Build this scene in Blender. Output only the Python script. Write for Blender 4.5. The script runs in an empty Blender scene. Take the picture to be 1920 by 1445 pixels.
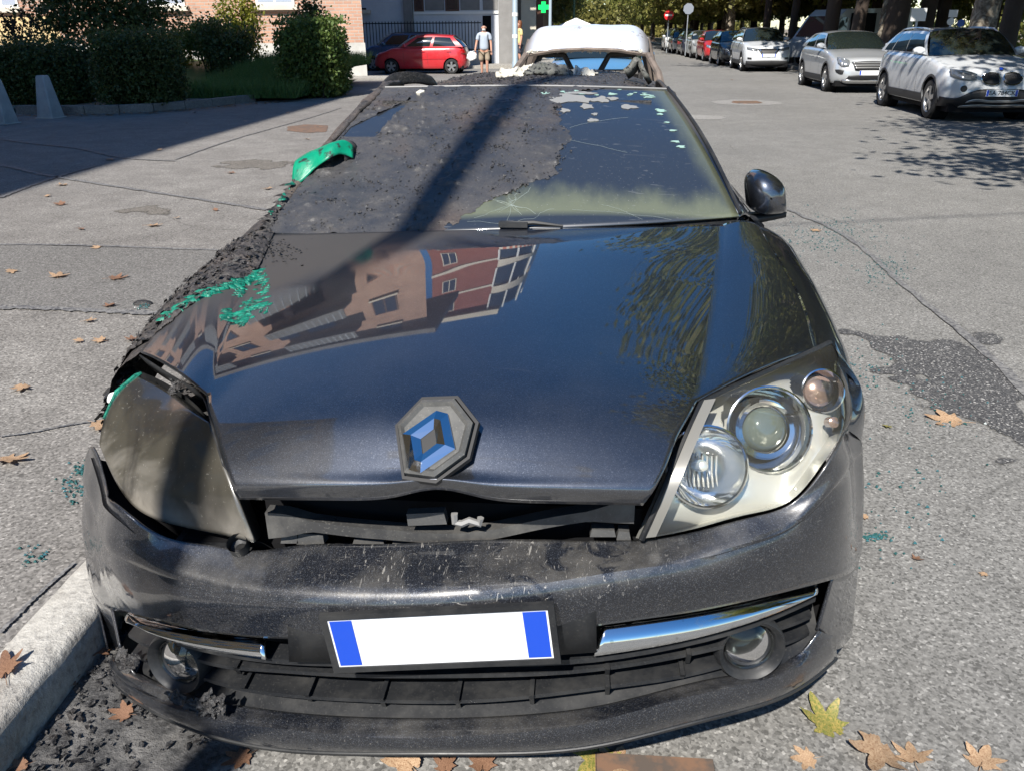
import bpy, bmesh, math, random
import numpy as np
from mathutils import Vector, Matrix, noise
R = math.radians
SC = bpy.context.scene
COL = SC.collection
random.seed(7); RNG = np.random.default_rng(11)

# ---------------------------------------------------------------- camera, sky, sun, exposure
CAM = (0.237, -1.212, 1.56); YAW = R(-4.6); PIT = R(23.41); ROL = R(-0.43); FPX = 1537.0
_F = np.array([math.sin(YAW)*math.cos(PIT), math.cos(YAW)*math.cos(PIT), -math.sin(PIT)])
_R0 = np.array([math.cos(YAW), -math.sin(YAW), 0.0]); _U0 = np.cross(_R0, _F)
_R = math.cos(ROL)*_R0 + math.sin(ROL)*_U0; _U = -math.sin(ROL)*_R0 + math.cos(ROL)*_U0
cam = bpy.data.cameras.new('camera'); cam.sensor_width = 36.0; cam.lens = FPX/1920*36.0
cam.clip_start = 0.05; cam.clip_end = 1500
camo = bpy.data.objects.new('camera', cam); COL.objects.link(camo)
camo.matrix_world = Matrix(((_R[0], _U[0], -_F[0], CAM[0]), (_R[1], _U[1], -_F[1], CAM[1]), (_R[2], _U[2], -_F[2], CAM[2]), (0, 0, 0, 1)))
SC.camera = camo
SUN_EL = R(46.5); SH = np.array([0.285, 0.958])          # SH: the way shadows run on the ground
world = bpy.data.worlds.new('World'); SC.world = world; world.use_nodes = True
wn = world.node_tree.nodes; wn.clear()
sky = wn.new('ShaderNodeTexSky'); sky.sky_type = 'NISHITA'; sky.sun_disc = False
sky.sun_elevation = SUN_EL; sky.sun_rotation = math.atan2(-SH[0], -SH[1]); sky.altitude = 240
sky.air_density = 1.0; sky.dust_density = 0.3; sky.ozone_density = 3.0
bg = wn.new('ShaderNodeBackground'); bg.inputs['Strength'].default_value = 0.095
wo = wn.new('ShaderNodeOutputWorld')
hs_ = wn.new('ShaderNodeHueSaturation'); hs_.inputs['Saturation'].default_value = 1.3; world.node_tree.links.new(sky.outputs[0], hs_.inputs['Color']); world.node_tree.links.new(hs_.outputs[0], bg.inputs[0]); world.node_tree.links.new(bg.outputs[0], wo.inputs[0])
sl = bpy.data.lights.new('sun', 'SUN'); sl.energy = 5.0; sl.angle = R(0.53); sl.color = (1.0, 0.95, 0.87)
so = bpy.data.objects.new('sun', sl); COL.objects.link(so)
so.rotation_euler = Vector((SH[0]*math.cos(SUN_EL), SH[1]*math.cos(SUN_EL), -math.sin(SUN_EL))).to_track_quat('-Z', 'Y').to_euler()
so.location = (-6, -20, 30)
SC.view_settings.view_transform = 'Standard'; SC.view_settings.look = 'None'
SC.view_settings.exposure = 0.8; SC.view_settings.gamma = 1.0; SC.view_settings.use_curve_mapping = False
SC.render.engine = 'CYCLES'; SC.cycles.use_denoising = True
SC.cycles.max_bounces = 8; SC.cycles.diffuse_bounces = 3; SC.cycles.glossy_bounces = 4
SC.cycles.transmission_bounces = 4; SC.cycles.transparent_max_bounces = 12
SC.cycles.caustics_reflective = False; SC.cycles.caustics_refractive = False; SC.cycles.sample_clamp_indirect = 8

def at(u, v, Y=None, Z=None, X=None):
    """the point of the place that the photograph shows at pixel (u, v), at a known depth, height or offset"""
    d = _F + _R*(u-960)/FPX - _U*(v-722.5)/FPX
    t = (Y-CAM[1])/d[1] if Y is not None else (Z-CAM[2])/d[2] if Z is not None else (X-CAM[0])/d[0]
    return np.array(CAM) + t*d

# ---------------------------------------------------------------- mesh helpers
class MB:
    def __init__(s): s.v = []; s.f = []; s.mi = []
    def add(s, vs, fs, m=0):
        o = len(s.v); s.v.extend([tuple(map(float, p)) for p in vs])
        for f in fs: s.f.append(tuple(i+o for i in f)); s.mi.append(m)
        return s
    def box(s, x0, x1, y0, y1, z0, z1, m=0):
        return s.add([(x0,y0,z0),(x1,y0,z0),(x1,y1,z0),(x0,y1,z0),(x0,y0,z1),(x1,y0,z1),(x1,y1,z1),(x0,y1,z1)],
                     [(0,3,2,1),(4,5,6,7),(0,1,5,4),(1,2,6,5),(2,3,7,6),(3,0,4,7)], m)
    def grid(s, G, m=0, flip=False, closeu=False):
        G = np.asarray(G); a, b = G.shape[:2]; fs = []
        for i in range(a-1):
            for j in range(b if closeu else b-1):
                k = (j+1) % b
                q = (i*b+j, i*b+k, (i+1)*b+k, (i+1)*b+j)
                fs.append(q[::-1] if flip else q)
        return s.add(G.reshape(-1, 3), fs, m)
    def tube(s, P, r, n=8, m=0, cap=True):
        P = [np.array(p, float) for p in P]; rr = r if hasattr(r, '__len__') else [r]*len(P)
        rows = []; up = None
        for i, p in enumerate(P):
            t = P[min(i+1, len(P)-1)] - P[max(i-1, 0)]; t = t/(np.linalg.norm(t)+1e-9)
            if up is None:
                up = np.array([0,0,1.]) if abs(t[2]) < .9 else np.array([1.,0,0])
            a = np.cross(t, up); a /= np.linalg.norm(a)+1e-9; b = np.cross(a, t); up = b
            rows.append([p + rr[i]*(math.cos(2*math.pi*k/n)*a + math.sin(2*math.pi*k/n)*b) for k in range(n)])
        o = len(s.v); s.grid(rows, m, closeu=True)
        if cap:
            s.f.append(tuple(o+k for k in range(n))[::-1]); s.mi.append(m)
            s.f.append(tuple(o+(len(P)-1)*n+k for k in range(n))); s.mi.append(m)
        return s
    def lathe(s, prof, n=24, c=(0,0,0), ax=(0,0,1), m=0, a0=0, a1=2*math.pi):
        """prof: list of (radius, distance along ax)"""
        ax = np.array(ax, float); ax /= np.linalg.norm(ax)
        h = np.array([0,0,1.]) if abs(ax[2]) < .9 else np.array([1.,0,0])
        a = np.cross(ax, h); a /= np.linalg.norm(a); b = np.cross(ax, a); c = np.array(c, float)
        full = abs(a1-a0-2*math.pi) < 1e-6; k = n if full else n+1
        rows = [[c + d*ax + r*(math.cos(a0+(a1-a0)*i/n)*a + math.sin(a0+(a1-a0)*i/n)*b) for i in range(k)] for r, d in prof]
        return s.grid(rows, m, closeu=full)
    def prism(s, poly, d, m=0):
        """poly: list of 3-D points (planar-ish outline), d: extrusion vector"""
        n = len(poly); P = [np.array(p, float) for p in poly]; d = np.array(d, float)
        return s.add(P + [p+d for p in P], [tuple(range(n))[::-1], tuple(range(n, 2*n))] + [(i, (i+1) % n, n+(i+1) % n, n+i) for i in range(n)], m)
    def mesh(s, name, mats, smooth=True, weld=True, ang=35, fixn=False):
        me = bpy.data.meshes.new(name); me.from_pydata(s.v, [], s.f)
        for mm in (mats if isinstance(mats, (list, tuple)) else [mats]): me.materials.append(mm)
        if any(s.mi): me.polygons.foreach_set('material_index', s.mi)
        if weld or fixn:
            bm = bmesh.new(); bm.from_mesh(me)
            if weld: bmesh.ops.remove_doubles(bm, verts=bm.verts, dist=2e-4)
            if fixn: bmesh.ops.recalc_face_normals(bm, faces=bm.faces)
            bm.to_mesh(me); bm.free()
        if smooth:
            me.polygons.foreach_set('use_smooth', [True]*len(me.polygons))
            if ang < 180: me.set_sharp_from_angle(angle=R(ang))
        me.update(); return me

def tag(o, label=None, cat=None, group=None, kind=None):
    if label: o['label'] = label
    if cat: o['category'] = cat
    if group: o['group'] = group
    if kind: o['kind'] = kind
    return o
def link(name, me, parent=None, loc=None, rot=None, **k):
    o = bpy.data.objects.new(name, me); COL.objects.link(o)
    if parent is not None: o.parent = parent
    if loc is not None: o.location = loc
    if rot is not None: o.rotation_euler = rot
    return tag(o, **k)
def obj(name, mb, mat, parent=None, smooth=True, weld=True, ang=35, fixn=False, loc=None, rot=None, **k):
    return link(name, mb.mesh(name, mat, smooth, weld, ang, fixn), parent, loc, rot, **k)
def empty(name, loc=(0,0,0), rz=0.0, **k):
    o = bpy.data.objects.new(name, None); COL.objects.link(o); o.location = loc; o.rotation_euler = (0,0,rz)
    o.empty_display_size = .3
    return tag(o, **k)
def copy_tree(o, parent=None):
    c = o.copy(); COL.objects.link(c); c.parent = parent
    for ch in list(o.children): copy_tree(ch, c)
    return c
def solidify(o, t, off=-1):
    m = o.modifiers.new('solid', 'SOLIDIFY'); m.thickness = t; m.offset = off; return o
def boolean_cut(me, cut_mb, name):
    """body mesh minus the cutter, returned as a plain mesh"""
    a = bpy.data.objects.new('tmp_a', me); b = bpy.data.objects.new('tmp_b', cut_mb.mesh('tmp_cut', me.materials[0], False, True, fixn=True))
    COL.objects.link(a); COL.objects.link(b)
    md = a.modifiers.new('b', 'BOOLEAN'); md.operation = 'DIFFERENCE'; md.object = b; md.solver = 'EXACT'
    dg = bpy.context.evaluated_depsgraph_get(); r = bpy.data.meshes.new_from_object(a.evaluated_get(dg)); r.name = name
    bpy.data.objects.remove(a); bpy.data.objects.remove(b)
    return r
def text_mesh(txt, size, mat, depth=.0008, spacing=1.0):
    cu = bpy.data.curves.new('t', 'FONT'); cu.body = txt; cu.size = size; cu.extrude = depth; cu.align_x = 'CENTER'; cu.align_y = 'CENTER'
    cu.space_character = spacing; cu.offset = size*.012
    o = bpy.data.objects.new('t', cu); COL.objects.link(o)
    dg = bpy.context.evaluated_depsgraph_get(); me = bpy.data.meshes.new_from_object(o.evaluated_get(dg))
    bpy.data.objects.remove(o); me.materials.clear(); me.materials.append(mat); return me

def spl(P, n=None, ts=None):
    """natural cubic spline through P (k,d); n samples or at parameters ts (0..1 by chord length)"""
    P = np.asarray(P, float); k = len(P)
    if P.ndim == 1: P = P[:, None]
    d = np.linalg.norm(np.diff(P, axis=0), axis=1); t = np.concatenate([[0], np.cumsum(d + 1e-9)]); t /= t[-1]
    return spl_t(t, P, np.linspace(0, 1, n) if ts is None else np.asarray(ts))
def spl_t(t, P, x):
    t = np.asarray(t, float); P = np.asarray(P, float); one = P.ndim == 1
    if one: P = P[:, None]
    k = len(t)
    if k == 2:
        w = ((x-t[0])/(t[1]-t[0]))[:, None]; r = P[0]*(1-w)+P[1]*w
        return r[:, 0] if one else r
    h = np.diff(t); A = np.zeros((k, k)); B = np.zeros_like(P); A[0, 0] = A[-1, -1] = 1
    for i in range(1, k-1):
        A[i, i-1] = h[i-1]; A[i, i] = 2*(h[i-1]+h[i]); A[i, i+1] = h[i]
        B[i] = 3*((P[i+1]-P[i])/h[i] - (P[i]-P[i-1])/h[i-1])
    c = np.linalg.solve(A, B); x = np.asarray(x, float)
    i = np.clip(np.searchsorted(t, x, side='right')-1, 0, k-2); u = (x-t[i])[:, None]; hi = h[i][:, None]
    b = (P[i+1]-P[i])/hi - hi*(2*c[i]+c[i+1])/3; dd = (c[i+1]-c[i])/(3*hi)
    r = P[i] + b*u + c[i]*u*u + dd*u**3
    return r[:, 0] if one else r
def pch(x, y, q):
    """monotone (PCHIP) interpolation"""
    x = np.asarray(x, float); y = np.asarray(y, float); q = np.asarray(q, float); h = np.diff(x); d = np.diff(y)/h; m = np.zeros(len(x))
    for i in range(1, len(x)-1):
        if d[i-1]*d[i] > 0:
            w1 = 2*h[i]+h[i-1]; w2 = h[i]+2*h[i-1]; m[i] = (w1+w2)/(w1/d[i-1]+w2/d[i])
    m[0] = d[0]; m[-1] = d[-1]
    i = np.clip(np.searchsorted(x, q, side='right')-1, 0, len(x)-2); t = (q-x[i])/h[i]
    return (2*t**3-3*t**2+1)*y[i] + (t**3-2*t**2+t)*h[i]*m[i] + (-2*t**3+3*t**2)*y[i+1] + (t**3-t**2)*h[i]*m[i+1]
def loft(rows, nu, nv):
    """rows: control rows (each a list of 3-D points); resample each row to nu, then across to nv"""
    A = np.array([spl(r, nu) for r in rows])           # rows x nu x 3
    m = A.mean(axis=1); d = np.linalg.norm(np.diff(m, axis=0), axis=1); t = np.concatenate([[0], np.cumsum(d)]); t /= t[-1]
    q = np.linspace(0, 1, nv)
    return spl_t(t, A.reshape(len(rows), -1), q).reshape(nv, nu, 3)
def grid_normals(G):
    a = np.gradient(G, axis=0); b = np.gradient(G, axis=1); n = np.cross(b, a)
    return n/(np.linalg.norm(n, axis=2, keepdims=True)+1e-9)
def fbm(p, o=4, sc=1.0): return noise.fractal(Vector(p)*sc, 1.0, 2.0, o)

# ---------------------------------------------------------------- materials
def mat(name, base=(.5,.5,.5), rough=.5, metal=0.0, coat=0.0, spec=.5, coat_rough=.03, emit=None, emit_s=0.0):
    m = bpy.data.materials.new(name); m.use_nodes = True; b = m.node_tree.nodes['Principled BSDF']
    b.inputs['Base Color'].default_value = (*base, 1); b.inputs['Roughness'].default_value = rough
    b.inputs['Metallic'].default_value = metal; b.inputs['Coat Weight'].default_value = coat; b.inputs['Coat Roughness'].default_value = coat_rough
    b.inputs['Specular IOR Level'].default_value = spec; b.inputs['Coat IOR'].default_value = 1.6
    if emit: b.inputs['Emission Color'].default_value = (*emit, 1); b.inputs['Emission Strength'].default_value = emit_s
    return m
class NT:
    """small node-tree builder"""
    def __init__(s, m):
        s.t = m.node_tree; s.n = s.t.nodes; s.b = s.n.get('Principled BSDF'); s.co = s.n.new('ShaderNodeTexCoord').outputs['Object']
    def L(s, a, b): s.t.links.new(a, b)
    def put(s, a, key, node=None):
        i = (node or s.b).inputs[key]
        if isinstance(a, (int, float)): i.default_value = a
        elif isinstance(a, tuple): i.default_value = (*a, 1) if len(a) == 3 and i.type == 'RGBA' else a
        else: s.L(a, i)
    def noise(s, sc, det=4, rough=.55, dist=0.0, co=None, col=False):
        n = s.n.new('ShaderNodeTexNoise'); n.inputs['Scale'].default_value = sc; n.inputs['Detail'].default_value = det
        n.inputs['Roughness'].default_value = rough; n.inputs['Distortion'].default_value = dist; s.L(co or s.co, n.inputs['Vector'])
        return n.outputs['Color' if col else 'Fac']
    def voro(s, sc, feat='F1', out='Distance', co=None, rnd=1.0):
        n = s.n.new('ShaderNodeTexVoronoi'); n.feature = feat; n.inputs['Scale'].default_value = sc; n.inputs['Randomness'].default_value = rnd
        s.L(co or s.co, n.inputs['Vector']); return n.outputs[out]
    def ramp(s, f, stops, interp='LINEAR'):
        n = s.n.new('ShaderNodeValToRGB'); n.color_ramp.interpolation = interp; e = n.color_ramp.elements
        for i, (p, c) in enumerate(stops):
            c = (c, c, c) if isinstance(c, (int, float)) else c
            k = e[i] if i < 2 else e.new(p); k.position = p; k.color = (*c, 1)
        s.L(f, n.inputs[0]); return n.outputs[0]
    def mix(s, f, a, b, mode='MIX'):
        n = s.n.new('ShaderNodeMix'); n.data_type = 'RGBA'; n.blend_type = mode
        s.put(f, 0, n)
        for k, x in ((6, a), (7, b)):
            if isinstance(x, (int, float)): x = (x, x, x)
            s.put(x, k, n)
        return n.outputs[2]
    def math(s, op, a, b=0.0, clamp=False):
        n = s.n.new('ShaderNodeMath'); n.operation = op; n.use_clamp = clamp; s.put(a, 0, n); s.put(b, 1, n); return n.outputs[0]
    def mr(s, f, a, b, c=0.0, d=1.0, smooth=False):
        n = s.n.new('ShaderNodeMapRange'); n.interpolation_type = 'SMOOTHSTEP' if smooth else 'LINEAR'
        s.put(f, 0, n); n.inputs[1].default_value = a; n.inputs[2].default_value = b; n.inputs[3].default_value = c; n.inputs[4].default_value = d
        return n.outputs[0]
    def xyz(s, co=None):
        n = s.n.new('ShaderNodeSeparateXYZ'); s.L(co or s.co, n.inputs[0]); return n.outputs
    def mapping(s, scale=(1,1,1), rot=(0,0,0), loc=(0,0,0), co=None):
        n = s.n.new('ShaderNodeMapping'); n.inputs['Scale'].default_value = scale; n.inputs['Rotation'].default_value = rot; n.inputs['Location'].default_value = loc
        s.L(co or s.co, n.inputs[0]); return n.outputs[0]
    def bump(s, h, dist=.01, strength=1.0):
        n = s.n.new('ShaderNodeBump'); n.inputs['Distance'].default_value = dist; n.inputs['Strength'].default_value = strength
        s.L(h, n.inputs['Height']); s.L(n.outputs[0], s.b.inputs['Normal']); return n.outputs[0]
    def rand(s):
        return s.n.new('ShaderNodeObjectInfo').outputs['Random']
    def attr(s, nm):
        n = s.n.new('ShaderNodeAttribute'); n.attribute_name = nm; return n.outputs['Fac']
def thin_glass(name, tint=(.75,.8,.8), dark=.5, rough=.02, haze=0.0, hazecol=(.7,.7,.65)):
    """a thin pane: reflects by fresnel, lets tinted light through"""
    m = bpy.data.materials.new(name); m.use_nodes = True; t = m.node_tree; n = t.nodes; n.clear()
    o = n.new('ShaderNodeOutputMaterial'); tr = n.new('ShaderNodeBsdfTransparent'); tr.inputs[0].default_value = (*[c*dark for c in tint], 1)
    gl = n.new('ShaderNodeBsdfGlossy'); gl.inputs['Roughness'].default_value = rough
    fr = n.new('ShaderNodeFresnel'); fr.inputs[0].default_value = 1.5; mx = n.new('ShaderNodeMixShader')
    t.links.new(fr.outputs[0], mx.inputs[0]); src = tr.outputs[0]
    if haze:
        df = n.new('ShaderNodeBsdfDiffuse'); df.inputs[0].default_value = (*hazecol, 1); m2 = n.new('ShaderNodeMixShader'); m2.inputs[0].default_value = haze
        t.links.new(src, m2.inputs[1]); t.links.new(df.outputs[0], m2.inputs[2]); src = m2.outputs[0]
    t.links.new(src, mx.inputs[1]); t.links.new(gl.outputs[0], mx.inputs[2]); t.links.new(mx.outputs[0], o.inputs[0])
    return m

def asphalt(name, dark, light, patch=.5, bump=.6):
    m = mat(name, rough=.92, spec=.25); t = NT(m)
    big = t.noise(.35, 5, .6); med = t.noise(3.0, 5, .65); fine = t.noise(70, 2, .7)
    v = t.voro(130, 'F1', 'Color'); sp = t.xyz(v)[0]
    c = t.mix(t.mr(big, .3, .7), dark, light)
    c = t.mix(t.math('MULTIPLY', t.mr(med, .35, .7), patch), c, tuple(x*.72 for x in dark))
    c = t.mix(.75, c, t.ramp(sp, [(0, .28), (.35, .75), (.75, 1.0), (.94, 1.25), (1, 1.9)]), 'MULTIPLY')
    c = t.mix(.6, c, t.ramp(fine, [(.3, .6), (.7, 1.25)]), 'MULTIPLY')
    cr = t.voro(.55, 'DISTANCE_TO_EDGE', co=t.mix(.12, t.co, t.noise(2.2, 4, co=None, col=True)))
    crm = t.math('MULTIPLY', t.mr(cr, .0, .006, 1, 0), t.mr(t.noise(.5, 2), .52, .6))
    c = t.mix(t.math('MULTIPLY', crm, .4), c, tuple(x*.3 for x in dark))
    t.put(c, 'Base Color')
    h = t.math('ADD', t.math('MULTIPLY', sp, .6), t.math('MULTIPLY', fine, .8))
    t.bump(h, .004, bump)
    return m
M = {}
M['road'] = asphalt('road_asphalt', (.20,.195,.185), (.26,.253,.24))
M['walk'] = asphalt('footpath_asphalt', (.205,.192,.18), (.27,.257,.24), .7)
M['patch'] = asphalt('repaired_asphalt', (.165,.158,.15), (.20,.192,.185), .3)
M['tar'] = mat('tar_seam', (.055,.055,.06), .75)
M['black'] = mat('black_plastic', (.012,.012,.013), .5)
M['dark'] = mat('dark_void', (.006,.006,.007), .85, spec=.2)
M['rubber'] = mat('tyre_rubber', (.02,.02,.021), .8)
M['chrome'] = mat('chrome', (.78,.79,.8), .08, 1.0)
M['steel'] = mat('galvanised_steel', (.42,.46,.5), .45, .6)
M['white_paint'] = mat('white_paint', (.8,.8,.78), .5)
M['plate_white'] = mat('plate_white', (.82,.83,.84), .35); M['plate_blue'] = mat('plate_blue', (.01,.06,.45), .35); M['ink'] = mat('plate_ink', (.015,.015,.02), .5)
# ================================================================= ground, road, kerbs
def sheet(name, poly, z, m, kind='structure', parent=None):
    o = obj(name, MB().add([(x, y, z) for x, y in poly], [tuple(range(len(poly)))]), m, parent, smooth=False, weld=False)
    if parent is None: o['kind'] = kind
    return o
earth = mat('dry_earth', (.19,.15,.11), .95); t = NT(earth); n = t.noise(6, 6, .7); t.put(t.mix(t.mr(n, .35, .65), (.13,.10,.075), (.26,.21,.15)), 'Base Color'); t.bump(n, .03, .6)
sheet('ground', [(-900,-300),(900,-300),(900,1200),(-900,1200)], -.03, earth)
road = sheet('road', [(-1.03,-40),(9.2,-40),(9.2,400),(-1.03,400)], 0, M['road'])
# oil stain: ragged dark patch; damp streaks and a long crooked tar seam on the carriageway
M['stain'] = mat('oil_stain', (.07,.07,.072), .75); t = NT(M['stain']); v = t.xyz(t.voro(150, 'F1', 'Color'))[0]; t.put(t.ramp(v, [(0,(.025,.025,.027)),(.8,(.085,.084,.084)),(.95,(.22,.21,.2)),(1,(.45,.44,.42))]), 'Base Color')
def ground_poly(px, z=0.0, sub=3, rough=.03, seed=0):
    rs = random.Random(seed); P = [at(u, v, Z=z)[:2] for u, v in px]; out = []
    for i, p in enumerate(P):
        q_ = P[(i+1) % len(P)]; d = np.linalg.norm(q_-p); k = max(2, int(d/.05))
        for j in range(k):
            f = j/k; e = p*(1-f)+q_*f; out.append(tuple(e + np.array([rs.gauss(0,1), rs.gauss(0,1)])*rough*min(1, d*2)*(1 if j else .3)))
    return out
def fill_poly(name, pts, z, m, parent):
    bm = bmesh.new(); vs = [bm.verts.new((x, y, z)) for x, y in pts]; es = [bm.edges.new((vs[i], vs[(i+1) % len(vs)])) for i in range(len(vs))]
    bmesh.ops.triangle_fill(bm, use_beauty=True, use_dissolve=False, edges=es)
    for f in bm.faces:
        if f.normal.z < 0: f.normal_flip()
    me = bpy.data.meshes.new(name); bm.to_mesh(me); bm.free(); me.materials.append(m); return link(name, me, parent)
st = [(1585,622),(1680,632),(1745,640),(1800,632),(1838,660),(1880,690),(1925,735),(1925,830),(1880,812),(1830,790),(1760,778),(1725,748),(1700,728),(1668,712),(1680,702),(1720,705),(1650,700),(1700,672),(1640,650)]

M['seam'] = mat('bitumen_seam', (.105,.105,.11), .7); t = NT(M['seam']); t.put(t.mix(t.mr(t.noise(60, 3), .38, .6), (.07,.07,.074), (.2,.195,.19)), 'Base Color')
def soft_patch(name, px, z, m, parent, soft=.10, res=.022, pix=True, rough=.10, seed=0):
    """stain with a feathered ragged rim: the vertex value says how much of it there is"""
    P = np.array([at(u, v, Z=z)[:2] for u, v in px] if pix else px); lo = P.min(0)-soft; hi = P.max(0)+soft; nx, ny = [int((b-a)/res)+2 for a, b in zip(lo, hi)]
    X, Y_ = np.meshgrid(np.linspace(lo[0], hi[0], nx), np.linspace(lo[1], hi[1], ny)); Q = np.stack([X.ravel(), Y_.ravel()], 1); D = np.full(len(Q), 9.0); ins = np.zeros(len(Q), bool)
    for i in range(len(P)):
        a, b = P[i], P[(i+1) % len(P)]; e = b-a; t_ = np.clip(((Q-a)@e)/(e@e+1e-9), 0, 1); D = np.minimum(D, np.linalg.norm(Q-a-t_[:, None]*e, axis=1))
        c_ = (a[1] > Q[:, 1]) != (b[1] > Q[:, 1]); ins ^= c_ & (Q[:, 0] < (b[0]-a[0])*(Q[:, 1]-a[1])/(b[1]-a[1]+1e-12)+a[0])
    S = np.where(ins, D, -D); S = S + rough*np.array([fbm((x, y, seed), 4, 5.0) for x, y in Q]); A_ = np.clip(.5+S/soft, 0, 1); A2 = A_.reshape(ny, nx); mb = MB(); idx = {}; vs = []; al = []
    fs = []
    for i in range(ny-1):
        for j in range(nx-1):
            if A2[i:i+2, j:j+2].max() <= .02: continue
            q4 = []
            for ii, jj in ((i, j), (i, j+1), (i+1, j+1), (i+1, j)):
                if (ii, jj) not in idx: idx[(ii, jj)] = len(vs); vs.append((X[ii, jj], Y_[ii, jj], z+.004)); al.append(A2[ii, jj])
                q4.append(idx[(ii, jj)])
            fs.append(tuple(q4))
    me = bpy.data.meshes.new(name); me.from_pydata(vs, [], fs); me.materials.append(m); at_ = me.attributes.new('amount', 'FLOAT', 'POINT'); at_.data.foreach_set('value', al); return link(name, me, parent)
def feather(m, sc=18.0, amp=.5):
    t = NT(m); a = t.attr('amount'); k = t.mr(t.math('ADD', a, t.math('MULTIPLY', t.math('SUBTRACT', t.noise(sc, 4, .7), .5), amp)), .35, .65, 0, 1, True); tr = t.n.new('ShaderNodeBsdfTransparent'); mx = t.n.new('ShaderNodeMixShader'); o = t.n['Material Output']; t.L(k, mx.inputs[0]); t.L(tr.outputs[0], mx.inputs[1]); t.L(t.b.outputs[0], mx.inputs[2]); t.L(mx.outputs[0], o.inputs[0]); return m
def seam(name, px, w, z, m, parent, seed=1, pix=True):
    rs = random.Random(seed); C = spl([at(u, v, Z=z)[:2] for u, v in px] if pix else px, 60); T = np.gradient(C, axis=0); T /= np.linalg.norm(T, axis=1, keepdims=True); Nn = np.stack([-T[:, 1], T[:, 0]], 1)
    ws_ = [w*(.75+.5*rs.random()) for _ in C]; jit = [rs.gauss(0, w*.12) for _ in C]
    L_ = [(c+n_*(a/2+j_)) for c, n_, a, j_ in zip(C, Nn, ws_, jit)]; R_ = [(c-n_*(a/2-j_)) for c, n_, a, j_ in zip(C, Nn, ws_, jit)]
    mb = MB().grid([[(*p, z+.008) for p in L_], [(*p, z+.008) for p in R_]], flip=False); return obj(name, mb, m, parent, smooth=False)
feather(M['stain']); soft_patch('oil_stain', st, 0, M['stain'], road, .10, .024, seed=2)
for k, (cu, cv, ru) in enumerate([(1850,635,22),(1885,865,28),(1840,810,12)]): soft_patch('oil_stain', [(cu+ru*math.cos(a), cv+ru*.35*math.sin(a)) for a in np.linspace(0, 6.28, 9)[:-1]], 0, M['stain'], road, .08, .02, rough=.06, seed=9+k)
seam('tar_seam', [(1400,330),(1480,395),(1560,430),(1660,505),(1760,590),(1850,665),(1930,745)], .045, 0, M['seam'], road, 3)
M['patchg'] = asphalt('pale_patch', (.27,.262,.25), (.32,.31,.295), .3)
def disc_patch(c, r, z, m, name, parent, n=28, jag=.06, seed=1):
    rs = random.Random(seed); return fill_poly(name, [(c[0]+r*(1+jag*rs.gauss(0,1))*math.cos(a), c[1]+r*(1+jag*rs.gauss(0,1))*math.sin(a)) for a in np.linspace(0, 2*math.pi, n+1)[:-1]], z, m, parent)
mc = at(1400,193,Z=0); disc_patch(mc, .78, .004, M['patchg'], 'concrete_collar', road)
rust = mat('rusty_iron', (.20,.13,.09), .7, .3); t = NT(rust); t.put(t.mix(t.mr(t.noise(20, 5), .4, .6), (.22,.13,.085), (.12,.095,.08)), 'Base Color')
mb = MB(); mb.lathe([(.0,.012),(.33,.012),(.34,.006),(.34,0)], 32, (mc[0], mc[1], .004))
for k in range(9): mb.box(mc[0]-.28, mc[0]+.28, mc[1]-.28+k*.066, mc[1]-.255+k*.066, .015, .020)
obj('manhole_cover', mb, rust, road)
disc_patch(at(1318,221,Z=0), .42, .004, M['patchg'], 'pale_patch', road, seed=4)
# iron channel cover in the gutter in front of the car
gx = at(1255,1440,Z=0); mb = MB(); mb.box(gx[0]-.17, gx[0]+.10, gx[1]-.10, gx[1]-.035, .001, .014); mb.box(gx[0]-.17, gx[0]+.10, gx[1]-.03, gx[1]+.022, .001, .014); mb.box(gx[0]-.165, gx[0]+.095, gx[1]-.035, gx[1]-.03, .001, .008)
mb.box(gx[0]-.17, gx[0]-.168, gx[1]-.1, gx[1]+.02, .014, .018)
obj('iron_channel_cover', mb, rust, road, smooth=False)
# burnt litter and soot in the gutter by the kerb
M['sootg'] = mat('gutter_soot', (.05,.05,.052), .85); t = NT(M['sootg']); f = t.noise(60, 5, .7); t.put(t.mix(t.mr(t.noise(9, 5), .45, .62), t.ramp(f, [(.3,(.02,.02,.021)),(.55,(.065,.064,.065)),(.72,(.16,.155,.15))]), (.15,.145,.14)), 'Base Color'); t.bump(f, .02, .9)
feather(M['sootg'], 9, .6); soft_patch('soot_patch', [(-1.036,2.4),(-1.036,-.35),(-.99,-.40),(-.80,-.30),(-.74,-.12),(-.62,.06),(-.50,.20),(-.3,.5),(-.2,2.4)], 0.0, M['sootg'], road, .12, .03, pix=False, rough=.05)
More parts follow.
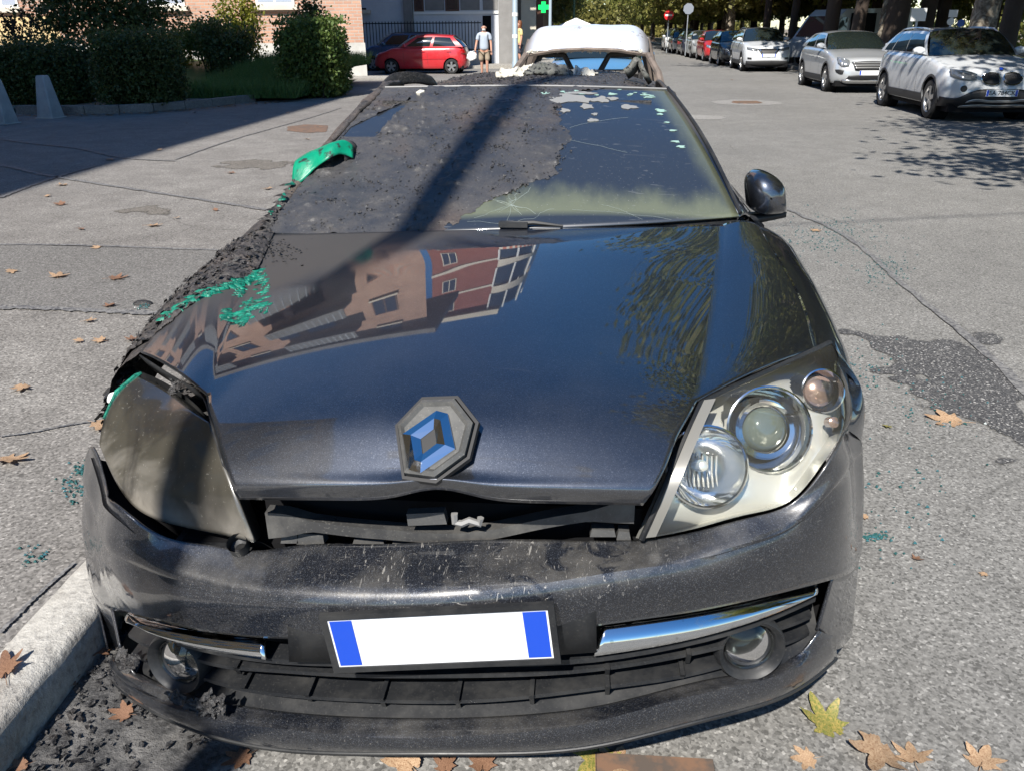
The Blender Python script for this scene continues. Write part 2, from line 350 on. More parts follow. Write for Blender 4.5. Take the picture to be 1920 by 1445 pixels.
# kerb of granite blocks along the parking lane
M['granite'] = mat('pale_granite', (.44,.42,.39), .8); t = NT(M['granite']); f = t.noise(45, 5, .7); g_ = t.noise(6, 4)
t.put(t.mix(t.math('MULTIPLY', t.mr(g_, .5, .72), .6), t.ramp(f, [(.25,(.17,.16,.15)),(.45,(.38,.365,.335)),(.75,(.52,.50,.46))]), (.2,.17,.14)), 'Base Color'); t.bump(t.math('ADD', f, g_), .012, .7)
kerb = empty('kerb', (-1.12, 0, 0)); kerb['kind'] = 'structure'
def kerb_block(L, w=.165, h=.125, seed=0):
    mb = MB(); n = 14; rows = []
    for i in range(n+1):
        y = L*i/n; prof = [(w/2,-.03),(w/2,h*.5),(w/2-.004,h-.018),(w/2-.02,h),(-w/2+.01,h),(-w/2,h-.01),(-w/2,-.03)]
        rows.append([(x+.0035*noise.noise(Vector((x*9, y*9+seed, z*9))), y, z+(.004*noise.noise(Vector((x*11, y*8+seed, 3))) if z > 0 else 0)) for x, z in prof])
    mb.grid(rows, flip=True); mb.add([rows[0][k] for k in range(7)], [tuple(range(7))]); mb.add([rows[-1][k] for k in range(7)], [tuple(range(7))[::-1]]); return mb.mesh('kerb_stone', M['granite'], True, False, 50)
kms = [kerb_block(.985, seed=s*5) for s in range(3)]
for k in range(46):
    link('kerb_stone', kms[k % 3], kerb, (random.gauss(0,.003), -14.0+k*.995, random.gauss(0,.002)))
# asphalt footpath / forecourt on the left, raised to kerb level, up to the planted bed
walk = sheet('footpath', [(-1.19,-40),(-1.19,25.5),(-4.2,26.5),(-60,26.5),(-60,-40)], .118, M['walk'])
side = sheet('side_street', [(-1.03,26.5),(-1.03,37.5),(-60,37.5),(-60,26.5)], .002, M['road'])
def wp(px): return [tuple(at(u, v, Z=.118)[:2]) for u, v in px]
fill_poly('asphalt_patch', wp([(-60,458),(250,466),(490,474),(420,520),(330,592),(250,586),(100,580),(-60,578)]), .122, M['patch'], walk)
for k, (px, w) in enumerate([([(-40,578),(60,579),(150,583),(300,590)],.06),([(-40,460),(120,461),(300,467),(480,473)],.035),([(0,262),(60,270),(150,280),(260,300),(330,303)],.05),([(0,310),(90,330),(180,345),(330,368),(500,395)],.06),([(0,372),(100,335),(180,312)],.05),([(330,300),(430,265),(560,228),(640,203)],.035),([(0,820),(60,812),(120,800),(190,790)],.012),([(0,1190),(60,1130),(140,1058)],.012)]):
    seam('tar_seam' if w > .02 else 'pavement_crack', px, w, .118, M['seam'], walk, 20+k)
fill_poly('rusty_patch', ground_poly([(540,238),(575,234),(615,236),(612,248),(575,250),(538,246)], .118, rough=.01), .122, rust, walk)
M['dirtst'] = feather(asphalt('dirty_patch', (.15,.135,.12), (.19,.175,.155), .4))
for k, pxx in enumerate([[(230,395),(300,385),(330,392),(300,402)],[(400,305),(480,300),(560,308),(500,318),(420,316)]]): soft_patch('dirty_patch', pxx, .118, M['dirtst'], walk, .25, .04, rough=.2, seed=k)
# far kerb and footpath at the brick building, footpath on the tree side
M['pavc'] = asphalt('pale_pavement', (.33,.31,.28), (.42,.40,.36), .5)
mb = MB().box(-60, -5.2, 26.8, 28.6, .0, .15); o = obj('far_footpath', mb, M['pavc'], smooth=False); o['kind'] = 'structure'
mb = MB().box(9.2, 60, -40, 400, -.02, .10); o = obj('tree_strip', mb, earth, smooth=False); o['kind'] = 'structure'
mb = MB().box(9.05, 9.2, -40, 200, -.02, .12); o = obj('far_kerb', mb, M['granite'], smooth=False); o['kind'] = 'structure'
mb = MB().box(-60, -1.03, 37.5, 400, -.02, .13); o = obj('pavement', mb, M['pavc'], smooth=False); o['kind'] = 'structure'
# ================================================================= the burnt estate car in front
def gplan(x): x = np.where(np.asarray(x) < 0, np.asarray(x)*.962, x); return pch([0,.2,.4,.55,.68,.78,.855,.895,.915,.925],[0,.012,.045,.09,.155,.235,.33,.43,.54,.75], np.abs(x))
def atb(u, v, off=0.0):
    """pixel -> point on the bumper's plan curve"""
    d = _F + _R*(u-960)/FPX - _U*(v-722.5)/FPX; o = np.array(CAM)
    f = lambda t: (o[1]+t*d[1]) - gplan(max(-.96, min(o[0]+t*d[0], .925))) - off
    a = None; ts = np.linspace(.9, 2.6, 340); prev = f(ts[0])
    for i in range(1, len(ts)):
        c = f(ts[i])
        if prev < 0 <= c: a = (ts[i-1], ts[i]); break
        prev = c
    if a is None: return o + ts[-1]*d
    lo, hi = a
    for _ in range(30):
        m = .5*(lo+hi)
        if f(m) < 0: lo = m
        else: hi = m
    return o + hi*d
def coons(b, t, l, r, n, m):
    """b,t: bottom/top curves left->right; l,r: left/right curves bottom->top"""
    B = spl(b, n); T = spl(t, n); Lc = spl(l, m); Rc = spl(r, m); u = np.linspace(0, 1, n)[None, :, None]; v = np.linspace(0, 1, m)[:, None, None]
    G = (1-v)*B[None] + v*T[None] + (1-u)*Lc[:, None] + u*Rc[:, None]
    return G - ((1-u)*(1-v)*B[0] + u*(1-v)*B[-1] + (1-u)*v*T[0] + u*v*T[-1])

# ---- paint: near-black blue metallic under clear coat, dusty, sooted and blistered on its right-hand (image left) side
def paint_mat():
    m = mat('dark_blue_metallic_paint', (.014,.017,.026), .32, .55, 1.0, coat_rough=.015); m.node_tree.nodes['Principled BSDF'].inputs['Coat IOR'].default_value = 2.0; t = NT(m); x, y, z = t.xyz()
    fl = t.voro(900, 'F1', 'Color'); flk = t.xyz(fl)[0]
    base = t.mix(.5, (.046,.052,.068), t.ramp(flk, [(0, (.02,.023,.03)), (.9, (.07,.08,.105)), (1, (.2,.22,.26))]))
    # dust film and water spots
    dust = t.math('MULTIPLY', t.math('MULTIPLY', t.mr(t.noise(2.6, 6, .65), .34, .68), t.mr(y, .62, .05, .35, 2.4)), .30)
    spots = t.math('MULTIPLY', t.mr(t.voro(95), .10, .05), t.mr(t.noise(9, 3), .5, .62))
    specks = t.mr(t.noise(230, 2, .6), .69, .74)
    scr = t.mr(t.noise(7, 3, .6, 1.5, co=t.mapping((1, 14, 1), rot=(0, 0, .7))), .69, .71)
    d = t.math('MAXIMUM', t.math('MULTIPLY', dust, .28), t.math('MULTIPLY', spots, .20)); d = t.math('MAXIMUM', d, t.math('MULTIPLY', specks, .4))
    d = t.math('MAXIMUM', d, t.math('MULTIPLY', scr, .16))
    c = t.mix(d, base, (.15,.14,.125))
    # soot film that dulls the hood towards the burnt corner (x<-0.3, far half of the hood)
    n1 = t.math('MULTIPLY', t.math('SUBTRACT', t.noise(5, 5, .6), .5), .30)
    s = t.math('ADD', t.math('ADD', t.math('MULTIPLY', x, -.9), t.math('MULTIPLY', y, 1.1)), n1)
    soot = t.mr(s, 1.12, 1.52, 0, 1, True)
    c = t.mix(soot, c, (.046,.042,.040))
    t.put(c, 'Base Color'); t.put(t.math('MULTIPLY', t.math('SUBTRACT', 1, t.math('MAXIMUM', soot, d)), .92), 'Metallic')
    t.put(t.math('SUBTRACT', 1.0, t.math('MAXIMUM', t.math('MULTIPLY', soot, .97), t.math('MULTIPLY', d, .4))), 'Coat Weight')
    t.put(t.mr(soot, 0, 1, .42, .62), 'Roughness')
    t.put(t.mr(t.math('ADD', dust, soot), 0, 1.0, .012, .10), 'Coat Roughness')
    return m
def bumper_mat():
    m = mat('scuffed_dark_bumper_paint', (.016,.018,.025), .38, .5, .9, coat_rough=.05); t = NT(m); x, y, z = t.xyz()
    flk = t.xyz(t.voro(850, 'F1', 'Color'))[0]
    base = t.mix(.45, (.014,.016,.023), t.ramp(flk, [(0, (.006,.007,.01)), (.8, (.022,.026,.036)), (1, (.2,.22,.26))]))
    dust = t.mr(t.noise(4, 6, .7), .40, .70); up = t.mr(t.xyz(t.n.new('ShaderNodeNewGeometry').outputs['Normal'])[2], -.1, .7)
    specks = t.mr(t.noise(260, 2, .6), .63, .70)
    d = t.math('MULTIPLY', t.math('MULTIPLY', dust, up), .42); d = t.math('MAXIMUM', d, t.math('MULTIPLY', specks, .45))
    # bare scraped patch in the middle of the top face: many thin pale strokes
    rub = t.math('MULTIPLY', t.mr(t.math('ABSOLUTE', t.math('ADD', x, -.08)), .42, .22), t.mr(z, .585, .62))
    st = t.mr(t.noise(38, 3, .6, 2.5, co=t.mapping((2.5, .5, 1), rot=(0, 0, .35))), .63, .67)
    st2 = t.mr(t.noise(24, 3, .6, 3.5, co=t.mapping((.6, 3, 1), rot=(0, 0, -.5))), .68, .71)
    st = t.math('MULTIPLY', t.math('MAXIMUM', st, st2), rub)
    wipe = t.math('MULTIPLY', t.mr(t.noise(9, 4, .6, 1.0), .5, .56), rub)
    c = t.mix(t.math('MULTIPLY', d, t.math('SUBTRACT', 1, wipe)), base, (.25,.235,.21)); c = t.mix(t.math('MULTIPLY', st, .55), c, (.5,.48,.45))
    t.put(c, 'Base Color'); t.put(t.math('SUBTRACT', .95, t.math('MAXIMUM', d, st)), 'Coat Weight'); t.put(t.mr(d, 0, .5, .03, .3), 'Coat Roughness')
    t.put(t.math('MULTIPLY', t.math('SUBTRACT', 1, d), .5), 'Metallic')
    t.bump(t.math('ADD', t.noise(60, 3), t.math('MULTIPLY', st, 2)), .0006, .5)
    return m
def char_mat(name, a, b, gloss=.45):
    m = mat(name, a, .6, spec=.5); t = NT(m)
    n = t.noise(14, 6, .7); f = t.noise(120, 4, .7)
    c = t.mix(t.mr(n, .35, .7), a, b); c = t.mix(t.mr(f, .55, .75), c, (.16,.15,.145)); c = t.mix(t.mr(t.noise(55, 3), .55, .62), c, (.008,.008,.009))
    c = t.mix(t.math('MULTIPLY', t.mr(t.noise(3.5, 4), .55, .7), .5), c, tuple(1.9*q_*w_ for q_, w_ in zip(b, (1.15, .95, .8)))); t.put(c, 'Base Color'); t.put(t.mr(f, .3, .7, gloss-.12, .8), 'Roughness'); t.bump(t.math('ADD', f, t.math('MULTIPLY', n, .6)), .006, .7)
    return m
M['paint'] = paint_mat(); M['bumper'] = bumper_mat()
M['char'] = char_mat('charred_paint_crust', (.035,.032,.032), (.068,.06,.055)); M['char_black'] = char_mat('black_char', (.012,.012,.013), (.03,.028,.028), .35)
def teal_mat():
    m = mat('blistered_teal_layer', (.0,.24,.16), .5); t = NT(m); n = t.noise(45, 4, .7)
    t.put(t.ramp(n, [(.3, (.0,.025,.02)), (.45, (.001,.09,.062)), (.6, (.003,.19,.125)), (.78, (.06,.30,.22))]), 'Base Color'); t.bump(n, .004, .9); return m
M['teal'] = teal_mat()
def trim_mat(name, base, rough, dirt=.4):
    m = mat(name, base, rough, spec=.4); t = NT(m); n = t.noise(7, 6, .7); f = t.noise(190, 2)
    d = t.math('MULTIPLY', t.math('MAXIMUM', t.mr(n, .45, .75), t.math('MULTIPLY', t.mr(f, .6, .72), .8)), dirt)
    t.put(t.mix(d, base, (.22,.21,.19)), 'Base Color'); t.put(t.mr(n, .3, .7, rough-.1, rough+.15), 'Roughness'); return m
M['trim'] = trim_mat('dusty_black_trim', (.014,.015,.017), .45, .14)
M['grey_metal'] = trim_mat('dull_grey_metal', (.20,.20,.20), .5, .5)
def chrome_dirty():
    m = mat('spotted_chrome', (.7,.72,.74), .07, 1.0); t = NT(m); d = t.mr(t.noise(16, 5, .7), .54, .68); sp = t.math('MULTIPLY', t.mr(t.voro(34), .16, .10), t.mr(t.noise(5, 2), .52, .6))
    t.put(t.mix(t.math('MAXIMUM', t.math('MULTIPLY', d, .35), t.math('MULTIPLY', sp, .6)), (.7,.72,.74), (.4,.4,.38)), 'Base Color'); t.put(t.mr(d, 0, 1, .06, .3), 'Roughness'); return m
M['chrome_dirty'] = chrome_dirty()

CAR = empty('burnt_car', (0,0,0), label='dark blue estate car with burnt charred windscreen, fire damaged in the foreground', cat='car')

# ---- hood: middle field between two creases, and two side strips falling to the wings
RC = [at(1205,947,Y=.045), at(1222,925,Y=.03), at(1240,893,Y=.05), at(1272,815,Y=.14), at(1306,752,Y=.255), at(1326,665,Y=.46), at(1345,545,Y=.80), at(1353,470,Y=1.05), at(1356,421,Y=1.25)]
LC = [at(447,936,Y=.045), at(436,915,Y=.03), at(426,882,Y=.05), at(404,805,Y=.14), at(388,742,Y=.255), at(409,655,Y=.46), at(452,560,Y=.80), at(488,495,Y=1.05), at(512,440,Y=1.25)]
tt = np.array([0, .02, .045, .12, .23, .40, .68, .86, 1.0])
CC = [at(828,940,Y=.012), at(828,912,Y=-.002)+0, at(830,890,Y=.015), None, None, None, None, None, None]
zc = [.0, .0, .0, .925, .952, .978, 1.004, 1.015, 1.020]; yc = [0, 0, 0, .11, .225, .44, .79, 1.0, 1.185]
for i in range(3, 9): CC[i] = np.array([0.0, yc[i], zc[i]])
NV = 90; q = np.linspace(0, 1, NV)
q = np.concatenate([np.linspace(0, .06, 14)[:-1], np.linspace(.06, 1, NV-13)])
RCs = np.stack([pch(tt, np.array(RC)[:, k], q) for k in range(3)], 1); LCs = np.stack([pch(tt, np.array(LC)[:, k], q) for k in range(3)], 1); CCs = np.stack([pch(tt, np.array(CC)[:, k], q) for k in range(3)], 1)
def row3(a, c, b, n):
    u = np.linspace(0, 1, n)[:, None]; uc = .5
    w0 = (u-uc)*(u-1)/(uc*1.0); w1 = u*(u-1)/(uc*(uc-1)); w2 = u*(u-uc)/(1-uc)
    return a*w0 + c*w1 + b*w2
G = np.array([row3(LCs[i], CCs[i], RCs[i], 81) for i in range(len(q))])
# buckled lip in the middle of the leading edge, and dents near the burnt corner
for i in range(len(q)):
    for j in range(81):
        p = G[i, j]; k = math.exp(-((p[0]-.01)/.075)**2)*max(0, 1-q[i]/.05)
        G[i, j, 2] += .028*k; G[i, j, 1] -= .006*k
        pass
HOOD_G = G
fr = 4; qs = q[q >= tt[4]]; i0 = len(q)-len(qs)
def strip(inner, pts, n):
    """side strip: inner crease samples, outer edge control points (front->rear)"""
    O = spl(pts, len(inner)); rows = []
    for a, b in zip(inner, O):
        mid = (a+b)/2 + np.array([0, 0, .012]); rows.append(row3(a, mid, b, n))
    return np.array(rows)
RO = [at(1533,655,Y=.60), at(1519,606,Y=.70), at(1500,554,Y=.83), at(1462,487,Y=1.02), at(1421,421,Y=1.26)]
LO = [at(262,660,Y=.57), at(300,612,Y=.68), at(345,556,Y=.83), at(400,505,Y=1.0), at(470,447,Y=1.24)]
SR = strip(RCs[i0:], RO, 22); SL = strip(LCs[i0:], LO, 22)[:, ::-1]
hood = obj('hood', MB().grid(G).grid(SR).grid(SL), M['paint'], CAR, ang=75); solidify(hood, .006)
# hood underside edge strip between kink and wing corners and engine bay
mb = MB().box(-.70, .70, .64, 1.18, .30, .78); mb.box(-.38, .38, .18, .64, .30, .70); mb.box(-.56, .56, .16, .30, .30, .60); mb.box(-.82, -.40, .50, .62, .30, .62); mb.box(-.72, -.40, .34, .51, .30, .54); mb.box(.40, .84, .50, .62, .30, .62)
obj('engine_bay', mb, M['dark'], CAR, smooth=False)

# ---- wings, doors, tail: one side sheet per side with wheel openings
YF, YR, RW, ZW = .93, 3.69, .325, .325
def side_sheet(s, OUT):
    O = np.array(OUT); ys = sorted(set(np.round(np.concatenate([np.linspace(.555, 4.72, 58), np.linspace(YF-.37, YF+.37, 25), np.linspace(YR-.37, YR+.37, 25)]), 4)))
    rows = []
    for y in ys:
        if y <= O[-1][1]:
            xt = np.interp(y, O[:, 1], np.abs(O[:, 0])); zt = np.interp(y, O[:, 1], O[:, 2])
            if y < O[0][1]: f = (O[0][1]-y)/.13; xt = abs(O[0][0])+.09*f; zt = O[0][2]-.05*f
        else:
            f = (y-O[-1][1]); xt = np.interp(f, [0, .3, 1.5, 2.8, 3.5], [abs(O[-1][0]), .80, .82, .80, .72]); zt = np.interp(f, [0, .3, 1.5, 2.8, 3.5], [O[-1][2], 1.0, 1.02, 1.03, 1.0])
        zt -= .004
        zb = .24
        for yc_ in (YF, YR):
            d2 = .365**2-(y-yc_)**2
            if d2 > 0: zb = max(zb, ZW+math.sqrt(d2))
        tail = np.clip((y-4.1)/.62, 0, 1)**2*.16
        bul = .015*sum(math.exp(-((y-c_)/.42)**2) for c_ in (YF, YR))
        zs = zt + (zb-zt)*np.array([0, .02, .05, .1, .16, .24, .34, .46, .6, .75, .88, 1.0]); row = []
        for k, z_ in enumerate(zs):
            h = zt-z_; full = .918+bul-tail-.05*max(0, .72-y)
            xx = xt + (full-xt)*(1-math.exp(-h/.048)) if k else xt
            xx -= .06*max(0, (.45-z_)/.3)**1.5 if z_ < .45 else 0
            row.append((s*xx, y, z_))
        rows.append(row)
    return np.array(rows)
RS = side_sheet(1, RO); LS = side_sheet(-1, [p for p in LO])
obj('body_side', MB().grid(RS, flip=True), M['paint'], CAR, ang=50, label='glossy dark flank with wing and doors')
obj('body_side', MB().grid(LS), M['char'], CAR, ang=50, label='charred flank with burnt wing')
mb = MB(); tailrow = [np.array([RS[-1][k], (0, 4.80, RS[-1][k][2]), LS[-1][k]]) for k in range(12)]
mb.grid([spl([r[0], r[1]+np.array([.0,0,0]), r[2]], 15) for r in tailrow]); obj('tailgate', mb, M['char'], CAR)
mb = MB().box(-.88, .88, .62, 4.6, .20, .26); obj('underbody', mb, M['dark'], CAR, smooth=False)
mb = MB().box(-.80, .80, 1.35, 4.55, .80, .86); mb.box(-.72, .72, 1.15, 1.6, .70, .93); obj('cabin_floor', mb, M['dark'], CAR, smooth=False)
for sx in (-1, 1):
    for yw in (YF, YR):
        mb = MB(); mb.lathe([(.05,-.09),(.20,-.09),(.23,-.10),(.30,-.10),(.325,-.06),(.325,.06),(.30,.10),(.05,.10)], 32, (sx*.79, yw, ZW-.005), (sx,0,0))
        w = obj('wheel', mb, M['rubber'] if sx > 0 else M['char_black'], CAR)
        mb = MB(); mb.lathe([(.0,.075),(.05,.08),(.16,.06),(.205,.085),(.215,.104)], 28, (sx*.79, yw, ZW-.005), (sx,0,0))
        obj('rim', mb, M['grey_metal'], w)

# ---- windscreen, pillars, roof
WB = [at(497,437,Y=1.27), at(700,440,Y=1.215), at(935,431,Y=1.195), at(1180,420,Y=1.215), at(1386,405,Y=1.285)]
WT = [at(722,166,Y=2.13), at(850,164,Y=2.10), at(985,163,Y=2.09), at(1120,165,Y=2.10), at(1250,169,Y=2.13)]
WG = loft([WB, [a*.66+b*.34+np.array([0,-.006,.016]) for a, b in zip(WB, WT)], [a*.33+b*.67+np.array([0,-.006,.016]) for a, b in zip(WB, WT)], WT], 61, 51)
def glass_burnt():
    m = mat('sooted_windscreen_glass', (.012,.014,.018), .02, 0, 1.0, spec=.6, coat_rough=.02); t = NT(m); x, y, z = t.xyz()
    # grey-green band along the lower and right-hand edges of the pane
    n = t.math('MULTIPLY', t.math('SUBTRACT', t.noise(9, 5, .6, co=t.mapping((1.6, .45, 1))), .5), .16)
    low = t.mr(t.math('ADD', y, n), 1.28, 1.42, 1, 0, True)
    edge = t.math('SUBTRACT', x, t.math('MULTIPLY', t.math('SUBTRACT', 2.15, y), .235)); rt = t.mr(t.math('ADD', edge, t.math('MULTIPLY', n, .4)), .455, .53, 0, .8, True)
    band = t.math('MULTIPLY', t.math('MAXIMUM', low, rt), t.mr(y, 1.245, 1.275))
    clear = t.math('MULTIPLY', band, t.mr(x, -.30, -.1))
    d = t.mr(t.noise(190, 2), .69, .74)
    sc = t.mr(t.noise(6, 2, .5, 2.2, co=t.mapping((1, 9, 1), rot=(0, 0, .9))), .70, .712)
    c = t.mix(t.math('MULTIPLY', clear, .5), (.020,.024,.031), (.20,.215,.12)); c = t.mix(t.math('MULTIPLY', t.math('MAXIMUM', d, t.math('MULTIPLY', sc, .5)), .35), c, (.4,.4,.4))
    t.put(c, 'Base Color'); t.put(t.mr(t.noise(3, 5, .65), .35, .75, .01, .09), 'Coat Roughness'); t.put(.4, 'Roughness')
    return m
M['wglass'] = glass_burnt()
ws = obj('windscreen', MB().grid(WG), M['wglass'], CAR, ang=60); solidify(ws, .006)
# crust baked onto the pane: edge traced as a ragged line, thicker to the left
def crust_edge(s, t_):
    """s across 0..1 (left->right), t_ up 0..1 : >0 where crust lies"""
    e = np.interp(t_, [0, .06, .14, .20, .30, .42, .55, .70, .85, .93, 1.0], [.38, .40, .46, .545, .63, .655, .655, .635, .61, .63, .80])
    v = e - s
    if .012 < s < .118+.012*math.sin(9*t_) and .575 < t_ < .63+.23*(s/.118): v = min(v, -.05)   # bare wedge of clean glass beside the pillar
    return v
nu, nv = 240, 170
WGf = np.array([spl_t(np.linspace(0, 1, 61), r, np.linspace(0, 1, nu)) for r in WG]); WGf = np.stack([spl_t(np.linspace(0, 1, 51), WGf[:, j], np.linspace(0, 1, nv)) for j in range(nu)], 1)
WN = grid_normals(WGf); WN *= np.sign(WN[..., 2:3])
P = WGf.copy(); keep = np.zeros((nv, nu), bool)
for i in range(nv):
    for j in range(nu):
        p = WGf[i, j]; s_, t_ = j/(nu-1), i/(nv-1)
        n1 = fbm(p, 5, 9.0); n2 = fbm(p, 4, 38.0); n3 = fbm(p, 3, 4.0)
        v = crust_edge(s_, t_) + .045*n1 + .018*n2
        keep[i, j] = v > 0
        n4 = fbm(p, 3, 17.0); h = .0012 + .0016*max(0, n1+.2) + .0034*max(0, n2-.1)**1.2 + .016*max(0, n4-.06)*(.3+max(0, min(1, .5+n3))) + (.004*max(0, n2) if n3 > .1 else 0)
        P[i, j] = p + WN[i, j]*(h if v > .012 else max(.0006, h*v/.012))
def masked(P, keep):
    mb = MB(); idx = -np.ones(keep.shape, int); c = 0
    a, b = keep.shape; vs = []; fs = []
    for i in range(a):
        for j in range(b):
            if keep[i, j]: idx[i, j] = c; c += 1; vs.append(P[i, j])
    for i in range(a-1):
        for j in range(b-1):
            q4 = (idx[i, j], idx[i, j+1], idx[i+1, j+1], idx[i+1, j]); g_ = [k for k in q4 if k >= 0]
            if len(g_) >= 3: fs.append(tuple(g_))
    return mb.add(vs, fs)
def crust_mat():
    m = mat('baked_soot_crust', (.05,.047,.047), .55); t = NT(m); n = t.noise(5, 6, .65); f = t.noise(75, 5, .7); g_ = t.noise(22, 4, .65)
    c = t.mix(t.mr(n, .35, .68), (.034,.036,.042), (.068,.064,.062)); c = t.mix(t.math('MULTIPLY', t.mr(t.noise(2.6, 3), .58, .70), .45), c, (.085,.058,.042))
    c = t.mix(t.math('MULTIPLY', t.mr(f, .60, .70), .8), c, (.012,.012,.013)); c = t.mix(t.mr(t.noise(160, 3), .67, .72), c, (.17,.165,.155))
    t.put(c, 'Base Color'); t.put(t.mr(g_, .3, .7, .24, .55), 'Roughness'); t.bump(t.math('ADD', f, t.math('MULTIPLY', g_, .5)), .004, .6); return m
M['crust'] = crust_mat()
obj('baked_crust', masked(P, keep), M['crust'], ws, weld=False, ang=180, label='dark soot crust baked over the left part of the windscreen')
def ragged(c, n, r, asp=1.0, rough=.35, seed=0):
    rr = random.Random(seed); ph = rr.random()*6; out = []
    for k in range(n):
        a = 2*math.pi*k/n; q_ = r*(1 + rough*(rr.random()-.5)*2*.6 + rough*.5*math.sin(3*a+ph)+rough*.35*math.sin(5*a+ph*2)); out.append((q_*math.cos(a)*asp, q_*math.sin(a)))
    return out
def wpos(s, t_):
    i = min(max(t_, 0), 1)*(nv-1); j = min(max(s, 0), 1)*(nu-1); return WGf[int(i), int(j)], WN[int(i), int(j)], WGf[min(int(i)+1, nv-1), int(j)]-WGf[max(int(i)-1, 0), int(j)]
def flake_on(s, t_, r, asp, th, mt, name, seed, n=16, lift=.001, rough=.35):
    p, nn, up = wpos(s, t_); up = up/np.linalg.norm(up); rt = np.cross(up, nn); pl = [p + nn*lift + rt*a + up*b for a, b in ragged(None, n, r, asp, rough, seed)]
    return obj(name, MB().prism(pl, nn*th), mt, ws, smooth=False)
M['ash'] = trim_mat('pale_ash', (.19,.195,.20), .8, .5); M['pale_teal'] = trim_mat('pale_teal_residue', (.24,.38,.34), .7, .3)
for k, (s_, t_, r_, a_) in enumerate([(.665,.88,.040,1.9),(.715,.80,.022,1.0),(.76,.875,.026,1.3),(.80,.885,.016,1.2),(.845,.80,.022,1.3),(.645,.765,.017,1.0),(.735,.73,.010,1.0),(.725,.68,.013,1.5),(.70,.935,.012,5.0)]):
    flake_on(s_, t_, r_, a_, .0012, M['ash'], 'ash_flake', 40+k, 22)
rr = random.Random(5)
for k in range(34):
    s_ = .58+.36*rr.random() if k < 22 else .89+.05*rr.random(); t_ = .935+.02*rr.gauss(0, 1) if k < 22 else .95-.5*rr.random()
    if k >= 22: s_ = .945 - .02*t_ + .01*rr.random()
    flake_on(s_, t_, .003+.005*rr.random(), 1+1.8*rr.random(), .001, M['pale_teal'], 'residue_flake', 90+k, 10)
# cracks: a star of thin pale lines in the pane
mb = MB(); rc = random.Random(3); c_s, c_t = .53, .13
for k in range(22):
    a = rc.random()*6.28; ln = .02+.10*rc.random()**1.6; s0, t0 = c_s, c_t; pts = []
    for i in range(5):
        f = i/4; pts.append(wpos(s0+math.cos(a)*ln*f*.9+.004*rc.gauss(0,1)*f, t0+math.sin(a)*ln*f*1.1+.006*rc.gauss(0,1)*f))
    mb.tube([p+nn*.0006 for p, nn, _ in pts], .0004, 3)
for (s0, t0, s1, t1) in [(.44,.05,.52,.02),(.52,.02,.58,.05),(.58,.05,.62,.10),(.66,.09,.86,.01),(.72,.11,.80,.02),(.60,.55,.80,.42),(.66,.62,.83,.70)]:
    mb.tube([wpos(s0+(s1-s0)*f, t0+(t1-t0)*f+.012*math.sin(3.1*f))[0]+np.array([0,-.0004,.0006]) for f in np.linspace(0, 1, 7)], .0003, 3)
obj('glass_crack', mb, mat('crack_glint', (.30,.35,.33), .3), ws, kind='stuff')

# pillars and roof
ROOFC = [(y, z) for y, z in ((2.09, at(985,163,Y=2.09)[2]), (2.35, 1.372), (2.8, 1.374), (3.4, 1.365), (4.0, 1.34), (4.45, 1.29))]
def roof_row(y, zc_, w): return [(-w, y+.02, zc_-.075), (-w*.80, y, zc_-.028), (-w*.4, y, zc_-.005), (0.0, y, zc_), (w*.4, y, zc_-.004), (w*.80, y, zc_-.022), (w, y+.02, zc_-.06)]
rows = [[WT[0]+np.array([-.02,.0,-.004]), WT[0]+np.array([.06,-.008,.004]), WT[1], WT[2], WT[3], WT[4]+np.array([-.06,-.008,.004]), WT[4]+np.array([.02,0,-.004])]]
rows += [roof_row(y, z, w) for (y, z), w in zip(ROOFC[1:], (.565, .585, .585, .57, .53))]
RG = loft(rows, 130, 190)
for i in range(190):
    for j in range(130):
        p = RG[i, j]; b = fbm(p, 5, 14)*.006 + max(0, fbm(p, 4, 45))*.010; sag = math.exp(-((p[0]+.35)/.3)**2-((p[1]-2.7)/.5)**2)
        f = min(1, i/6); RG[i, j, 2] += f*(b*(.7 if p[0] < .1 else .3) - .02*sag + .045*min(0, p[0]))
ro = obj('roof', MB().grid(RG), M['char'], CAR, ang=180, label='blistered charred roof skin'); solidify(ro, .004)
mb = MB(); mb.tube([WT[0]*(1-f)+WT[4]*f+np.array([0,.004,.004+.012*math.sin(math.pi*f)]) for f in np.linspace(.02, .98, 24)], .006, 6)
mb = MB(); mb.tube([p+np.array([0,.003,.003]) for p in spl(WT, 24)], .0045, 6); obj('screen_trim', mb, M['grey_metal'], ws)
def pillar(inner, outer, m_, parent=CAR):
    I = spl(inner, 24); O = spl(outer, 24); rows = []
    for a, b in zip(I, O):
        mid = (a+b)/2 + np.array([.0,-.012,.014]); rows.append(row3(a, mid, b, 8))
    return np.array(rows)
PR = pillar([WB[4], WB[4]*.5+WT[4]*.5+np.array([.012,-.006,.016]), WT[4], RG[60, -1]], [at(1408,408,Y=1.40), at(1335,300,Y=1.86), at(1262,185,Y=2.24), RG[60, -1]+np.array([.035,0,-.02])], M['paint'])
o = obj('pillar', MB().grid(PR), M['paint'], CAR, ang=60); solidify(o, .02)
PL = pillar([WB[0], WB[0]*.5+WT[0]*.5+np.array([-.012,-.006,.016]), WT[0], RG[60, 0]], [WB[0]+np.array([-.05,.12,.01]), WB[0]*.5+WT[0]*.5+np.array([-.06,.08,0]), WT[0]+np.array([-.06,.09,-.02]), RG[60, 0]+np.array([-.035,0,-.02])], M['char'])
for i in range(PL.shape[0]):
    for j in range(PL.shape[1]): PL[i, j] += np.array([-.3, 0, 1])*.008*fbm(PL[i, j], 4, 18)
o = obj('pillar', MB().grid(PL[:, ::-1]), M['char'], CAR, ang=60); solidify(o, .02)
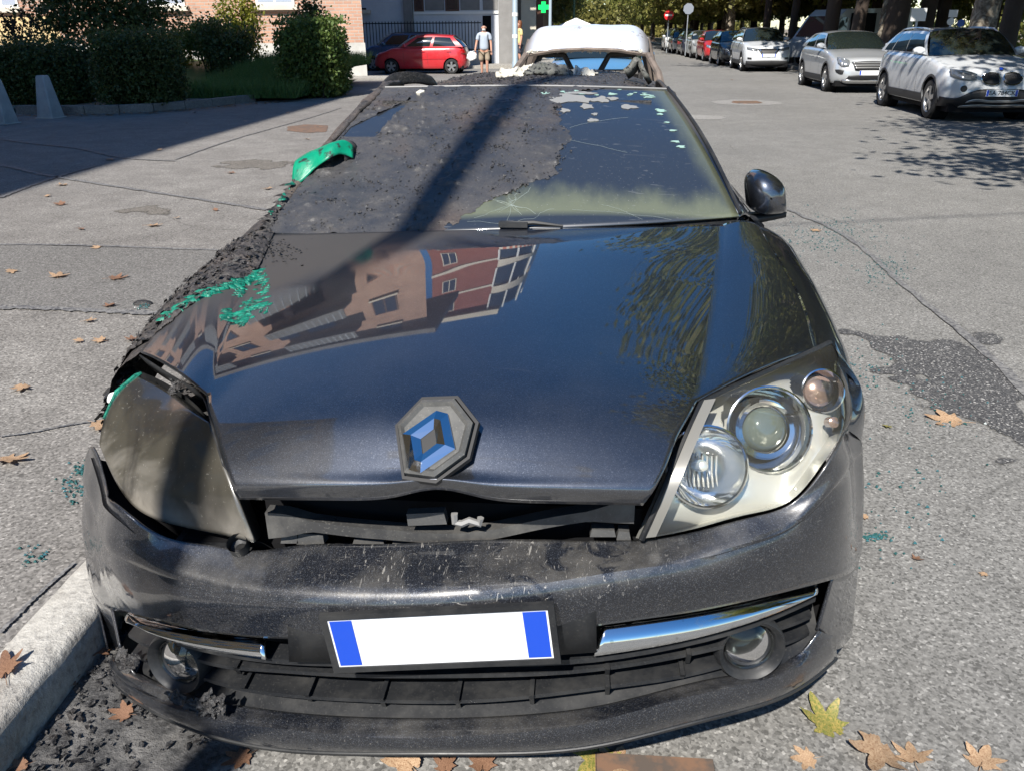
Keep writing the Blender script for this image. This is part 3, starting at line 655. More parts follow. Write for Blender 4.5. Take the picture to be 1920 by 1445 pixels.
# rubber seam along the right-hand screen edge
mb = MB(); mb.tube([p+np.array([.004,.0,.008]) for p in spl([WB[4], WB[4]*.5+WT[4]*.5+np.array([.012,-.006,.016]), WT[4]], 16)], .006, 6); obj('screen_seal', mb, M['trim'], ws)
# door glass frames, side window openings (burnt out) and rear pillars
for s, sheet, mt in ((1, RS, M['paint']), (-1, LS, M['char'])):
    bel = {round(float(r[0][1]), 3): r[0] for r in sheet}; kb = sorted(bel)
    def belt(y): k = min(kb, key=lambda a: abs(a-y)); return np.array(bel[k])
    def rail(y):
        i = int(np.clip((y-2.1)/(4.45-2.1)*189, 60, 189)); p = RG[i, -1 if s > 0 else 0]; return np.array([p[0]+s*.035, y, p[2]-.02])
    for y0, y1, w in ((2.45, 2.50, .05), (3.45, 3.42, .06), (4.55, 4.30, .16)):
        a, b = belt(y0), rail(y1); mb = MB()
        mb.prism([a+np.array([-s*.03,-w,-.01]), a+np.array([-s*.03,w,-.01]), b+np.array([0,w*.7,.01]), b+np.array([0,-w*.7,.01])], (-s*.035,0,0)); obj('pillar', mb, mt, CAR, smooth=False, fixn=True)
    mb = MB(); mb.tube([rail(y) for y in np.linspace(2.5, 4.4, 14)], .026, 8); obj('roof_edge', mb, mt, CAR)
    if s > 0:
        a0, a1, b0, b1 = belt(1.62), belt(4.4), rail(2.62), rail(4.2); mb = MB(); inn = np.array([-s*.045, 0, 0])
        mb.add([a0+inn, a1+inn, b1+inn*.5, b0+inn*.5], [(0,1,2,3)]); obj('side_window', mb, M['wglass'], CAR, smooth=False)
# seats left inside (dark shapes)
mb = MB()
for x0 in (-.62, .12):
    mb.box(x0, x0+.5, 1.95, 2.1, .86, 1.2); mb.box(x0+.12, x0+.38, 1.98, 2.08, 1.2, 1.32)
obj('seat_frame', mb, M['char_black'], CAR, smooth=False)
mb = MB().grid([spl([np.array(p)+np.array([0,-.045,-.02]) for p in WB], 20), spl([np.array(p)+np.array([0,.03,-.012]) for p in WB], 20)]); mb.grid([spl([np.array(p)+np.array([0,-.045,-.02]) for p in WB], 20), spl([np.array(p)+np.array([0,-.05,-.14]) for p in WB], 20)])
obj('cowl', mb, M['trim'], CAR)
mb = MB(); a, b = at(945,428,Y=1.19), at(1055,428,Y=1.2); mb.tube([a+np.array([-.0,0,.012]), a*.5+b*.5+np.array([0,0,.016]), b+np.array([0,0,.006])], [.008,.007,.004], 6); mb.box(a[0]-.015, a[0]+.07, a[1]-.012, a[1]+.014, a[2]+.004, a[2]+.019)
obj('wiper_arm', mb, M['trim'], CAR)

# ---- char crust on the left wing and hood corner
nu2, nv2 = 90, 200
base_rows = []
Ls = LS[:, :9]                       # left flank sheet, upper part (from hood edge outwards)
sel = [r for r in Ls if .60 <= r[0][1] <= 1.30]
ext = []
for r in sel:
    y = r[0][1]; jn = int(np.argmin([abs(SL[i, 0, 1]-y) for i in range(SL.shape[0])])) if False else None
    # rightward part of the crust: lies on the hood strip behind the green burn line
    k = min(range(SL.shape[0]), key=lambda i: abs(SL[i, 0, 1]-y)); h = SL[k][::-1][:18][::-1] if False else SL[k]
    ext.append(np.concatenate([r[:8][::-1], SL[k][1:]]))          # from low on the wing up, then across the strip
ext = np.array(ext); A = np.stack([spl(r, nu2) for r in ext]); A = np.stack([spl_t(np.linspace(0, 1, len(sel)), A[:, j], np.linspace(0, 1, nv2)) for j in range(nu2)], 1)
N2 = grid_normals(A); N2 *= np.sign(N2[..., 2:3]+1e-6)
keep = np.zeros((nv2, nu2), bool); P2 = A.copy()
gp = [(at(258,655,Y=.575)[:2]), at(340,600,Y=.70)[:2], at(425,552,Y=.86)[:2], at(500,505,Y=1.02)[:2], at(515,460,Y=1.15)[:2]]; gp = np.array(gp)
def burnline(y): return np.interp(y, gp[:, 1], gp[:, 0])
for i in range(nv2):
    for j in range(nu2):
        p = A[i, j]; n1 = fbm(p, 5, 22); n2 = fbm(p, 4, 60); v = burnline(p[1]) - p[0] + .02*n1
        keep[i, j] = v > 0
        h = .003 + .005*max(0, n1+.25) + .008*max(0, n2)
        P2[i, j] = p + N2[i, j]*(h if v > .02 else .002+h*v/.02)
obj('wing_crust', masked(P2, keep), M['char'], CAR, weld=False, ang=180, label='thick blistered black crust over the burnt wing')
# teal blistered edging along the burn line and a few teal blisters
def strip_pos(y, x):
    k = min(range(SL.shape[0]), key=lambda i: abs(SL[i, 10, 1]-y)); r = SL[k]; j = int(np.argmin(abs(r[:, 0]-x))); return r[j]
mb = MB(); rt_ = random.Random(9)
def blister(mb, c, r, h, seed, n=9):
    r *= .6+1.2*random.Random(seed).random()**3; pl = ragged(None, n, r, 1.2+2.2*random.Random(seed+1).random(), .5, seed); an_ = random.Random(seed+2).gauss(.5, .5); pl = [(a*math.cos(an_)-b*math.sin(an_), a*math.sin(an_)+b*math.cos(an_)) for a, b in pl]; c = np.array(c); vs = [c+np.array([a, b, -.003]) for a, b in pl]; vs2 = [c+np.array([a*.6, b*.6, h*(.7+.6*rt_.random())]) for a, b in pl]
    mb.add(vs+vs2+[c+np.array([0,0,h*1.1])], [(i, (i+1) % n, n+(i+1) % n, n+i) for i in range(n)]+[(n+i, n+(i+1) % n, 2*n) for i in range(n)])
for k in range(230):
    y = .575+.46*rt_.random(); x = burnline(y)+.006*rt_.gauss(0, 1); blister(mb, strip_pos(y, x)+np.array([0,0,.003]), .003+.004*rt_.random(), .004, k)
obj('teal_edge', mb, M['teal'], CAR, weld=False, ang=180, label='blistered bright teal line along the burn edge')
mb = MB()
def hood_pos(u, v):
    pr = HOOD_G.reshape(-1, 3); S2 = SL.reshape(-1, 3); Q = np.concatenate([pr, S2]); d = Q-np.array(CAM); z = d@_F; uu = 960+FPX*(d@_R)/z; vv = 722.5-FPX*(d@_U)/z
    return Q[int(np.argmin((uu-u)**2+(vv-v)**2))]
for k in range(190):
    u, v = rt_.choice([(462,580),(460,590),(470,572),(455,598),(490,522),(492,515),(497,545),(495,575),(448,545),(425,590)]); u += rt_.gauss(0, 5); v += rt_.gauss(0, 6)
    blister(mb, hood_pos(u, v)+np.array([0,0,.001]), .003+.004*rt_.random(), .0008+.0008*rt_.random(), 500+k, 8)
obj('teal_blister', mb, M['teal'], CAR, weld=False, ang=180, kind='stuff', label='teal patch where hood paint has bubbled off')

# peeled strip of green sheet by the left pillar
c0 = [at(u, v, Y=y) for u, v, y in ((560,300,1.62),(585,285,1.64),(612,278,1.66),(640,272,1.66),(657,276,1.67),(664,288,1.69))]
c1 = [at(u, v, Y=y) for u, v, y in ((548,352,1.52),(566,342,1.52),(590,318,1.54),(615,300,1.54),(640,290,1.58),(662,298,1.60))]
gm = mat('molten_green_plastic', (.0,.26,.14), .4); t = NT(gm); n = t.noise(28, 4); t.put(t.mix(t.mr(n, .58, .66), t.mix(t.mr(t.noise(9, 4), .4, .65), (.0,.24,.13), (.0,.15,.09)), (.02,.028,.025)), 'Base Color'); t.bump(n, .006, .6)
o = obj('peeled_strip', MB().grid(loft([c0, [(a+b)/2+np.array([0,-.0,.03]) for a, b in zip(c0, c1)], c1], 30, 14)), gm, CAR, ang=180, label='bright green curled strip of molten plastic'); solidify(o, .004)
mb = MB(); ctr = at(645,288,Y=1.64); mb.lathe([(.030,-.045),(.034,-.02),(.034,.03),(.028,.05)], 18, ctr, (.25,.9,.2)); o = obj('curled_end', mb, M['char'], CAR); solidify(o, .004)
mb = MB()
for k in range(16):
    f = rt_.random(); u = 503+66*f+rt_.gauss(0, 2.5); v = 412-100*f+rt_.gauss(0, 4); p = at(u, v, Y=1.27+.34*f); blister(mb, p, .003+.004*rt_.random(), .002, 900+k)
obj('teal_edge', mb, M['teal'], CAR, weld=False, ang=180, kind='stuff')
mb = MB()
for k in range(160):
    f = rt_.random(); u = 506+72*f+rt_.gauss(0, 4); v = 428-120*f+rt_.gauss(0, 4); p = at(u, v, Y=1.29+.36*f); blister(mb, p, .004+.009*rt_.random(), .004, 1300+k)
obj('pillar_char', mb, M['char_black'], CAR, weld=False, ang=180)

# loose char flakes on the screen, roof and hood corner
mb = MB(); rf = random.Random(21)
def flake(mb, p, nn, r, seed):
    t_ = np.array([rf.gauss(0,1), rf.gauss(0,1), rf.gauss(0,1)]); a = np.cross(nn, t_); a /= np.linalg.norm(a)+1e-6; b = np.cross(nn, a); til = nn + .5*np.array([rf.gauss(0,1), rf.gauss(0,1), 0]); til /= np.linalg.norm(til)
    n = 5; vs = []
    for k in range(n):
        an = 6.283*k/n; rr_ = r*(.5+.9*rf.random()); vs.append(p + a*rr_*math.cos(an) + b*rr_*math.sin(an)*.6 + til*r*(rf.random()*.9))
    vs.append(p+nn*r*.9*rf.random()); mb.add(vs, [(k, (k+1) % n, n) for k in range(n)])
cl = [(rf.random()*.62, rf.random()) for _ in range(70)]
for k in range(3000):
    if rf.random() < .55:
        c = rf.choice(cl); s_, t_ = c[0]+rf.gauss(0, .018), c[1]+rf.gauss(0, .018)
    else: s_, t_ = rf.random()*.68, rf.random()
    if not (0 < s_ < 1 and 0 < t_ < 1) or crust_edge(s_, t_) < -.01*rf.random(): continue
    p, nn, _ = wpos(s_, t_); flake(mb, p+nn*.002, nn, .0016+.0055*rf.random()**3, k)
obj('char_flakes', mb, M['char_black'], ws, weld=False, smooth=False, kind='stuff')
mb = MB()
for k in range(2600):
    i, j = rf.randrange(4, 120), rf.randrange(3, 127)
    if j > 80 and rf.random() < .6: continue
    flake(mb, RG[i, j]+np.array([0,0,.003]), np.array([0,-.1,1.]), (.002+.009*rf.random()**2.6), k)
obj('char_flakes', mb, M['char_black'], ro, weld=False, smooth=False, kind='stuff')
mb = MB()
for k in range(900):
    i, j = rf.randrange(nv2), rf.randrange(nu2)
    if keep[i, j]: flake(mb, P2[i, j], N2[i, j], .004+.010*rf.random()**2, k)
for k in range(160):
    p = hood_pos(520+rf.gauss(0, 24), 470+rf.gauss(0, 12)); flake(mb, p+np.array([rf.gauss(0,.008),rf.gauss(0,.012),.001]), np.array([0,0,1.]), .002+.005*rf.random(), k)
obj('char_flakes', mb, M['char_black'], CAR, weld=False, smooth=False, kind='stuff')

# torn bits standing on the roof
tor = [((955,128),(1000,122),(1030,118)), ]
def lump(name, pts, Y, th, mt, seed, label=None):
    rs = random.Random(seed); top = []; bot = []
    for u, v in pts:
        p = at(u, v, Y=Y); top.append(p + np.array([0, rs.gauss(0,.03), 0])); bot.append(p + np.array([rs.gauss(0,.01), .12+rs.gauss(0,.03), -.03+rs.gauss(0,.01)]))
    top = [p+np.array([0,0,-.012]) for p in top]; mid = [(a+b)/2+np.array([0,-.02,.012*rs.random()]) for a, b in zip(top, bot)]; low = [a+np.array([0,-.09,-.028]) for a in top]
    G_ = loft([low, top, mid, bot], 40, 16)
    for i in range(16):
        for j in range(40): G_[i, j] += .020*np.array([fbm(G_[i, j], 3, 25), fbm(G_[i, j]+7, 3, 25), fbm(G_[i, j]+13, 3, 25)])
    o = obj(name, MB().grid(G_), mt, CAR, ang=180); solidify(o, th)
    if label: o['label'] = label
M['felt'] = trim_mat('scorched_cream_felt', (.55,.52,.45), .9, .5); M['grey_crust'] = char_mat('grey_green_crust', (.07,.075,.065), (.17,.165,.15), .6)
lump('torn_lining', [(932,131),(960,125),(985,124),(1005,119),(1020,128)], 2.85, .006, M['felt'], 1, 'cream torn roof lining')
lump('torn_lining', [(1065,127),(1085,124),(1105,127),(1118,132)], 2.85, .006, M['felt'], 2)
lump('curled_roof_skin', [(985,128),(1005,117),(1035,116),(1062,121),(1072,131)], 2.80, .01, M['grey_crust'], 3, 'grey curled piece of burnt roof')
mb = MB(); pa = [at(u, v, Y=y) for u, v, y in ((706,171,2.28),(717,155,2.35),(728,143,2.42),(745,136,2.5),(770,135,2.58),(806,146,2.75))]
mb.grid([spl(pa, 24), spl([p+np.array([.015,.03,-.028]) for p in pa], 24), spl([p+np.array([.03,.0,-.05]) for p in pa], 24)]); o = obj('warped_roof_rail', mb, M['char_black'], CAR, ang=180, label='black warped rail arching off the roof'); solidify(o, .012)
mb = MB(); pa = [at(u, v, Y=2.62) for u, v in ((1168,130),(1180,120),(1192,107),(1199,110),(1207,125),(1217,142))]
mb.grid([spl(pa, 18), spl([p+np.array([.02,.06,-.03]) for p in pa], 18)]); o = obj('bent_rail_end', mb, M['grey_crust'], CAR, ang=180, label='grey bent rail end sticking up'); solidify(o, .02)
p, nn, up = wpos(.155, .93); pl = [p+nn*.004+np.array([a, 0, 0])+up/np.linalg.norm(up)*b for a, b in ragged(None, 9, .018, .8, .3, 4)]
obj('pale_shard', MB().prism(pl, nn*.01), M['felt'], ws, smooth=False)
a = at(487,441,Y=1.3); obj('pale_shard', MB().prism([a+np.array(v) for v in ((-.05,-.02,-.012),(.02,.0,.012),(.03,.04,.012),(-.03,.05,-.01))], (0,0,.004)), M['felt'], CAR, smooth=False)

# ---- bumper
def brow(L): return [at(p[1], p[2], Y=p[3]) if p[0] == 'q' else atb(p[0], p[1], p[2] if len(p) > 2 else 0.0) for p in L]
RA = brow([('q',164,858,.46),('q',180,838,.40),('q',198,897,.32),(240,958,.015),(300,1000,.03),(400,1024,.06),(478,1034,.075),(560,1024,.09),(700,1022,.10),(860,1016,.105),(1030,1014,.10),(1190,1016,.085),(1300,1000,.055),(1400,972,.035),(1484,942,.02),(1545,872,.005),('q',1584,806,.42),('q',1604,792,.50)])
RB = brow([('q',160,905,.48),('q',166,930,.43),('q',182,972,.36),(222,1040,-.002),(300,1074,-.004),(400,1096,-.004),(500,1108,-.004),(580,1114,-.004),(700,1117,-.004),(860,1111,-.004),(1030,1092,-.004),(1190,1068,-.004),(1300,1050,-.004),(1400,1020,-.004),(1484,985,-.002),(1550,925,0),('q',1597,862,.45),('q',1613,850,.52)])
RCc = brow([('q',168,1075,.48),('q',176,1100,.43),('q',188,1122,.38),('q',213,1138,.32),(290,1158,0),(380,1178,0),(480,1190,0),(580,1194,0),(700,1196,0),(860,1192,0),(1030,1180,0),(1190,1158,0),(1300,1142,0),(1400,1122,0),(1484,1102,0),(1562,1082,0),('q',1602,1056,.43),('q',1612,1036,.50)])
RD = brow([(228,1212,.01),(246,1250,.02),(300,1288,.03),(417,1318,.03),(610,1343,.03),(800,1348,.03),(900,1346,.03),(1137,1323,.03),(1355,1271,.03),(1494,1228,.02),(1533,1180,.01)])
RE = brow([(214,1225,0),(250,1288,0),(330,1328,-.01),(435,1353,-.01),(590,1372,-.012),(760,1382,-.012),(900,1377,-.012),(1098,1356,-.012),(1300,1304,-.01),(1494,1248,0),(1560,1190,0)])
RFb = brow([(212,1240,0),(262,1312,.008),(345,1355,.004),(465,1390,.004),(610,1405,.004),(800,1406,.004),(900,1406,.004),(1098,1395,.004),(1296,1349,.004),(1470,1298,.008),(1566,1230,0)])
def midrow(a, b, f, off): return [p*(1-f)+q_*f+np.array([0,off,0]) for p, q_ in zip(a, b)]
GA = loft([RA, midrow(RA, RB, .5, -.004), midrow(RA, RB, .88, -.006), RB], 160, 14); GB = loft([RB, midrow(RB, RCc, .12, -.007), midrow(RB, RCc, .5, -.010), RCc], 160, 16)
for G_ in (GA, GB):      # knocks and heat ripples on the image-left end
    for i in range(G_.shape[0]):
        for j in range(G_.shape[1]):
            k = max(0, min(1, (-.35-G_[i, j, 0])/.4)); G_[i, j, 1] += k*.006*fbm(G_[i, j], 3, 9)
bum = obj('bumper', MB().grid(np.concatenate([GA, GB[1:]])), M['bumper'], CAR, ang=28); solidify(bum, .005)
GE = loft([RD, midrow(RD, RE, .6, -.002), RE], 120, 8); GF = loft([RE, midrow(RE, RFb, .5, -.006), RFb], 120, 10)
o = obj('bumper_lip', MB().grid(np.concatenate([GE, GF[1:]])), M['bumper'], CAR, ang=28); solidify(o, .005)
mb = MB(); mb.tube([p+np.array([0,.0,-.004]) for p in spl(RFb, 60)], .008, 6); obj('splitter_edge', mb, M['trim'], CAR)
cheekR = [[RCc[-1], RCc[-2], RCc[-3]], [at(1598,1190,Y=.50), RFb[-1]+np.array([.012,.02,.005]), RD[-1]]]
cheekL = [[RCc[0], RCc[1], RCc[3]], [at(200,1215,Y=.44), RFb[0]+np.array([-.012,.02,.005]), RD[0]]]
for c_ in (cheekR, cheekL):
    o = obj('bumper_corner', MB().grid(loft(c_, 24, 10)), M['bumper'], CAR, ang=40); solidify(o, .005)
# grille void and slats
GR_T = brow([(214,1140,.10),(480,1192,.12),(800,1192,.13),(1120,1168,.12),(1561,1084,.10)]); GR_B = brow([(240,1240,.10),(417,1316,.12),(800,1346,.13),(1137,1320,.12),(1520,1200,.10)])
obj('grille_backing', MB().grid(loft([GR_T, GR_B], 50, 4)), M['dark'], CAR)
gb2 = brow([(228,1212,.02),(246,1250,.03),(300,1288,.03),(417,1318,.03),(610,1343,.03),(800,1348,.03),(900,1346,.03),(1137,1323,.03),(1355,1271,.03),(1494,1228,.02),(1533,1180,.02)])
obj('grille_floor', MB().grid([spl(gb2, 60), spl([p+np.array([0,.11,.05]) for p in gb2], 60)]), M['trim'], CAR)
def slat(px, off, depth=.055, th=.009, drop=.0, name='grille_slat'):
    a = spl(brow([(u, v, off) for u, v in px]), 26); d = np.array([0, depth, -drop]); t_ = np.array([0,0,th])
    obj(name, MB().grid([a, a-t_, a-t_+d, a+d, a]), M['trim'], CAR, ang=30)
slat([(368,1234),(424,1247),(486,1252),(640,1262),(800,1264),(950,1262),(1070,1256),(1288,1224),(1357,1209)], .028)
slat([(371,1266),(435,1285),(534,1300),(698,1310),(850,1312),(991,1303),(1134,1285),(1280,1264),(1357,1245)], .028)
slat([(1452,1178),(1490,1166),(1522,1152)], .03); slat([(1456,1208),(1490,1197),(1518,1184)], .03)
slat([(240,1188),(270,1205),(296,1216)], .03); slat([(248,1222),(272,1236),(300,1246)], .03)
slat([(330,1201),(420,1222),(486,1232),(700,1240),(900,1240),(1112,1232),(1250,1210),(1400,1172),(1530,1118)], .012, .05, .012, 0, 'grille_rail')
for u, v0, v1 in ((436,1250,1282),(1288,1226,1262),(450,1289,1312),(570,1302,1334),(710,1310,1344),(852,1312,1346),(992,1304,1340),(1135,1287,1322),(1276,1264,1293),(1135,1254,1284)):
    a, b = atb(u, v0, .016), atb(u, v1, .020); mb = MB(); mb.prism([a, a+np.array([0,.06,0]), b+np.array([0,.05,.02]), b+np.array([0,.03,0])], (.009,0,0)); obj('grille_fin', mb, M['trim'], CAR, smooth=False, fixn=True)
def plate_dirty():
    m = mat('dirty_white_plate', (.72,.73,.74), .35); t = NT(m); n = t.noise(9, 6, .7); t.put(t.mix(t.math('MULTIPLY', t.mr(n, .45, .75), .5), (.72,.73,.75), (.38,.37,.36)), 'Base Color'); t.bump(t.noise(30, 3), .002, .3); return m
# plate carrier and plate
pc = [atb(537,1131,-.016), atb(1117,1102,-.016), atb(1119,1222,-.012), atb(542,1240,-.012)]
CG = loft([[pc[0], (pc[0]+pc[1])/2+np.array([0,-.012,0]), pc[1]], [pc[3], (pc[3]+pc[2])/2+np.array([0,-.012,0]), pc[2]]], 20, 3)
o = obj('plate_carrier', MB().grid(CG), M['trim'], CAR); solidify(o, .014, 1)
pl = [atb(614,1158,-.036), atb(1027,1137,-.036)]; pl[0][1] = pl[1][1] = min(pl[0][1], pl[1][1])-.002
ax = pl[1]-pl[0]; wid = np.linalg.norm(ax); ax /= wid; dn = np.array([0,.012,-1.0]); dn -= ax*np.dot(ax, dn); dn /= np.linalg.norm(dn); hgt = .112
nrm = np.array([0,-1,0.])
def plate_quad(a0, a1, b0, b1, lift): return [pl[0]+ax*a0+dn*b0+nrm*lift, pl[0]+ax*a1+dn*b0+nrm*lift, pl[0]+ax*a1+dn*b1+nrm*lift, pl[0]+ax*a0+dn*b1+nrm*lift]
pt = obj('number_plate', MB().prism(plate_quad(0, wid, 0, hgt, 0), nrm*.003), plate_dirty(), CAR, smooth=False, fixn=True, label='blank white number plate with blue ends')
obj('plate_band', MB().prism(plate_quad(.004, .046, .004, hgt-.004, .0035), nrm*.0008), M['plate_blue'], pt, smooth=False, fixn=True)
obj('plate_band', MB().prism(plate_quad(wid-.046, wid-.004, .004, hgt-.004, .0035), nrm*.0008), M['plate_blue'], pt, smooth=False, fixn=True)
mb = MB()
for a0, a1, b0, b1 in ((-.012, wid+.012, -.012, .0), (-.012, wid+.012, hgt, hgt+.012), (-.012, 0, 0, hgt), (wid, wid+.012, 0, hgt)): mb.prism(plate_quad(a0, a1, b0, b1, -.004), nrm*.010)
obj('plate_frame', mb, M['trim'], CAR, smooth=False, fixn=True)
# chrome blades
for up_, lo_ in (([(1126,1174),(1300,1149),(1430,1122),(1530,1094)], [(1113,1227),(1250,1205),(1400,1166),(1530,1114)]), ([(240,1152),(330,1175),(420,1189),(500,1197)], [(236,1166),(330,1202),(420,1222),(500,1234)])):
    U_, L_ = brow([(u, v, .022) for u, v in up_]), brow([(u, v, -.002) for u, v in lo_]); G_ = loft([U_, [(a+b)/2+np.array([0,-.008,0]) for a, b in zip(U_, L_)], L_], 40, 9); o = obj('chrome_blade', MB().grid(G_), M['chrome_dirty'], CAR); solidify(o, .004)
# fog lamps
M['clear'] = thin_glass('clear_lamp_glass', (.92,.95,.95), .95, .03)
for (u, v), axx in (((1409,1218), (.18,-1,.10)), ((328,1245), (-.25,-1,.10))):
    c = atb(u, v, .018); fl = obj('fog_lamp', MB().lathe([(.072,-.06),(.073,-.004),(.068,.006),(.058,-.002),(.051,-.03)], 36, c, axx), M['trim'], CAR, ang=50)
    c2 = c+np.array([0,.02,0]); obj('reflector', MB().lathe([(.052,-.01),(.046,-.03),(.03,-.055),(.0,-.066)], 28, c, axx), mat('dull_fog_reflector', (.06,.065,.065), .2, .8), fl); obj('lens', MB().lathe([(.0,.002),(.03,-.002),(.053,-.016)], 28, c, axx), M['clear'], fl)
# front end behind the gap under the hood
M['clipm'] = trim_mat('grey_plastic_clip', (.075,.075,.075), .5, .4)
mb = MB(); bp = [at(u, v, Y=.115) for u, v in ((500,985),(560,985),(640,994),(740,1003),(830,1009),(900,1005),(1000,985),(1100,968),(1190,957))]
s_ = spl(bp, 40); w_ = np.interp(np.linspace(0, 1, 40), [0, .06, .12, .88, .95, 1], [.03, .026, .012, .011, .022, .028])
mb.grid([s_+np.array([0,0,1])*w_[:, None], s_-np.array([0,0,1])*w_[:, None], s_-np.array([0,0,1])*w_[:, None]+np.array([0,.03,0]), s_+np.array([0,0,1])*w_[:, None]+np.array([0,.03,0]), s_+np.array([0,0,1])*w_[:, None]])
obj('slam_bar', mb, trim_mat('worn_black_bar', (.045,.045,.046), .35, .5), CAR, ang=30, label='bowed bare cross bar under the hood lip')
mb = MB()
for v, dz in ((960, 0), (972, 0), (1030, 0)):
    s2 = spl([at(u, v+dv, Y=.2) for u, dv in ((540,0),(840,8),(1160,-4))], 20); mb.tube(list(s2), .005, 5)
obj('radiator_rib', mb, M['trim'], CAR)
mb = MB(); a, b, c, d = [at(u, v, Y=.10) for u, v in ((762,963),(832,960),(838,982),(765,985))]; mb.prism([a, b, c, d], (0,.02,0)); obj('latch_plate', mb, M['clipm'], CAR, smooth=False, fixn=True)
mb = MB(); mb.tube([at(u, v, Y=.095) for u, v in ((852,962),(853,978),(866,981),(880,975),(900,981),(901,970))], .007, 6); obj('latch_hook', mb, M['grey_metal'], CAR)
for u0, u1, v0, v1 in ((560,605,1000,1020),(664,718,1010,1022),(738,790,1012,1022),(1110,1152,992,1006),(1160,1180,995,1012),(530,556,996,1018)):
    a, b, c, d = [at(u, v, Y=.13) for u, v in ((u0, v0), (u1, v0+2), (u1+3, v1), (u0-4, v1))]; o = obj('bumper_clip', MB().prism([a, b, c, d], (0,.03,-.004)), M['clipm'], CAR, smooth=False, fixn=True)
mb = MB(); a = atb(430,1012,.10); mb.box(a[0]-.12, a[0]+.05, a[1]-.02, a[1]+.05, a[2]-.06, a[2]-.01); mb.lathe([(.012,0),(.02,.004),(.02,.03)], 12, atb(452,1028,.07), (0,-.5,.8)); obj('lamp_bracket', mb, M['trim'], CAR)
# melted scraps on the image-left foot of the bumper
mb = MB(); rk = random.Random(31)
for k in range(150):
    u, v = rk.choice([(235,1235),(243,1245),(395,1312),(385,1322),(360,1318),(330,1306),(405,1326)]); p = atb(u+rk.gauss(0,9), v+rk.gauss(0,6), -.012); flake(mb, p, np.array([0,-.7,.7]), .004+.010*rk.random(), k)
obj('melted_scraps', mb, M['char_black'], CAR, weld=False, smooth=False, kind='stuff')

# ---- headlamps
def lens_patch(b, t_, l, r, bulge, n=36, m=30):
    G_ = coons(b, t_, l, r, n, m); N_ = grid_normals(G_); s = np.sign((N_*np.array([0,-.6,.8])).sum(2).mean()); N_ *= s
    u = np.linspace(0, 1, n)[None, :, None]; v = np.linspace(0, 1, m)[:, None, None]
    return G_ + N_*bulge*np.sin(np.pi*u)**.7*np.sin(np.pi*v)**.7, N_
ti, ki, to, ou = at(1203,1010,Y=.10), at(1316,752,Y=.275), at(1556,642,Y=.64), at(1584,803,Y=.42)
bE = [ti, atb(1300,991,.045), atb(1400,964,.03), atb(1482,938,.018), atb(1540,872,.005), ou]; lE = [ti, at(1238,932,Y=.11), at(1277,838,Y=.17), ki]
tE = [ki, at(1390,718,Y=.37), at(1480,678,Y=.50), to]; rE = [ou, at(1598,765,Y=.50), at(1588,700,Y=.575), to]
LR, NRm = lens_patch(bE, tE, lE, rE, .022, 84, 70)
M['lamp_clear'] = thin_glass('hazed_headlamp_lens', (.98,.98,.95), .97, .03, .04, (.62,.61,.54))
sil = mat('satin_silver_housing', (.74,.74,.70), .26, .55); NT(sil)
M['silver'] = sil
# housing follows the outline 8 cm inside, with a border wall
def lamp_pos(u, v, deep):
    d = LR.reshape(-1, 3)-np.array(CAM); z = d@_F; uu = 960+FPX*(d@_R)/z; vv = 722.5-FPX*(d@_U)/z; k = int(np.argmin((uu-u)**2+(vv-v)**2)); p = LR.reshape(-1, 3)[k]
    r_ = p-np.array(CAM); return p + r_/np.linalg.norm(r_)*deep
axl = np.array([.10,-.86,.42]); axn = axl/np.linalg.norm(axl)
inner = LR + np.array([-.006,.055,-.034])
for (u_, v_, dp_), rad_ in (((1438,806,.055), .082), ((1322,872,.06), .076), ((1538,733,.045), .042)):
    d_ = inner-lamp_pos(u_, v_, dp_); a_ = d_@axn; ra_ = np.linalg.norm(d_-a_[..., None]*axn, axis=2); inner = inner - axn*(.10*np.clip((rad_-ra_)/.008, 0, 1))[..., None]
wallN = np.concatenate([LR[0], LR[:, -1], LR[-1][::-1], LR[::-1, 0]]); wallI = np.concatenate([inner[0], inner[:, -1], inner[-1][::-1], inner[::-1, 0]])
hous = obj('headlamp', MB().grid(inner).grid([wallN*.985+wallI*.015, wallN*.5+wallI*.5, wallI]), M['silver'], CAR, ang=40, label='clear headlamp with silver bowls, undamaged')
obj('lens', MB().grid(LR), M['lamp_clear'], hous)
mb = MB(); edge = np.concatenate([LR[:, 0], LR[-1]]); mb.tube(list(edge), .006, 6); obj('lens_seal', mb, M['trim'], hous)
mb = MB(); e2 = LR[:, 0]+np.array([.004,-.002,.004]); mb.grid([e2, e2+np.array([.022,.0,.004])]); o = obj('lens_border', mb, mat('grey_lens_border', (.17,.165,.15), .3), hous)
c = lamp_pos(1438,806,.055); bw = obj('bowl', MB().lathe([(.084,.022),(.078,.010),(.064,-.01),(.056,-.03)], 40, c, axl), M['chrome'], hous)
obj('bowl_rim', MB().lathe([(.084,.021),(.086,.025),(.083,.026),(.080,.022)], 40, c, axl), M['chrome'], bw)
obj('projector_ring', MB().lathe([(.058,-.03),(.060,.0),(.056,.006),(.048,.004),(.047,-.02)], 40, c, axl), M['chrome'], bw)
gl = mat('projector_glass', (.10,.125,.115), .03, 0, 1.0, spec=.8); obj('projector_lens', MB().lathe([(.046,-.012),(.043,.000),(.034,.010),(.02,.016),(.0,.018)], 36, c, axl), gl, bw)
c = lamp_pos(1322,872,.06); bw = obj('bowl', MB().lathe([(.078,.022),(.072,.004),(.058,-.025),(.034,-.045),(.012,-.05)], 40, c, axl), M['chrome'], hous)
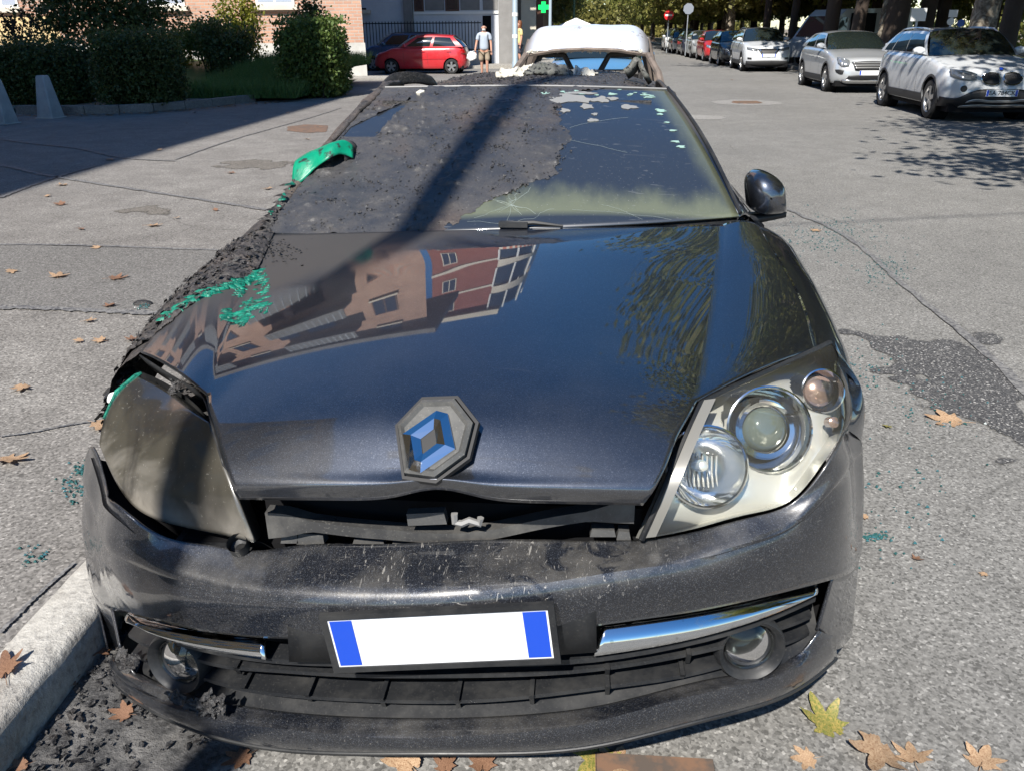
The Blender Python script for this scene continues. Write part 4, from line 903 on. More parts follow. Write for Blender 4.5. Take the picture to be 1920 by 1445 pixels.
obj('bowl_rim', MB().lathe([(.078,.022),(.080,.026),(.077,.027),(.074,.023)], 40, c, axl), M['chrome'], bw); [obj('bowl_rib', MB().tube([c+axl/np.linalg.norm(axl)*(d_+.003)+np.array([x_,0,0])+np.array([0,.3,.9])*z_ for d_, z_ in ((-.030,-.045),(-.046,-.015),(-.047,.02))], .0018, 4), M['silver'], bw) for x_ in np.linspace(-.036, .036, 9)]; obj('bulb', MB().lathe([(.012,-.05),(.012,-.015),(.009,.0),(.0,.004)], 16, c, axl), M['silver'], bw)
c = lamp_pos(1538,733,.045); bw = obj('indicator_bowl', MB().lathe([(.044,.014),(.040,.002),(.034,-.01)], 32, c, axl), M['chrome'], hous)
om = mat('amber_bulb', (.36,.25,.21), .2, .6, 1.0); obj('indicator_bulb', MB().lathe([(.033,-.01),(.031,-.002),(.022,.005),(.0,.008)], 28, c, axl), om, bw); obj('bowl_rim', MB().lathe([(.044,.014),(.046,.017),(.043,.018)], 32, c, axl), M['chrome'], bw)
c = lamp_pos(1562,790,.02); obj('side_bulb', MB().lathe([(.011,-.02),(.011,.004),(.0,.01)], 14, c, axl), om, hous)
wf = []
for f in np.linspace(0, 1, 14):
    a_ = spl(rE, 14)[int(round(f*13))]; zt_ = .66+(RS[0][0][2]-.66)*f; r0 = RS[0]; k_ = int(np.argmin(abs(r0[:, 2]-zt_))); b_ = np.array([np.interp(-zt_, -r0[:, 2], r0[:, 0]), r0[0][1], zt_])
    wf.append(row3(a_, (a_+b_)/2+np.array([.010,-.006,.002]), b_, 8))
obj('wing_front', MB().grid(np.array(wf)), M['paint'], CAR, ang=60)
# the smoked, sagged lamp on the burnt side
ti2, ki2, to2, ou2 = at(476,1016,Y=.105), at(392,792,Y=.25), at(256,704,Y=.50), at(186,832,Y=.36)
bE2 = [ti2, at(420,1003,Y=.13), at(335,985,Y=.165), at(255,952,Y=.22), at(212,893,Y=.29), ou2]; lE2 = [ti2, at(443,930,Y=.13), at(414,850,Y=.19), ki2]; tE2 = [ki2, at(352,760,Y=.34), at(302,724,Y=.46), to2]; rE2 = [ou2, at(195,785,Y=.41), at(220,735,Y=.46), to2]
LL, _n = lens_patch(bE2, tE2, lE2, rE2, .014)
for i in range(LL.shape[0]):
    for j in range(LL.shape[1]): LL[i, j] += np.array([-.3,-.6,.6])*.011*fbm(LL[i, j], 2, 9)*math.sin(math.pi*i/29)*math.sin(math.pi*j/35)**.5
def smoked():
    m = mat('smoked_headlamp_lens', (.03,.028,.024), .10, 0, 1.0, coat_rough=.03); t = NT(m); x, y, z = t.xyz()
    lo = t.mr(t.math('ADD', z, t.math('MULTIPLY', t.noise(6, 4, .6, 1.0), .25)), .84, .70); s1 = t.mr(t.noise(4.2, 4, .55, .9, co=t.mapping((1.1, 1, 1))), .46, .60)
    c = t.mix(t.math('MULTIPLY', lo, .85), (.046,.042,.033), (.27,.25,.22)); c = t.mix(t.math('MULTIPLY', s1, .85), c, (.020,.018,.016)); c = t.mix(t.math('MULTIPLY', t.mr(t.noise(170, 2), .68, .72), .25), c, (.4,.38,.34))
    t.put(c, 'Base Color'); t.put(t.mr(lo, 0, 1, .85, .25), 'Coat Weight'); t.put(t.mr(lo, 0, 1, .10, .25), 'Coat Roughness'); t.put(.35, 'Roughness'); return m
hl2 = obj('headlamp', MB().grid(LL[:, ::-1]), smoked(), CAR, ang=180, label='smoked brown headlamp, scorched by the fire'); solidify(hl2, .006)
mb = MB(); w2 = np.concatenate([LL[0], LL[:, -1], LL[-1][::-1], LL[::-1, 0]]); ce = w2.mean(0); mb.grid([w2+np.array([0,.006,-.004]), w2*.93+ce*.07+np.array([0,.07,-.045])]); obj('lamp_housing', mb, M['trim'], hl2)
mb = MB(); mb.tube(list(rE2[1:]+[to2+np.array([.012,.004,.006])]), [.004,.007,.006,.003], 6); obj('teal_edge', mb, M['teal'], hl2)
a = at(209,747,Y=.5); obj('pale_shard', MB().lathe([(.0,.012),(.012,.010),(.018,0),(.0,-.004)], 10, a+np.array([.005,0,0]), (-.6,-.6,.5)), M['white_paint'], hl2)
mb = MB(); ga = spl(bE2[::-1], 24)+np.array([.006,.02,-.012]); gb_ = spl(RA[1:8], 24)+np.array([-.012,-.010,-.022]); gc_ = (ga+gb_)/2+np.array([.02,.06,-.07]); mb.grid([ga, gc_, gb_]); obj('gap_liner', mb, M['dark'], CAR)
# scorched hood hinge edge and wing liner between lamp and hood on that side
mb = MB(); ln = [at(u, v, Y=y) for u, v, y in ((262,664,.575),(310,695,.50),(350,718,.40),(384,746,.29),(400,800,.20),(420,870,.12))]; lo2 = [p+np.array([.01,.03,-.05]) for p in ln]
mb.grid([spl(ln, 30), spl(lo2, 30)]); o = obj('hood_edge', mb, M['trim'], CAR); solidify(o, .004)
mb = MB(); A_ = [at(245,690,Y=.62), at(300,712,Y=.52), at(360,752,Y=.40), at(396,788,Y=.30)]; B_ = [p+np.array([.0,.05,-.16]) for p in A_]; mb.grid(loft([A_, B_], 24, 6)); obj('lamp_carrier', mb, M['trim'], CAR)
mb = MB()
for k in range(120):
    f = rk.random(); p = at(200+50*f+rk.gauss(0,5), 790-105*f+rk.gauss(0,6), Y=.52+.1*f); flake(mb, p, np.array([-.7,0,.7]), .006+.016*rk.random(), k)
for k in range(60):
    p = at(320+55*rk.random(), 712+25*rk.random(), Y=.42); flake(mb, p, np.array([0,-.5,.8]), .004+.010*rk.random(), k)
obj('charred_scraps', mb, M['char_black'], CAR, weld=False, smooth=False, kind='stuff')

# ---- badge: loose rhombus on its hexagonal base
bc = hood_pos(816,838); _hn = grid_normals(HOOD_G); _hn *= np.sign(_hn[..., 2:3]); _k = np.argmin(((HOOD_G-bc)**2).sum(2)); en = _hn.reshape(-1, 3)[_k]+np.array([-.12,-.05,.05]); en /= np.linalg.norm(en); bc = bc+en*.006; ex = np.array([.97,.0,.10]); ex /= np.linalg.norm(ex); ex -= en*np.dot(ex, en); ex /= np.linalg.norm(ex); ey = np.cross(en, ex)
def bpt(a, b, h): return bc + ex*a + ey*b + en*h
def poly(P_, s, h): return [bpt(a*s, b*s, h) for a, b in P_]
hexa = [(-.066,.030),(-.022,.078),(.040,.074),(.076,.022),(.062,-.040),(.008,-.078),(-.048,-.066)]
def ringmesh(lev):
    mb = MB(); n = len(lev[0]); 
    for a, b in zip(lev[:-1], lev[1:]): mb.add(list(a)+list(b), [(i, (i+1) % n, n+(i+1) % n, n+i) for i in range(n)])
    return mb
hs = obj('badge_recess', ringmesh([poly(hexa, 1.10, .000), poly(hexa, 1.08, .008), poly(hexa, 1.0, .008), poly(hexa, .98, -.02)]).add(poly(hexa, .98, -.008), [tuple(range(7))]), M['black'], CAR, smooth=False, fixn=True)
ex2 = ex*math.cos(.12)+ey*math.sin(.12); 
bd = obj('badge', ringmesh([poly(hexa, .96, -.01), poly(hexa, .96, .015), poly(hexa, .86, .020), poly(hexa, .78, .014)]).add(poly(hexa, .78, .014), [tuple(range(7))]), trim_mat('scuffed_badge_base', (.07,.07,.068), .45, .5), CAR, smooth=False, fixn=True, label='loose rhombus badge on hexagonal grey base')
th = -.38
def rot2(P_): return [(a*math.cos(th)-b*math.sin(th), a*math.sin(th)+b*math.cos(th)) for a, b in P_]
rho = rot2([(-.046,0),(-.010,.054),(.010,.054),(.046,0),(.010,-.054),(-.010,-.054)]); rin = rot2([(-.014,0),(-.001,.022),(.001,.022),(.014,0),(.001,-.022),(-.001,-.022)]); rmid = [((a+c)/2*1.0, (b+d)/2*1.0) for (a, b), (c, d) in zip(rho, rin)]
sh_ = lambda P_, h: [bpt(a*1.12-.004, b*1.08-.010, h) for a, b in P_]
obj('rhombus', ringmesh([sh_(rho, .013), sh_(rho, .020), sh_(rmid, .026), sh_(rin, .020), sh_(rin, .010)]), M['chrome_dirty'], bd, smooth=False, fixn=True)
obj('rhombus_hole', MB().add(sh_(rin, .0165), [tuple(range(6))]), M['black'], bd, smooth=False)

# ---- door mirror
Pm = [(1407,392),(1404,360),(1408,335),(1420,325),(1438,325),(1456,333),(1470,348),(1474,375),(1472,398),(1455,402),(1425,402)]
ring = np.array([at(u, v, Y=1.53) for u, v in Pm]); ring = spl(np.vstack([ring, ring[:1]]), 33)[:-1]; cm = ring.mean(0)
rows = [cm[None]*(1-f)+ring*f+np.array([0, dy, 0]) for f, dy in ((.05,-.062),(.35,-.060),(.62,-.052),(.84,-.034),(.95,-.014),(1.0,.01),(1.0,.07),(.97,.09),(.9,.088),(.88,.07),(.3,.07),(.02,.07))]
mr_ = obj('door_mirror', MB().grid(rows, closeu=True), M['paint'], CAR, ang=50, fixn=True)
mb = MB(); a, b = at(1385,420,Y=1.50), at(1474,408,Y=1.56); G_ = loft([[a+np.array([-.02,0,-.01]), (a+b)/2+np.array([0,0,-.006]), b], [a+np.array([-.02,0,.03]), (a+b)/2+np.array([0,0,.015]), b+np.array([0,0,.018])]], 12, 3)
o = obj('mirror_arm', MB().grid(G_), M['trim'], mr_); solidify(o, .07)

# ================================================================= parked cars
def car_paint(name, c, metal=.0, rough=.35, coat=1.0):
    m = mat(name, c, rough, metal, coat, coat_rough=.03); t = NT(m); n = t.noise(3, 5, .65)
    t.put(t.mix(t.math('MULTIPLY', t.mr(n, .4, .75), .25), c, tuple(.6*x+.1 for x in c)), 'Base Color'); t.put(t.mr(n, .3, .8, .02, .12), 'Coat Roughness'); return m
M['car_glass'] = mat('tinted_car_glass', (.012,.017,.016), .05, 0, 1.0, spec=.7, coat_rough=.01)
M['alloy'] = mat('alloy_wheel', (.5,.5,.5), .3, .85); M['alloy_dark'] = mat('brake_dark', (.05,.045,.04), .6, .3)
M['lamp_glass'] = mat('headlamp_glass', (.16,.17,.18), .08, .2, 1.0); M['lamp_chrome'] = mat('lamp_bright', (.75,.76,.78), .12, .9)
M['red_lamp'] = mat('tail_lamp_red', (.45,.01,.01), .15, 0, 1.0); M['grey_clad'] = mat('grey_cladding', (.045,.045,.047), .6)
M['cabin'] = mat('dark_cabin', (.02,.02,.022), .8)
LEV = np.array([0, .05, .14, .27, .40, .54, .68, .80, .90, .96, 1.0])
class Car:
    def __init__(s, name, paint, loc, rz=0, L=4.4, W=1.8, H=1.55, wb=2.7, fo=.87, r=.33, hf=.80, hr=1.0, yc=1.15, yr=1.95, yre=3.85, yrb=4.30, belt=1.0, zb=.24, ov_r=.10, wr=.70, rake=.10, nose=1.0, clad=False, **k):
        s.__dict__.update(locals()); s.root = empty(name, loc, rz, **k); s.paint = paint; s.body()
    def ztop(s, y): return pch([0, .10, .35, s.yc, s.yc+.5, s.yrb, s.L-.02, s.L], [s.hf-.07, s.hf, s.hf+.05, s.hr, s.belt, s.belt+.03, s.belt-.01, s.belt-.06], np.clip(y, 0, s.L))
    def zbot(s, y):
        z = s.zb
        for c in (s.fo, s.fo+s.wb):
            d = (s.r+.045)**2-(y-c)**2
            if d > 0: z = max(z, s.r+math.sqrt(d))
        return z
    def prof(s, f): return np.interp(f, [0,.06,.2,.42,.62,.82,.94,1.0], [.93,.965,.985,1.0,1.0,.985,.955,.90])
    def yin(s, f, y):
        a = np.interp(f, [0,.12,.3,.5,.75,.92,1.0], [.10,.03,0,.005,.035,.075,.13])*s.nose; b = np.interp(f, [0,.12,.35,.5,.8,1.0], [.10,.03,0,.02,.06,.12])
        return a*max(0, 1-y/.9)**1.0 - b*max(0, 1-(s.L-y)/.8)
    def plan(s):
        w = s.W/2; F = [(0,0),(.3,.010),(.52,.035),(.68,.075),(.80,.135),(.885,.215),(.945,.32),(.98,.47),(.995,.65)]; B = [(.995,.62),(.975,.42),(.93,.26),(.86,.15),(.74,.07),(.5,.02),(0,0)]
        P = [(x*w, y) for x, y in spl(F, 22)]
        ys = sorted(set(np.round(np.concatenate([np.linspace(.7, s.L-.7, 34), *[np.linspace(c-s.r-.06, c+s.r+.06, 19) for c in (s.fo, s.fo+s.wb)]]), 4))); ys = [y for y in ys if .66 < y < s.L-.64]
        return P + [(w, y) for y in ys] + [(x*w, s.L-y) for x, y in spl(B, 18)]
    def fy(s, x, z):
        """front face depth at (x, z)"""
        w = s.W/2; P = s.plan()[:22]; y = np.interp(abs(x), [p[0]*.985 for p in P], [p[1] for p in P]); zt = float(s.ztop(y)); f = np.clip((z-s.zb)/(zt-s.zb), 0, 1); return y + s.yin(f, y)
    def by(s, x, z):
        P = s.plan()[-18:][::-1]; y = np.interp(abs(x), [p[0]*.985 for p in P], [p[1] for p in P]); zt = float(s.ztop(y)); f = np.clip((z-s.zb)/(zt-s.zb), 0, 1); return y + s.yin(f, y)
    def sx(s, y, z):
        zt = float(s.ztop(y)); f = (z-s.zb)/(zt-s.zb); return s.W/2*s.prof(f)
    def body(s):
        P = s.plan(); rows = []
        for x, y in P:
            zt, zb = float(s.ztop(y)), s.zbot(y); row = []
            for f in LEV:
                z = zb+(zt-zb)*f; fa = (z-s.zb)/(zt-s.zb); row.append((x*s.prof(fa), y+s.yin(fa, y), z))
            rows.append(row)
        A = np.array(rows); mb = MB().grid(A, flip=True); B = A.copy(); B[..., 0] *= -1; mb.grid(B)
        top = []
        for r in A:
            t_ = r[-1]; top.append([(t_[0]*u, t_[1], t_[2]+.045*(1-u*u)*min(1, t_[0]/.5)) for u in np.linspace(-1, 1, 11)])
        mb.grid(top); s.shell = obj('body', mb, s.paint, s.root, ang=38)
        obj('underbody', MB().box(-s.W/2+.12, s.W/2-.12, .15, s.L-.15, .17, .30), M['dark'], s.root, smooth=False)
        for c in (s.fo, s.fo+s.wb):
            for sx in (-1, 1):
                obj('wheel_well', MB().lathe([(s.r+.055, 0), (s.r+.055, -.26), (.02, -.26)], 24, (sx*(s.W/2-.03), c, s.r), (sx,0,0)), M['dark'], s.root)
                s.wheel(sx, c)
    def wheel(s, sx, yc):
        r = s.r; cx = sx*(s.W/2-.115)
        w = obj('wheel', MB().lathe([(r*.66,-.09),(r*.70,-.105),(r*.93,-.10),(r,-.06),(r,.06),(r*.93,.10),(r*.70,.105),(r*.665,.095)], 30, (cx, yc, r), (sx,0,0)), M['rubber'], s.root)
        mb = MB().lathe([(r*.665,.098),(r*.63,.085),(r*.60,.03)], 30, (cx, yc, r), (sx,0,0)); mb.lathe([(.0,.085),(.05,.083),(.062,.06)], 16, (cx, yc, r), (sx,0,0))
        for k in range(s.__dict__.get('spokes', 5)):
            a = 6.2832*k/5+.3; d = np.array([0, math.cos(a), math.sin(a)]); e = np.array([0, -math.sin(a), math.cos(a)]); c = np.array([cx+sx*.062, yc, r]); h = np.array([sx*.026, 0, 0])
            p = [c+d*.04-e*.03, c+d*.04+e*.03, c+d*r*.64+e*.045, c+d*r*.64-e*.045]; mb.prism(p, h)
        obj('rim', mb, M['alloy'], w, ang=30, fixn=True); obj('brake_disc', MB().lathe([(.0,.02),(r*.6,.02)], 20, (cx, yc, r), (sx,0,0)), M['alloy_dark'], w)
    def fpatch(s, name, up, lo, m, lift=.008, n=14, k=5, parent=None, back=False):
        G_ = loft([[(a, 0, b) for a, b in up], [(a, 0, b) for a, b in lo]], n, k)
        for i in range(k):
            for j in range(n): x, z = G_[i, j, 0], G_[i, j, 2]; G_[i, j, 1] = s.by(x, z)+lift if back else s.fy(x, z)-lift
        o = obj(name, MB().grid(G_, flip=back), m, parent or s.root); solidify(o, .012); return o
    def spatch(s, name, sx, up, lo, m, lift=.004, n=10, k=4, parent=None):
        G_ = loft([[(0, a, b) for a, b in up], [(0, a, b) for a, b in lo]], n, k)
        for i in range(k):
            for j in range(n): G_[i, j, 0] = sx*(s.sx(G_[i, j, 1], G_[i, j, 2])+lift)
        return obj(name, MB().grid(G_, flip=sx < 0), m, parent or s.root)
    def mirror2(s, pts): return [(-x, z) for x, z in pts]
    def both(s, name, up, lo, m, **k): return [s.fpatch(name, up, lo, m, **k), s.fpatch(name, s.mirror2(up)[::-1], s.mirror2(lo)[::-1], m, **k)]
    def house(s, glass=None, pillars=True, rails=None, wins=((.05,.40),(.44,.72),(.76,.95)), roof=None, bmul=.90):
        g = glass or M['car_glass']; w = s.W/2; wb_ = w*bmul; wr = w*s.wr; H = s.H; b = s.belt
        wbase = [(-wb_+.03, s.yc+.22, s.hr+.02), (-wb_*.6, s.yc+.07, s.hr+.045), (0, s.yc+.02, s.hr+.05), (wb_*.6, s.yc+.07, s.hr+.045), (wb_-.03, s.yc+.22, s.hr+.02)]
        wtop = [(-wr, s.yr+.08, H-.085), (-wr*.6, s.yr+.015, H-.045), (0, s.yr, H-.035), (wr*.6, s.yr+.015, H-.045), (wr, s.yr+.08, H-.085)]
        rtop = [(-wr*.94, s.yre-.05, H-.10), (-wr*.6, s.yre, H-.065), (0, s.yre+.02, H-.055), (wr*.6, s.yre, H-.065), (wr*.94, s.yre-.05, H-.10)]
        mid = [(x, (a+c)/2, z+.045) for (x, a, z), (_, c, _2) in zip([(x, y, min(z, zz)) for (x, y, z), (_, _3, zz) in zip(wtop, rtop)], rtop)]
        rbase = [(-wb_*.92, s.yrb, b+.03), (-wb_*.6, s.yrb+.06, b+.04), (0, s.yrb+.08, b+.045), (wb_*.6, s.yrb+.06, b+.04), (wb_*.92, s.yrb, b+.03)]
        m1 = [((a[0]+c[0])/2, (a[1]+c[1])/2-.02, (a[2]+c[2])/2+.025) for a, c in zip(wbase, wtop)]
        obj('windscreen', MB().grid(loft([wbase, m1, wtop], 20, 10)), g, s.root)
        rf = obj('roof', MB().grid(loft([wtop, [(x, y+(m_[1]-y)*.3, z+(m_[2]-z)*.75) for (x, y, z), m_ in zip(wtop, mid)], mid, rtop], 20, 14)), roof or s.paint, s.root)
        m2 = [((a[0]+c[0])/2, (a[1]+c[1])/2+.03, (a[2]+c[2])/2+.02) for a, c in zip(rtop, rbase)]
        obj('rear_window', MB().grid(loft([rtop, m2, rbase], 20, 8)), g, s.root)
        for sx in (-1, 1):
            base = lambda a: np.array([sx*(wb_-.0), s.yc+.20+(s.yrb+.0-s.yc-.20)*a, b+.015+.02*a]); top = lambda a: np.array([sx*(wr*(1-.06*a)+.004), s.yr+.07+(s.yre-.04-s.yr-.07)*a, H-.086-.014*a+.035*math.sin(math.pi*a)])
            S = lambda a, v, o_=0.: base(a)*(1-v)+top(a)*v+np.array([sx*(.03*math.sin(math.pi*v)+o_), 0, .0])
            obj('side_frame', MB().grid([[S(a, v) for a in np.linspace(0, 1, 24)] for v in np.linspace(0, 1, 7)], flip=sx < 0), s.paint, s.root)
            for a0, a1 in wins:
                obj('side_window', MB().grid([[S(a0+(a1-a0)*(u+(.05*v if a0 < .1 else 0)*(1-u)), .07+.80*v, .005) for u in np.linspace(0, 1, 8)] for v in np.linspace(0, 1, 6)], flip=sx < 0), g, s.root)
            # mirror
            c = base(.08)+np.array([sx*.10, -.02, .075]); mb = MB().lathe([(.0,-.06),(.05,-.052),(.078,-.02),(.082,.03),(.07,.05),(.0,.05)], 16, (0,0,0), (0,1,0)); mb.v = [(x*1.35+c[0], y+c[1], z*.85+c[2]) for x, y, z in mb.v]; mb.box(min(c[0], c[0]-sx*.12), max(c[0], c[0]-sx*.12), c[1]-.015, c[1]+.03, c[2]-.06, c[2]-.03); obj('door_mirror', mb, s.paint, s.root)
            if rails: mb = MB().tube([top(a)+np.array([-sx*.03, 0, .045 if 0 < a < 1 else .0]) for a in np.linspace(0, 1, 12)], .016, 6); obj('roof_rail', mb, rails, s.root)
            # door seams and handles
            for yd in (s.yc+.32, s.fo+s.wb*.60):
                s.spatch('door_seam', sx, [(yd, s.belt-.02), (yd+.008, s.belt-.02)], [(yd+.03, s.zb+.13), (yd+.038, s.zb+.13)], M['black'], .002, 2, 8)
            for yd in (s.fo+s.wb*.50, s.fo+s.wb*.93): s.spatch('door_handle', sx, [(yd, s.belt-.12), (yd+.17, s.belt-.115)], [(yd, s.belt-.15), (yd+.17, s.belt-.145)], s.paint, .022, 4, 3)
            if s.clad:
                s.spatch('sill', sx, [(s.fo+s.r+.02, s.zb+.16), (s.fo+s.wb-s.r-.02, s.zb+.16)], [(s.fo+s.r+.02, s.zb+.01), (s.fo+s.wb-s.r-.02, s.zb+.01)], M['grey_clad'], .012, 12, 4)
                for c in (s.fo, s.fo+s.wb):
                    rows = []
                    for rad in (s.r+.043, s.r+.085): rows.append([(sx*(s.sx(c+rad*math.cos(a), max(s.zb, s.r+rad*math.sin(a)))+.008), c+rad*math.cos(a), s.r+rad*math.sin(a)) for a in np.linspace(-.15, math.pi+.15, 24)])
                    obj('arch_trim', MB().grid(rows, flip=sx > 0), M['grey_clad'], s.root)
    def plate(s, z, w=.52, h=.11, txt=None, lift=.03):
        y = s.fy(0, z)-lift; p = obj('number_plate', MB().box(-w/2, w/2, y, y+.006, z-h/2, z+h/2), M['plate_white'], s.root, smooth=False)
        for sx in (-1, 1): obj('plate_band', MB().box(min(sx*w/2*.985, sx*(w/2-.042)), max(sx*w/2*.985, sx*(w/2-.042)), y-.0012, y-.0002, z-h/2+.004, z+h/2-.004), M['plate_blue'], p, smooth=False)
        if txt: link('plate_text', text_mesh(txt, h*.92, M['ink']), p, (0, y-.0012, z), (math.pi/2, 0, 0))
        return p

WHITE = car_paint('white_car_paint', (.55,.57,.59)); SILVER = car_paint('silver_car_paint', (.52,.54,.56), .45, .3)
# -- white crossover at the right edge
c = Car('parked_car', WHITE, (7.52, 14.45, 0), R(-1.5), L=4.45, W=1.80, H=1.56, wb=2.76, fo=.86, r=.345, hf=.83, hr=1.04, yc=1.28, yr=2.02, yre=4.02, yrb=4.34, belt=1.06, zb=.26, nose=1.0, clad=True, label='white crossover with twin oval grille, nearest parked car at the right edge', cat='car', group='cars parked under the trees')
c.house(rails=c.paint, wins=((.05,.435),(.445,.75),(.765,.93)))
kid = [(.05,.80),(.12,.815),(.27,.80),(.32,.755)]; kl = [(.055,.655),(.12,.635),(.24,.645),(.30,.68)]
for o in c.both('grille', kid, kl, M['black'], lift=.012):
    pass
for sx in (-1, 1):
    pts = [(sx*a, 0, b) for a, b in [(.045,.80),(.12,.822),(.27,.808),(.33,.757),(.305,.675),(.24,.638),(.12,.628),(.05,.652),(.045,.80)]]; P_ = spl(pts, 40); mb = MB().tube([(x, c.fy(x, z)-.016, z) for x, _, z in P_], .011, 6, cap=False); obj('grille_surround', mb, M['chrome'], c.root)
    for k in range(8): x = sx*(.075+.03*k); obj('grille_bar', MB().box(x-.004, x+.004, c.fy(x, .73)-.020, c.fy(x, .73)-.006, .655, .795), M['grey_clad'], c.root, smooth=False)
for o in c.both('headlamp', [(.40,.80),(.52,.845),(.66,.87),(.80,.885)], [(.42,.71),(.55,.70),(.68,.715),(.79,.77)], M['lamp_glass'], lift=.012): pass
for sx in (-1, 1):
    for x, z in ((.52,.765),(.66,.785)): obj('lamp_ring', MB().lathe([(.030,-.006),(.045,.0),(.052,.004),(.054,-.004)], 20, (sx*x, c.fy(x, z)-.014, z), (sx*.3,-1,.1)), M['lamp_chrome'], c.root)
    obj('fog_lamp', MB().lathe([(.0,.004),(.045,.006),(.055,-.004)], 18, (sx*.60, c.fy(.60,.56)-.012, .565), (sx*.4,-1,0)), M['black'], c.root)
c.fpatch('lower_bumper', [(-.86,.42),(-.66,.42),(-.52,.50),(-.40,.545),(0,.555),(.40,.545),(.52,.50),(.66,.42),(.86,.42)], [(-.86,.26),(-.6,.25),(-.3,.25),(0,.25),(.3,.25),(.6,.25),(.86,.26)], M['black'], n=40, k=6, lift=.012)
c.fpatch('skid_trim', [(-.52,.365),(-.42,.40),(-.2,.385),(0,.385),(.2,.385),(.42,.40),(.52,.365)], [(-.54,.335),(-.40,.36),(-.2,.345),(0,.345),(.2,.345),(.40,.36),(.54,.335)], M['alloy'], lift=.03, n=30)
c.fpatch('skid_plate', [(-.6,.285),(-.3,.31),(0,.30),(.3,.31),(.6,.285)], [(-.62,.255),(-.3,.265),(0,.262),(.3,.265),(.62,.255)], M['alloy'], lift=.032, n=24)
c.plate(.50, txt='EA 784CK', lift=.05)
em = obj('badge', MB().lathe([(.0,.006),(.032,.005),(.038,.0)], 20, (0, c.fy(0,.86)+.06, .885), (0,-.6,.8)), M['plate_blue'], c.root); obj('badge_ring', MB().lathe([(.032,.005),(.040,.006),(.041,-.002)], 20, (0, c.fy(0,.86)+.06, .885), (0,-.6,.8)), M['chrome'], em)
for sx in (-1, 1): c.fpatch('tail_lamp', [(sx*.62,1.0),(sx*.80,1.0)], [(sx*.62,.85),(sx*.80,.87)], M['red_lamp'], back=True)
# -- silver crossover
c = Car('parked_car', SILVER, (7.58, 21.7, 0), R(-1), L=4.42, W=1.80, H=1.50, wb=2.70, fo=.87, r=.335, hf=.80, hr=1.0, yc=1.25, yr=2.05, yre=3.75, yrb=4.30, belt=1.03, zb=.24, clad=True, label='silver hatchback crossover with slatted grille, second parked car from the right', cat='car', group='cars parked under the trees')
c.house(wins=((.05,.44),(.48,.82)), bmul=.88)
c.fpatch('grille', [(-.44,.745),(-.2,.765),(0,.77),(.2,.765),(.44,.745)], [(-.36,.56),(-.2,.545),(0,.54),(.2,.545),(.36,.56)], M['black'], lift=.010, n=24)
for z, w in ((.735,.42),(.675,.40),(.615,.37)): c.fpatch('grille_slat', [(-w,z+.012),(0,z+.018),(w,z+.012)], [(-w,z-.014),(0,z-.010),(w,z-.014)], M['alloy'], lift=.03, n=24, k=3)
c.both('headlamp', [(.50,.79),(.62,.845),(.78,.87)], [(.50,.66),(.64,.64),(.76,.72)], M['lamp_glass'], lift=.012)
c.both('lamp_strip', [(.66,.66),(.70,.80),(.73,.85)], [(.69,.645),(.73,.79),(.76,.85)], M['lamp_chrome'], lift=.02)
c.both('side_intake', [(.62,.55),(.72,.575),(.80,.57)], [(.64,.46),(.72,.47),(.78,.51)], M['black'])
c.fpatch('lower_intake', [(-.5,.43),(0,.46),(.5,.43)], [(-.56,.33),(0,.33),(.56,.33)], M['black'], n=24); c.fpatch('skid_plate', [(-.66,.325),(0,.335),(.66,.325)], [(-.64,.285),(0,.28),(.64,.285)], M['chrome'], lift=.02, n=24)
c.plate(.50)
# -- white crossover with V grille further back
c = Car('parked_car', WHITE, (7.45, 33.4, 0), R(-1), L=4.38, W=1.81, H=1.60, wb=2.65, fo=.87, r=.335, hf=.88, hr=1.06, yc=1.15, yr=1.9, yre=3.75, yrb=4.25, belt=1.08, zb=.25, clad=True, label='white crossover with black V shaped grille, parked behind the silver one', cat='car', group='cars parked under the trees')
c.house(rails=M['alloy'], roof=M['grey_clad'])
c.fpatch('grille', [(-.42,.82),(-.2,.83),(0,.83),(.2,.83),(.42,.82)], [(-.20,.56),(-.1,.545),(0,.54),(.1,.545),(.20,.56)], M['black'], n=20)
for sx in (-1, 1): mb = MB().tube([(sx*x, c.fy(x, z)-.02, z) for x, z in ((.34,.82),(.27,.72),(.19,.62),(.10,.60))], .018, 6); obj('grille_wing', mb, M['chrome'], c.root)
c.both('headlamp', [(.42,.82),(.6,.86),(.80,.89)], [(.44,.76),(.6,.77),(.79,.82)], M['lamp_glass']); c.both('fog_recess', [(.62,.52),(.76,.53)], [(.62,.46),(.76,.47)], M['black'])
c.fpatch('lower_bumper', [(-.8,.40),(0,.42),(.8,.40)], [(-.8,.26),(0,.25),(.8,.26)], M['grey_clad'], n=24); c.plate(.60)
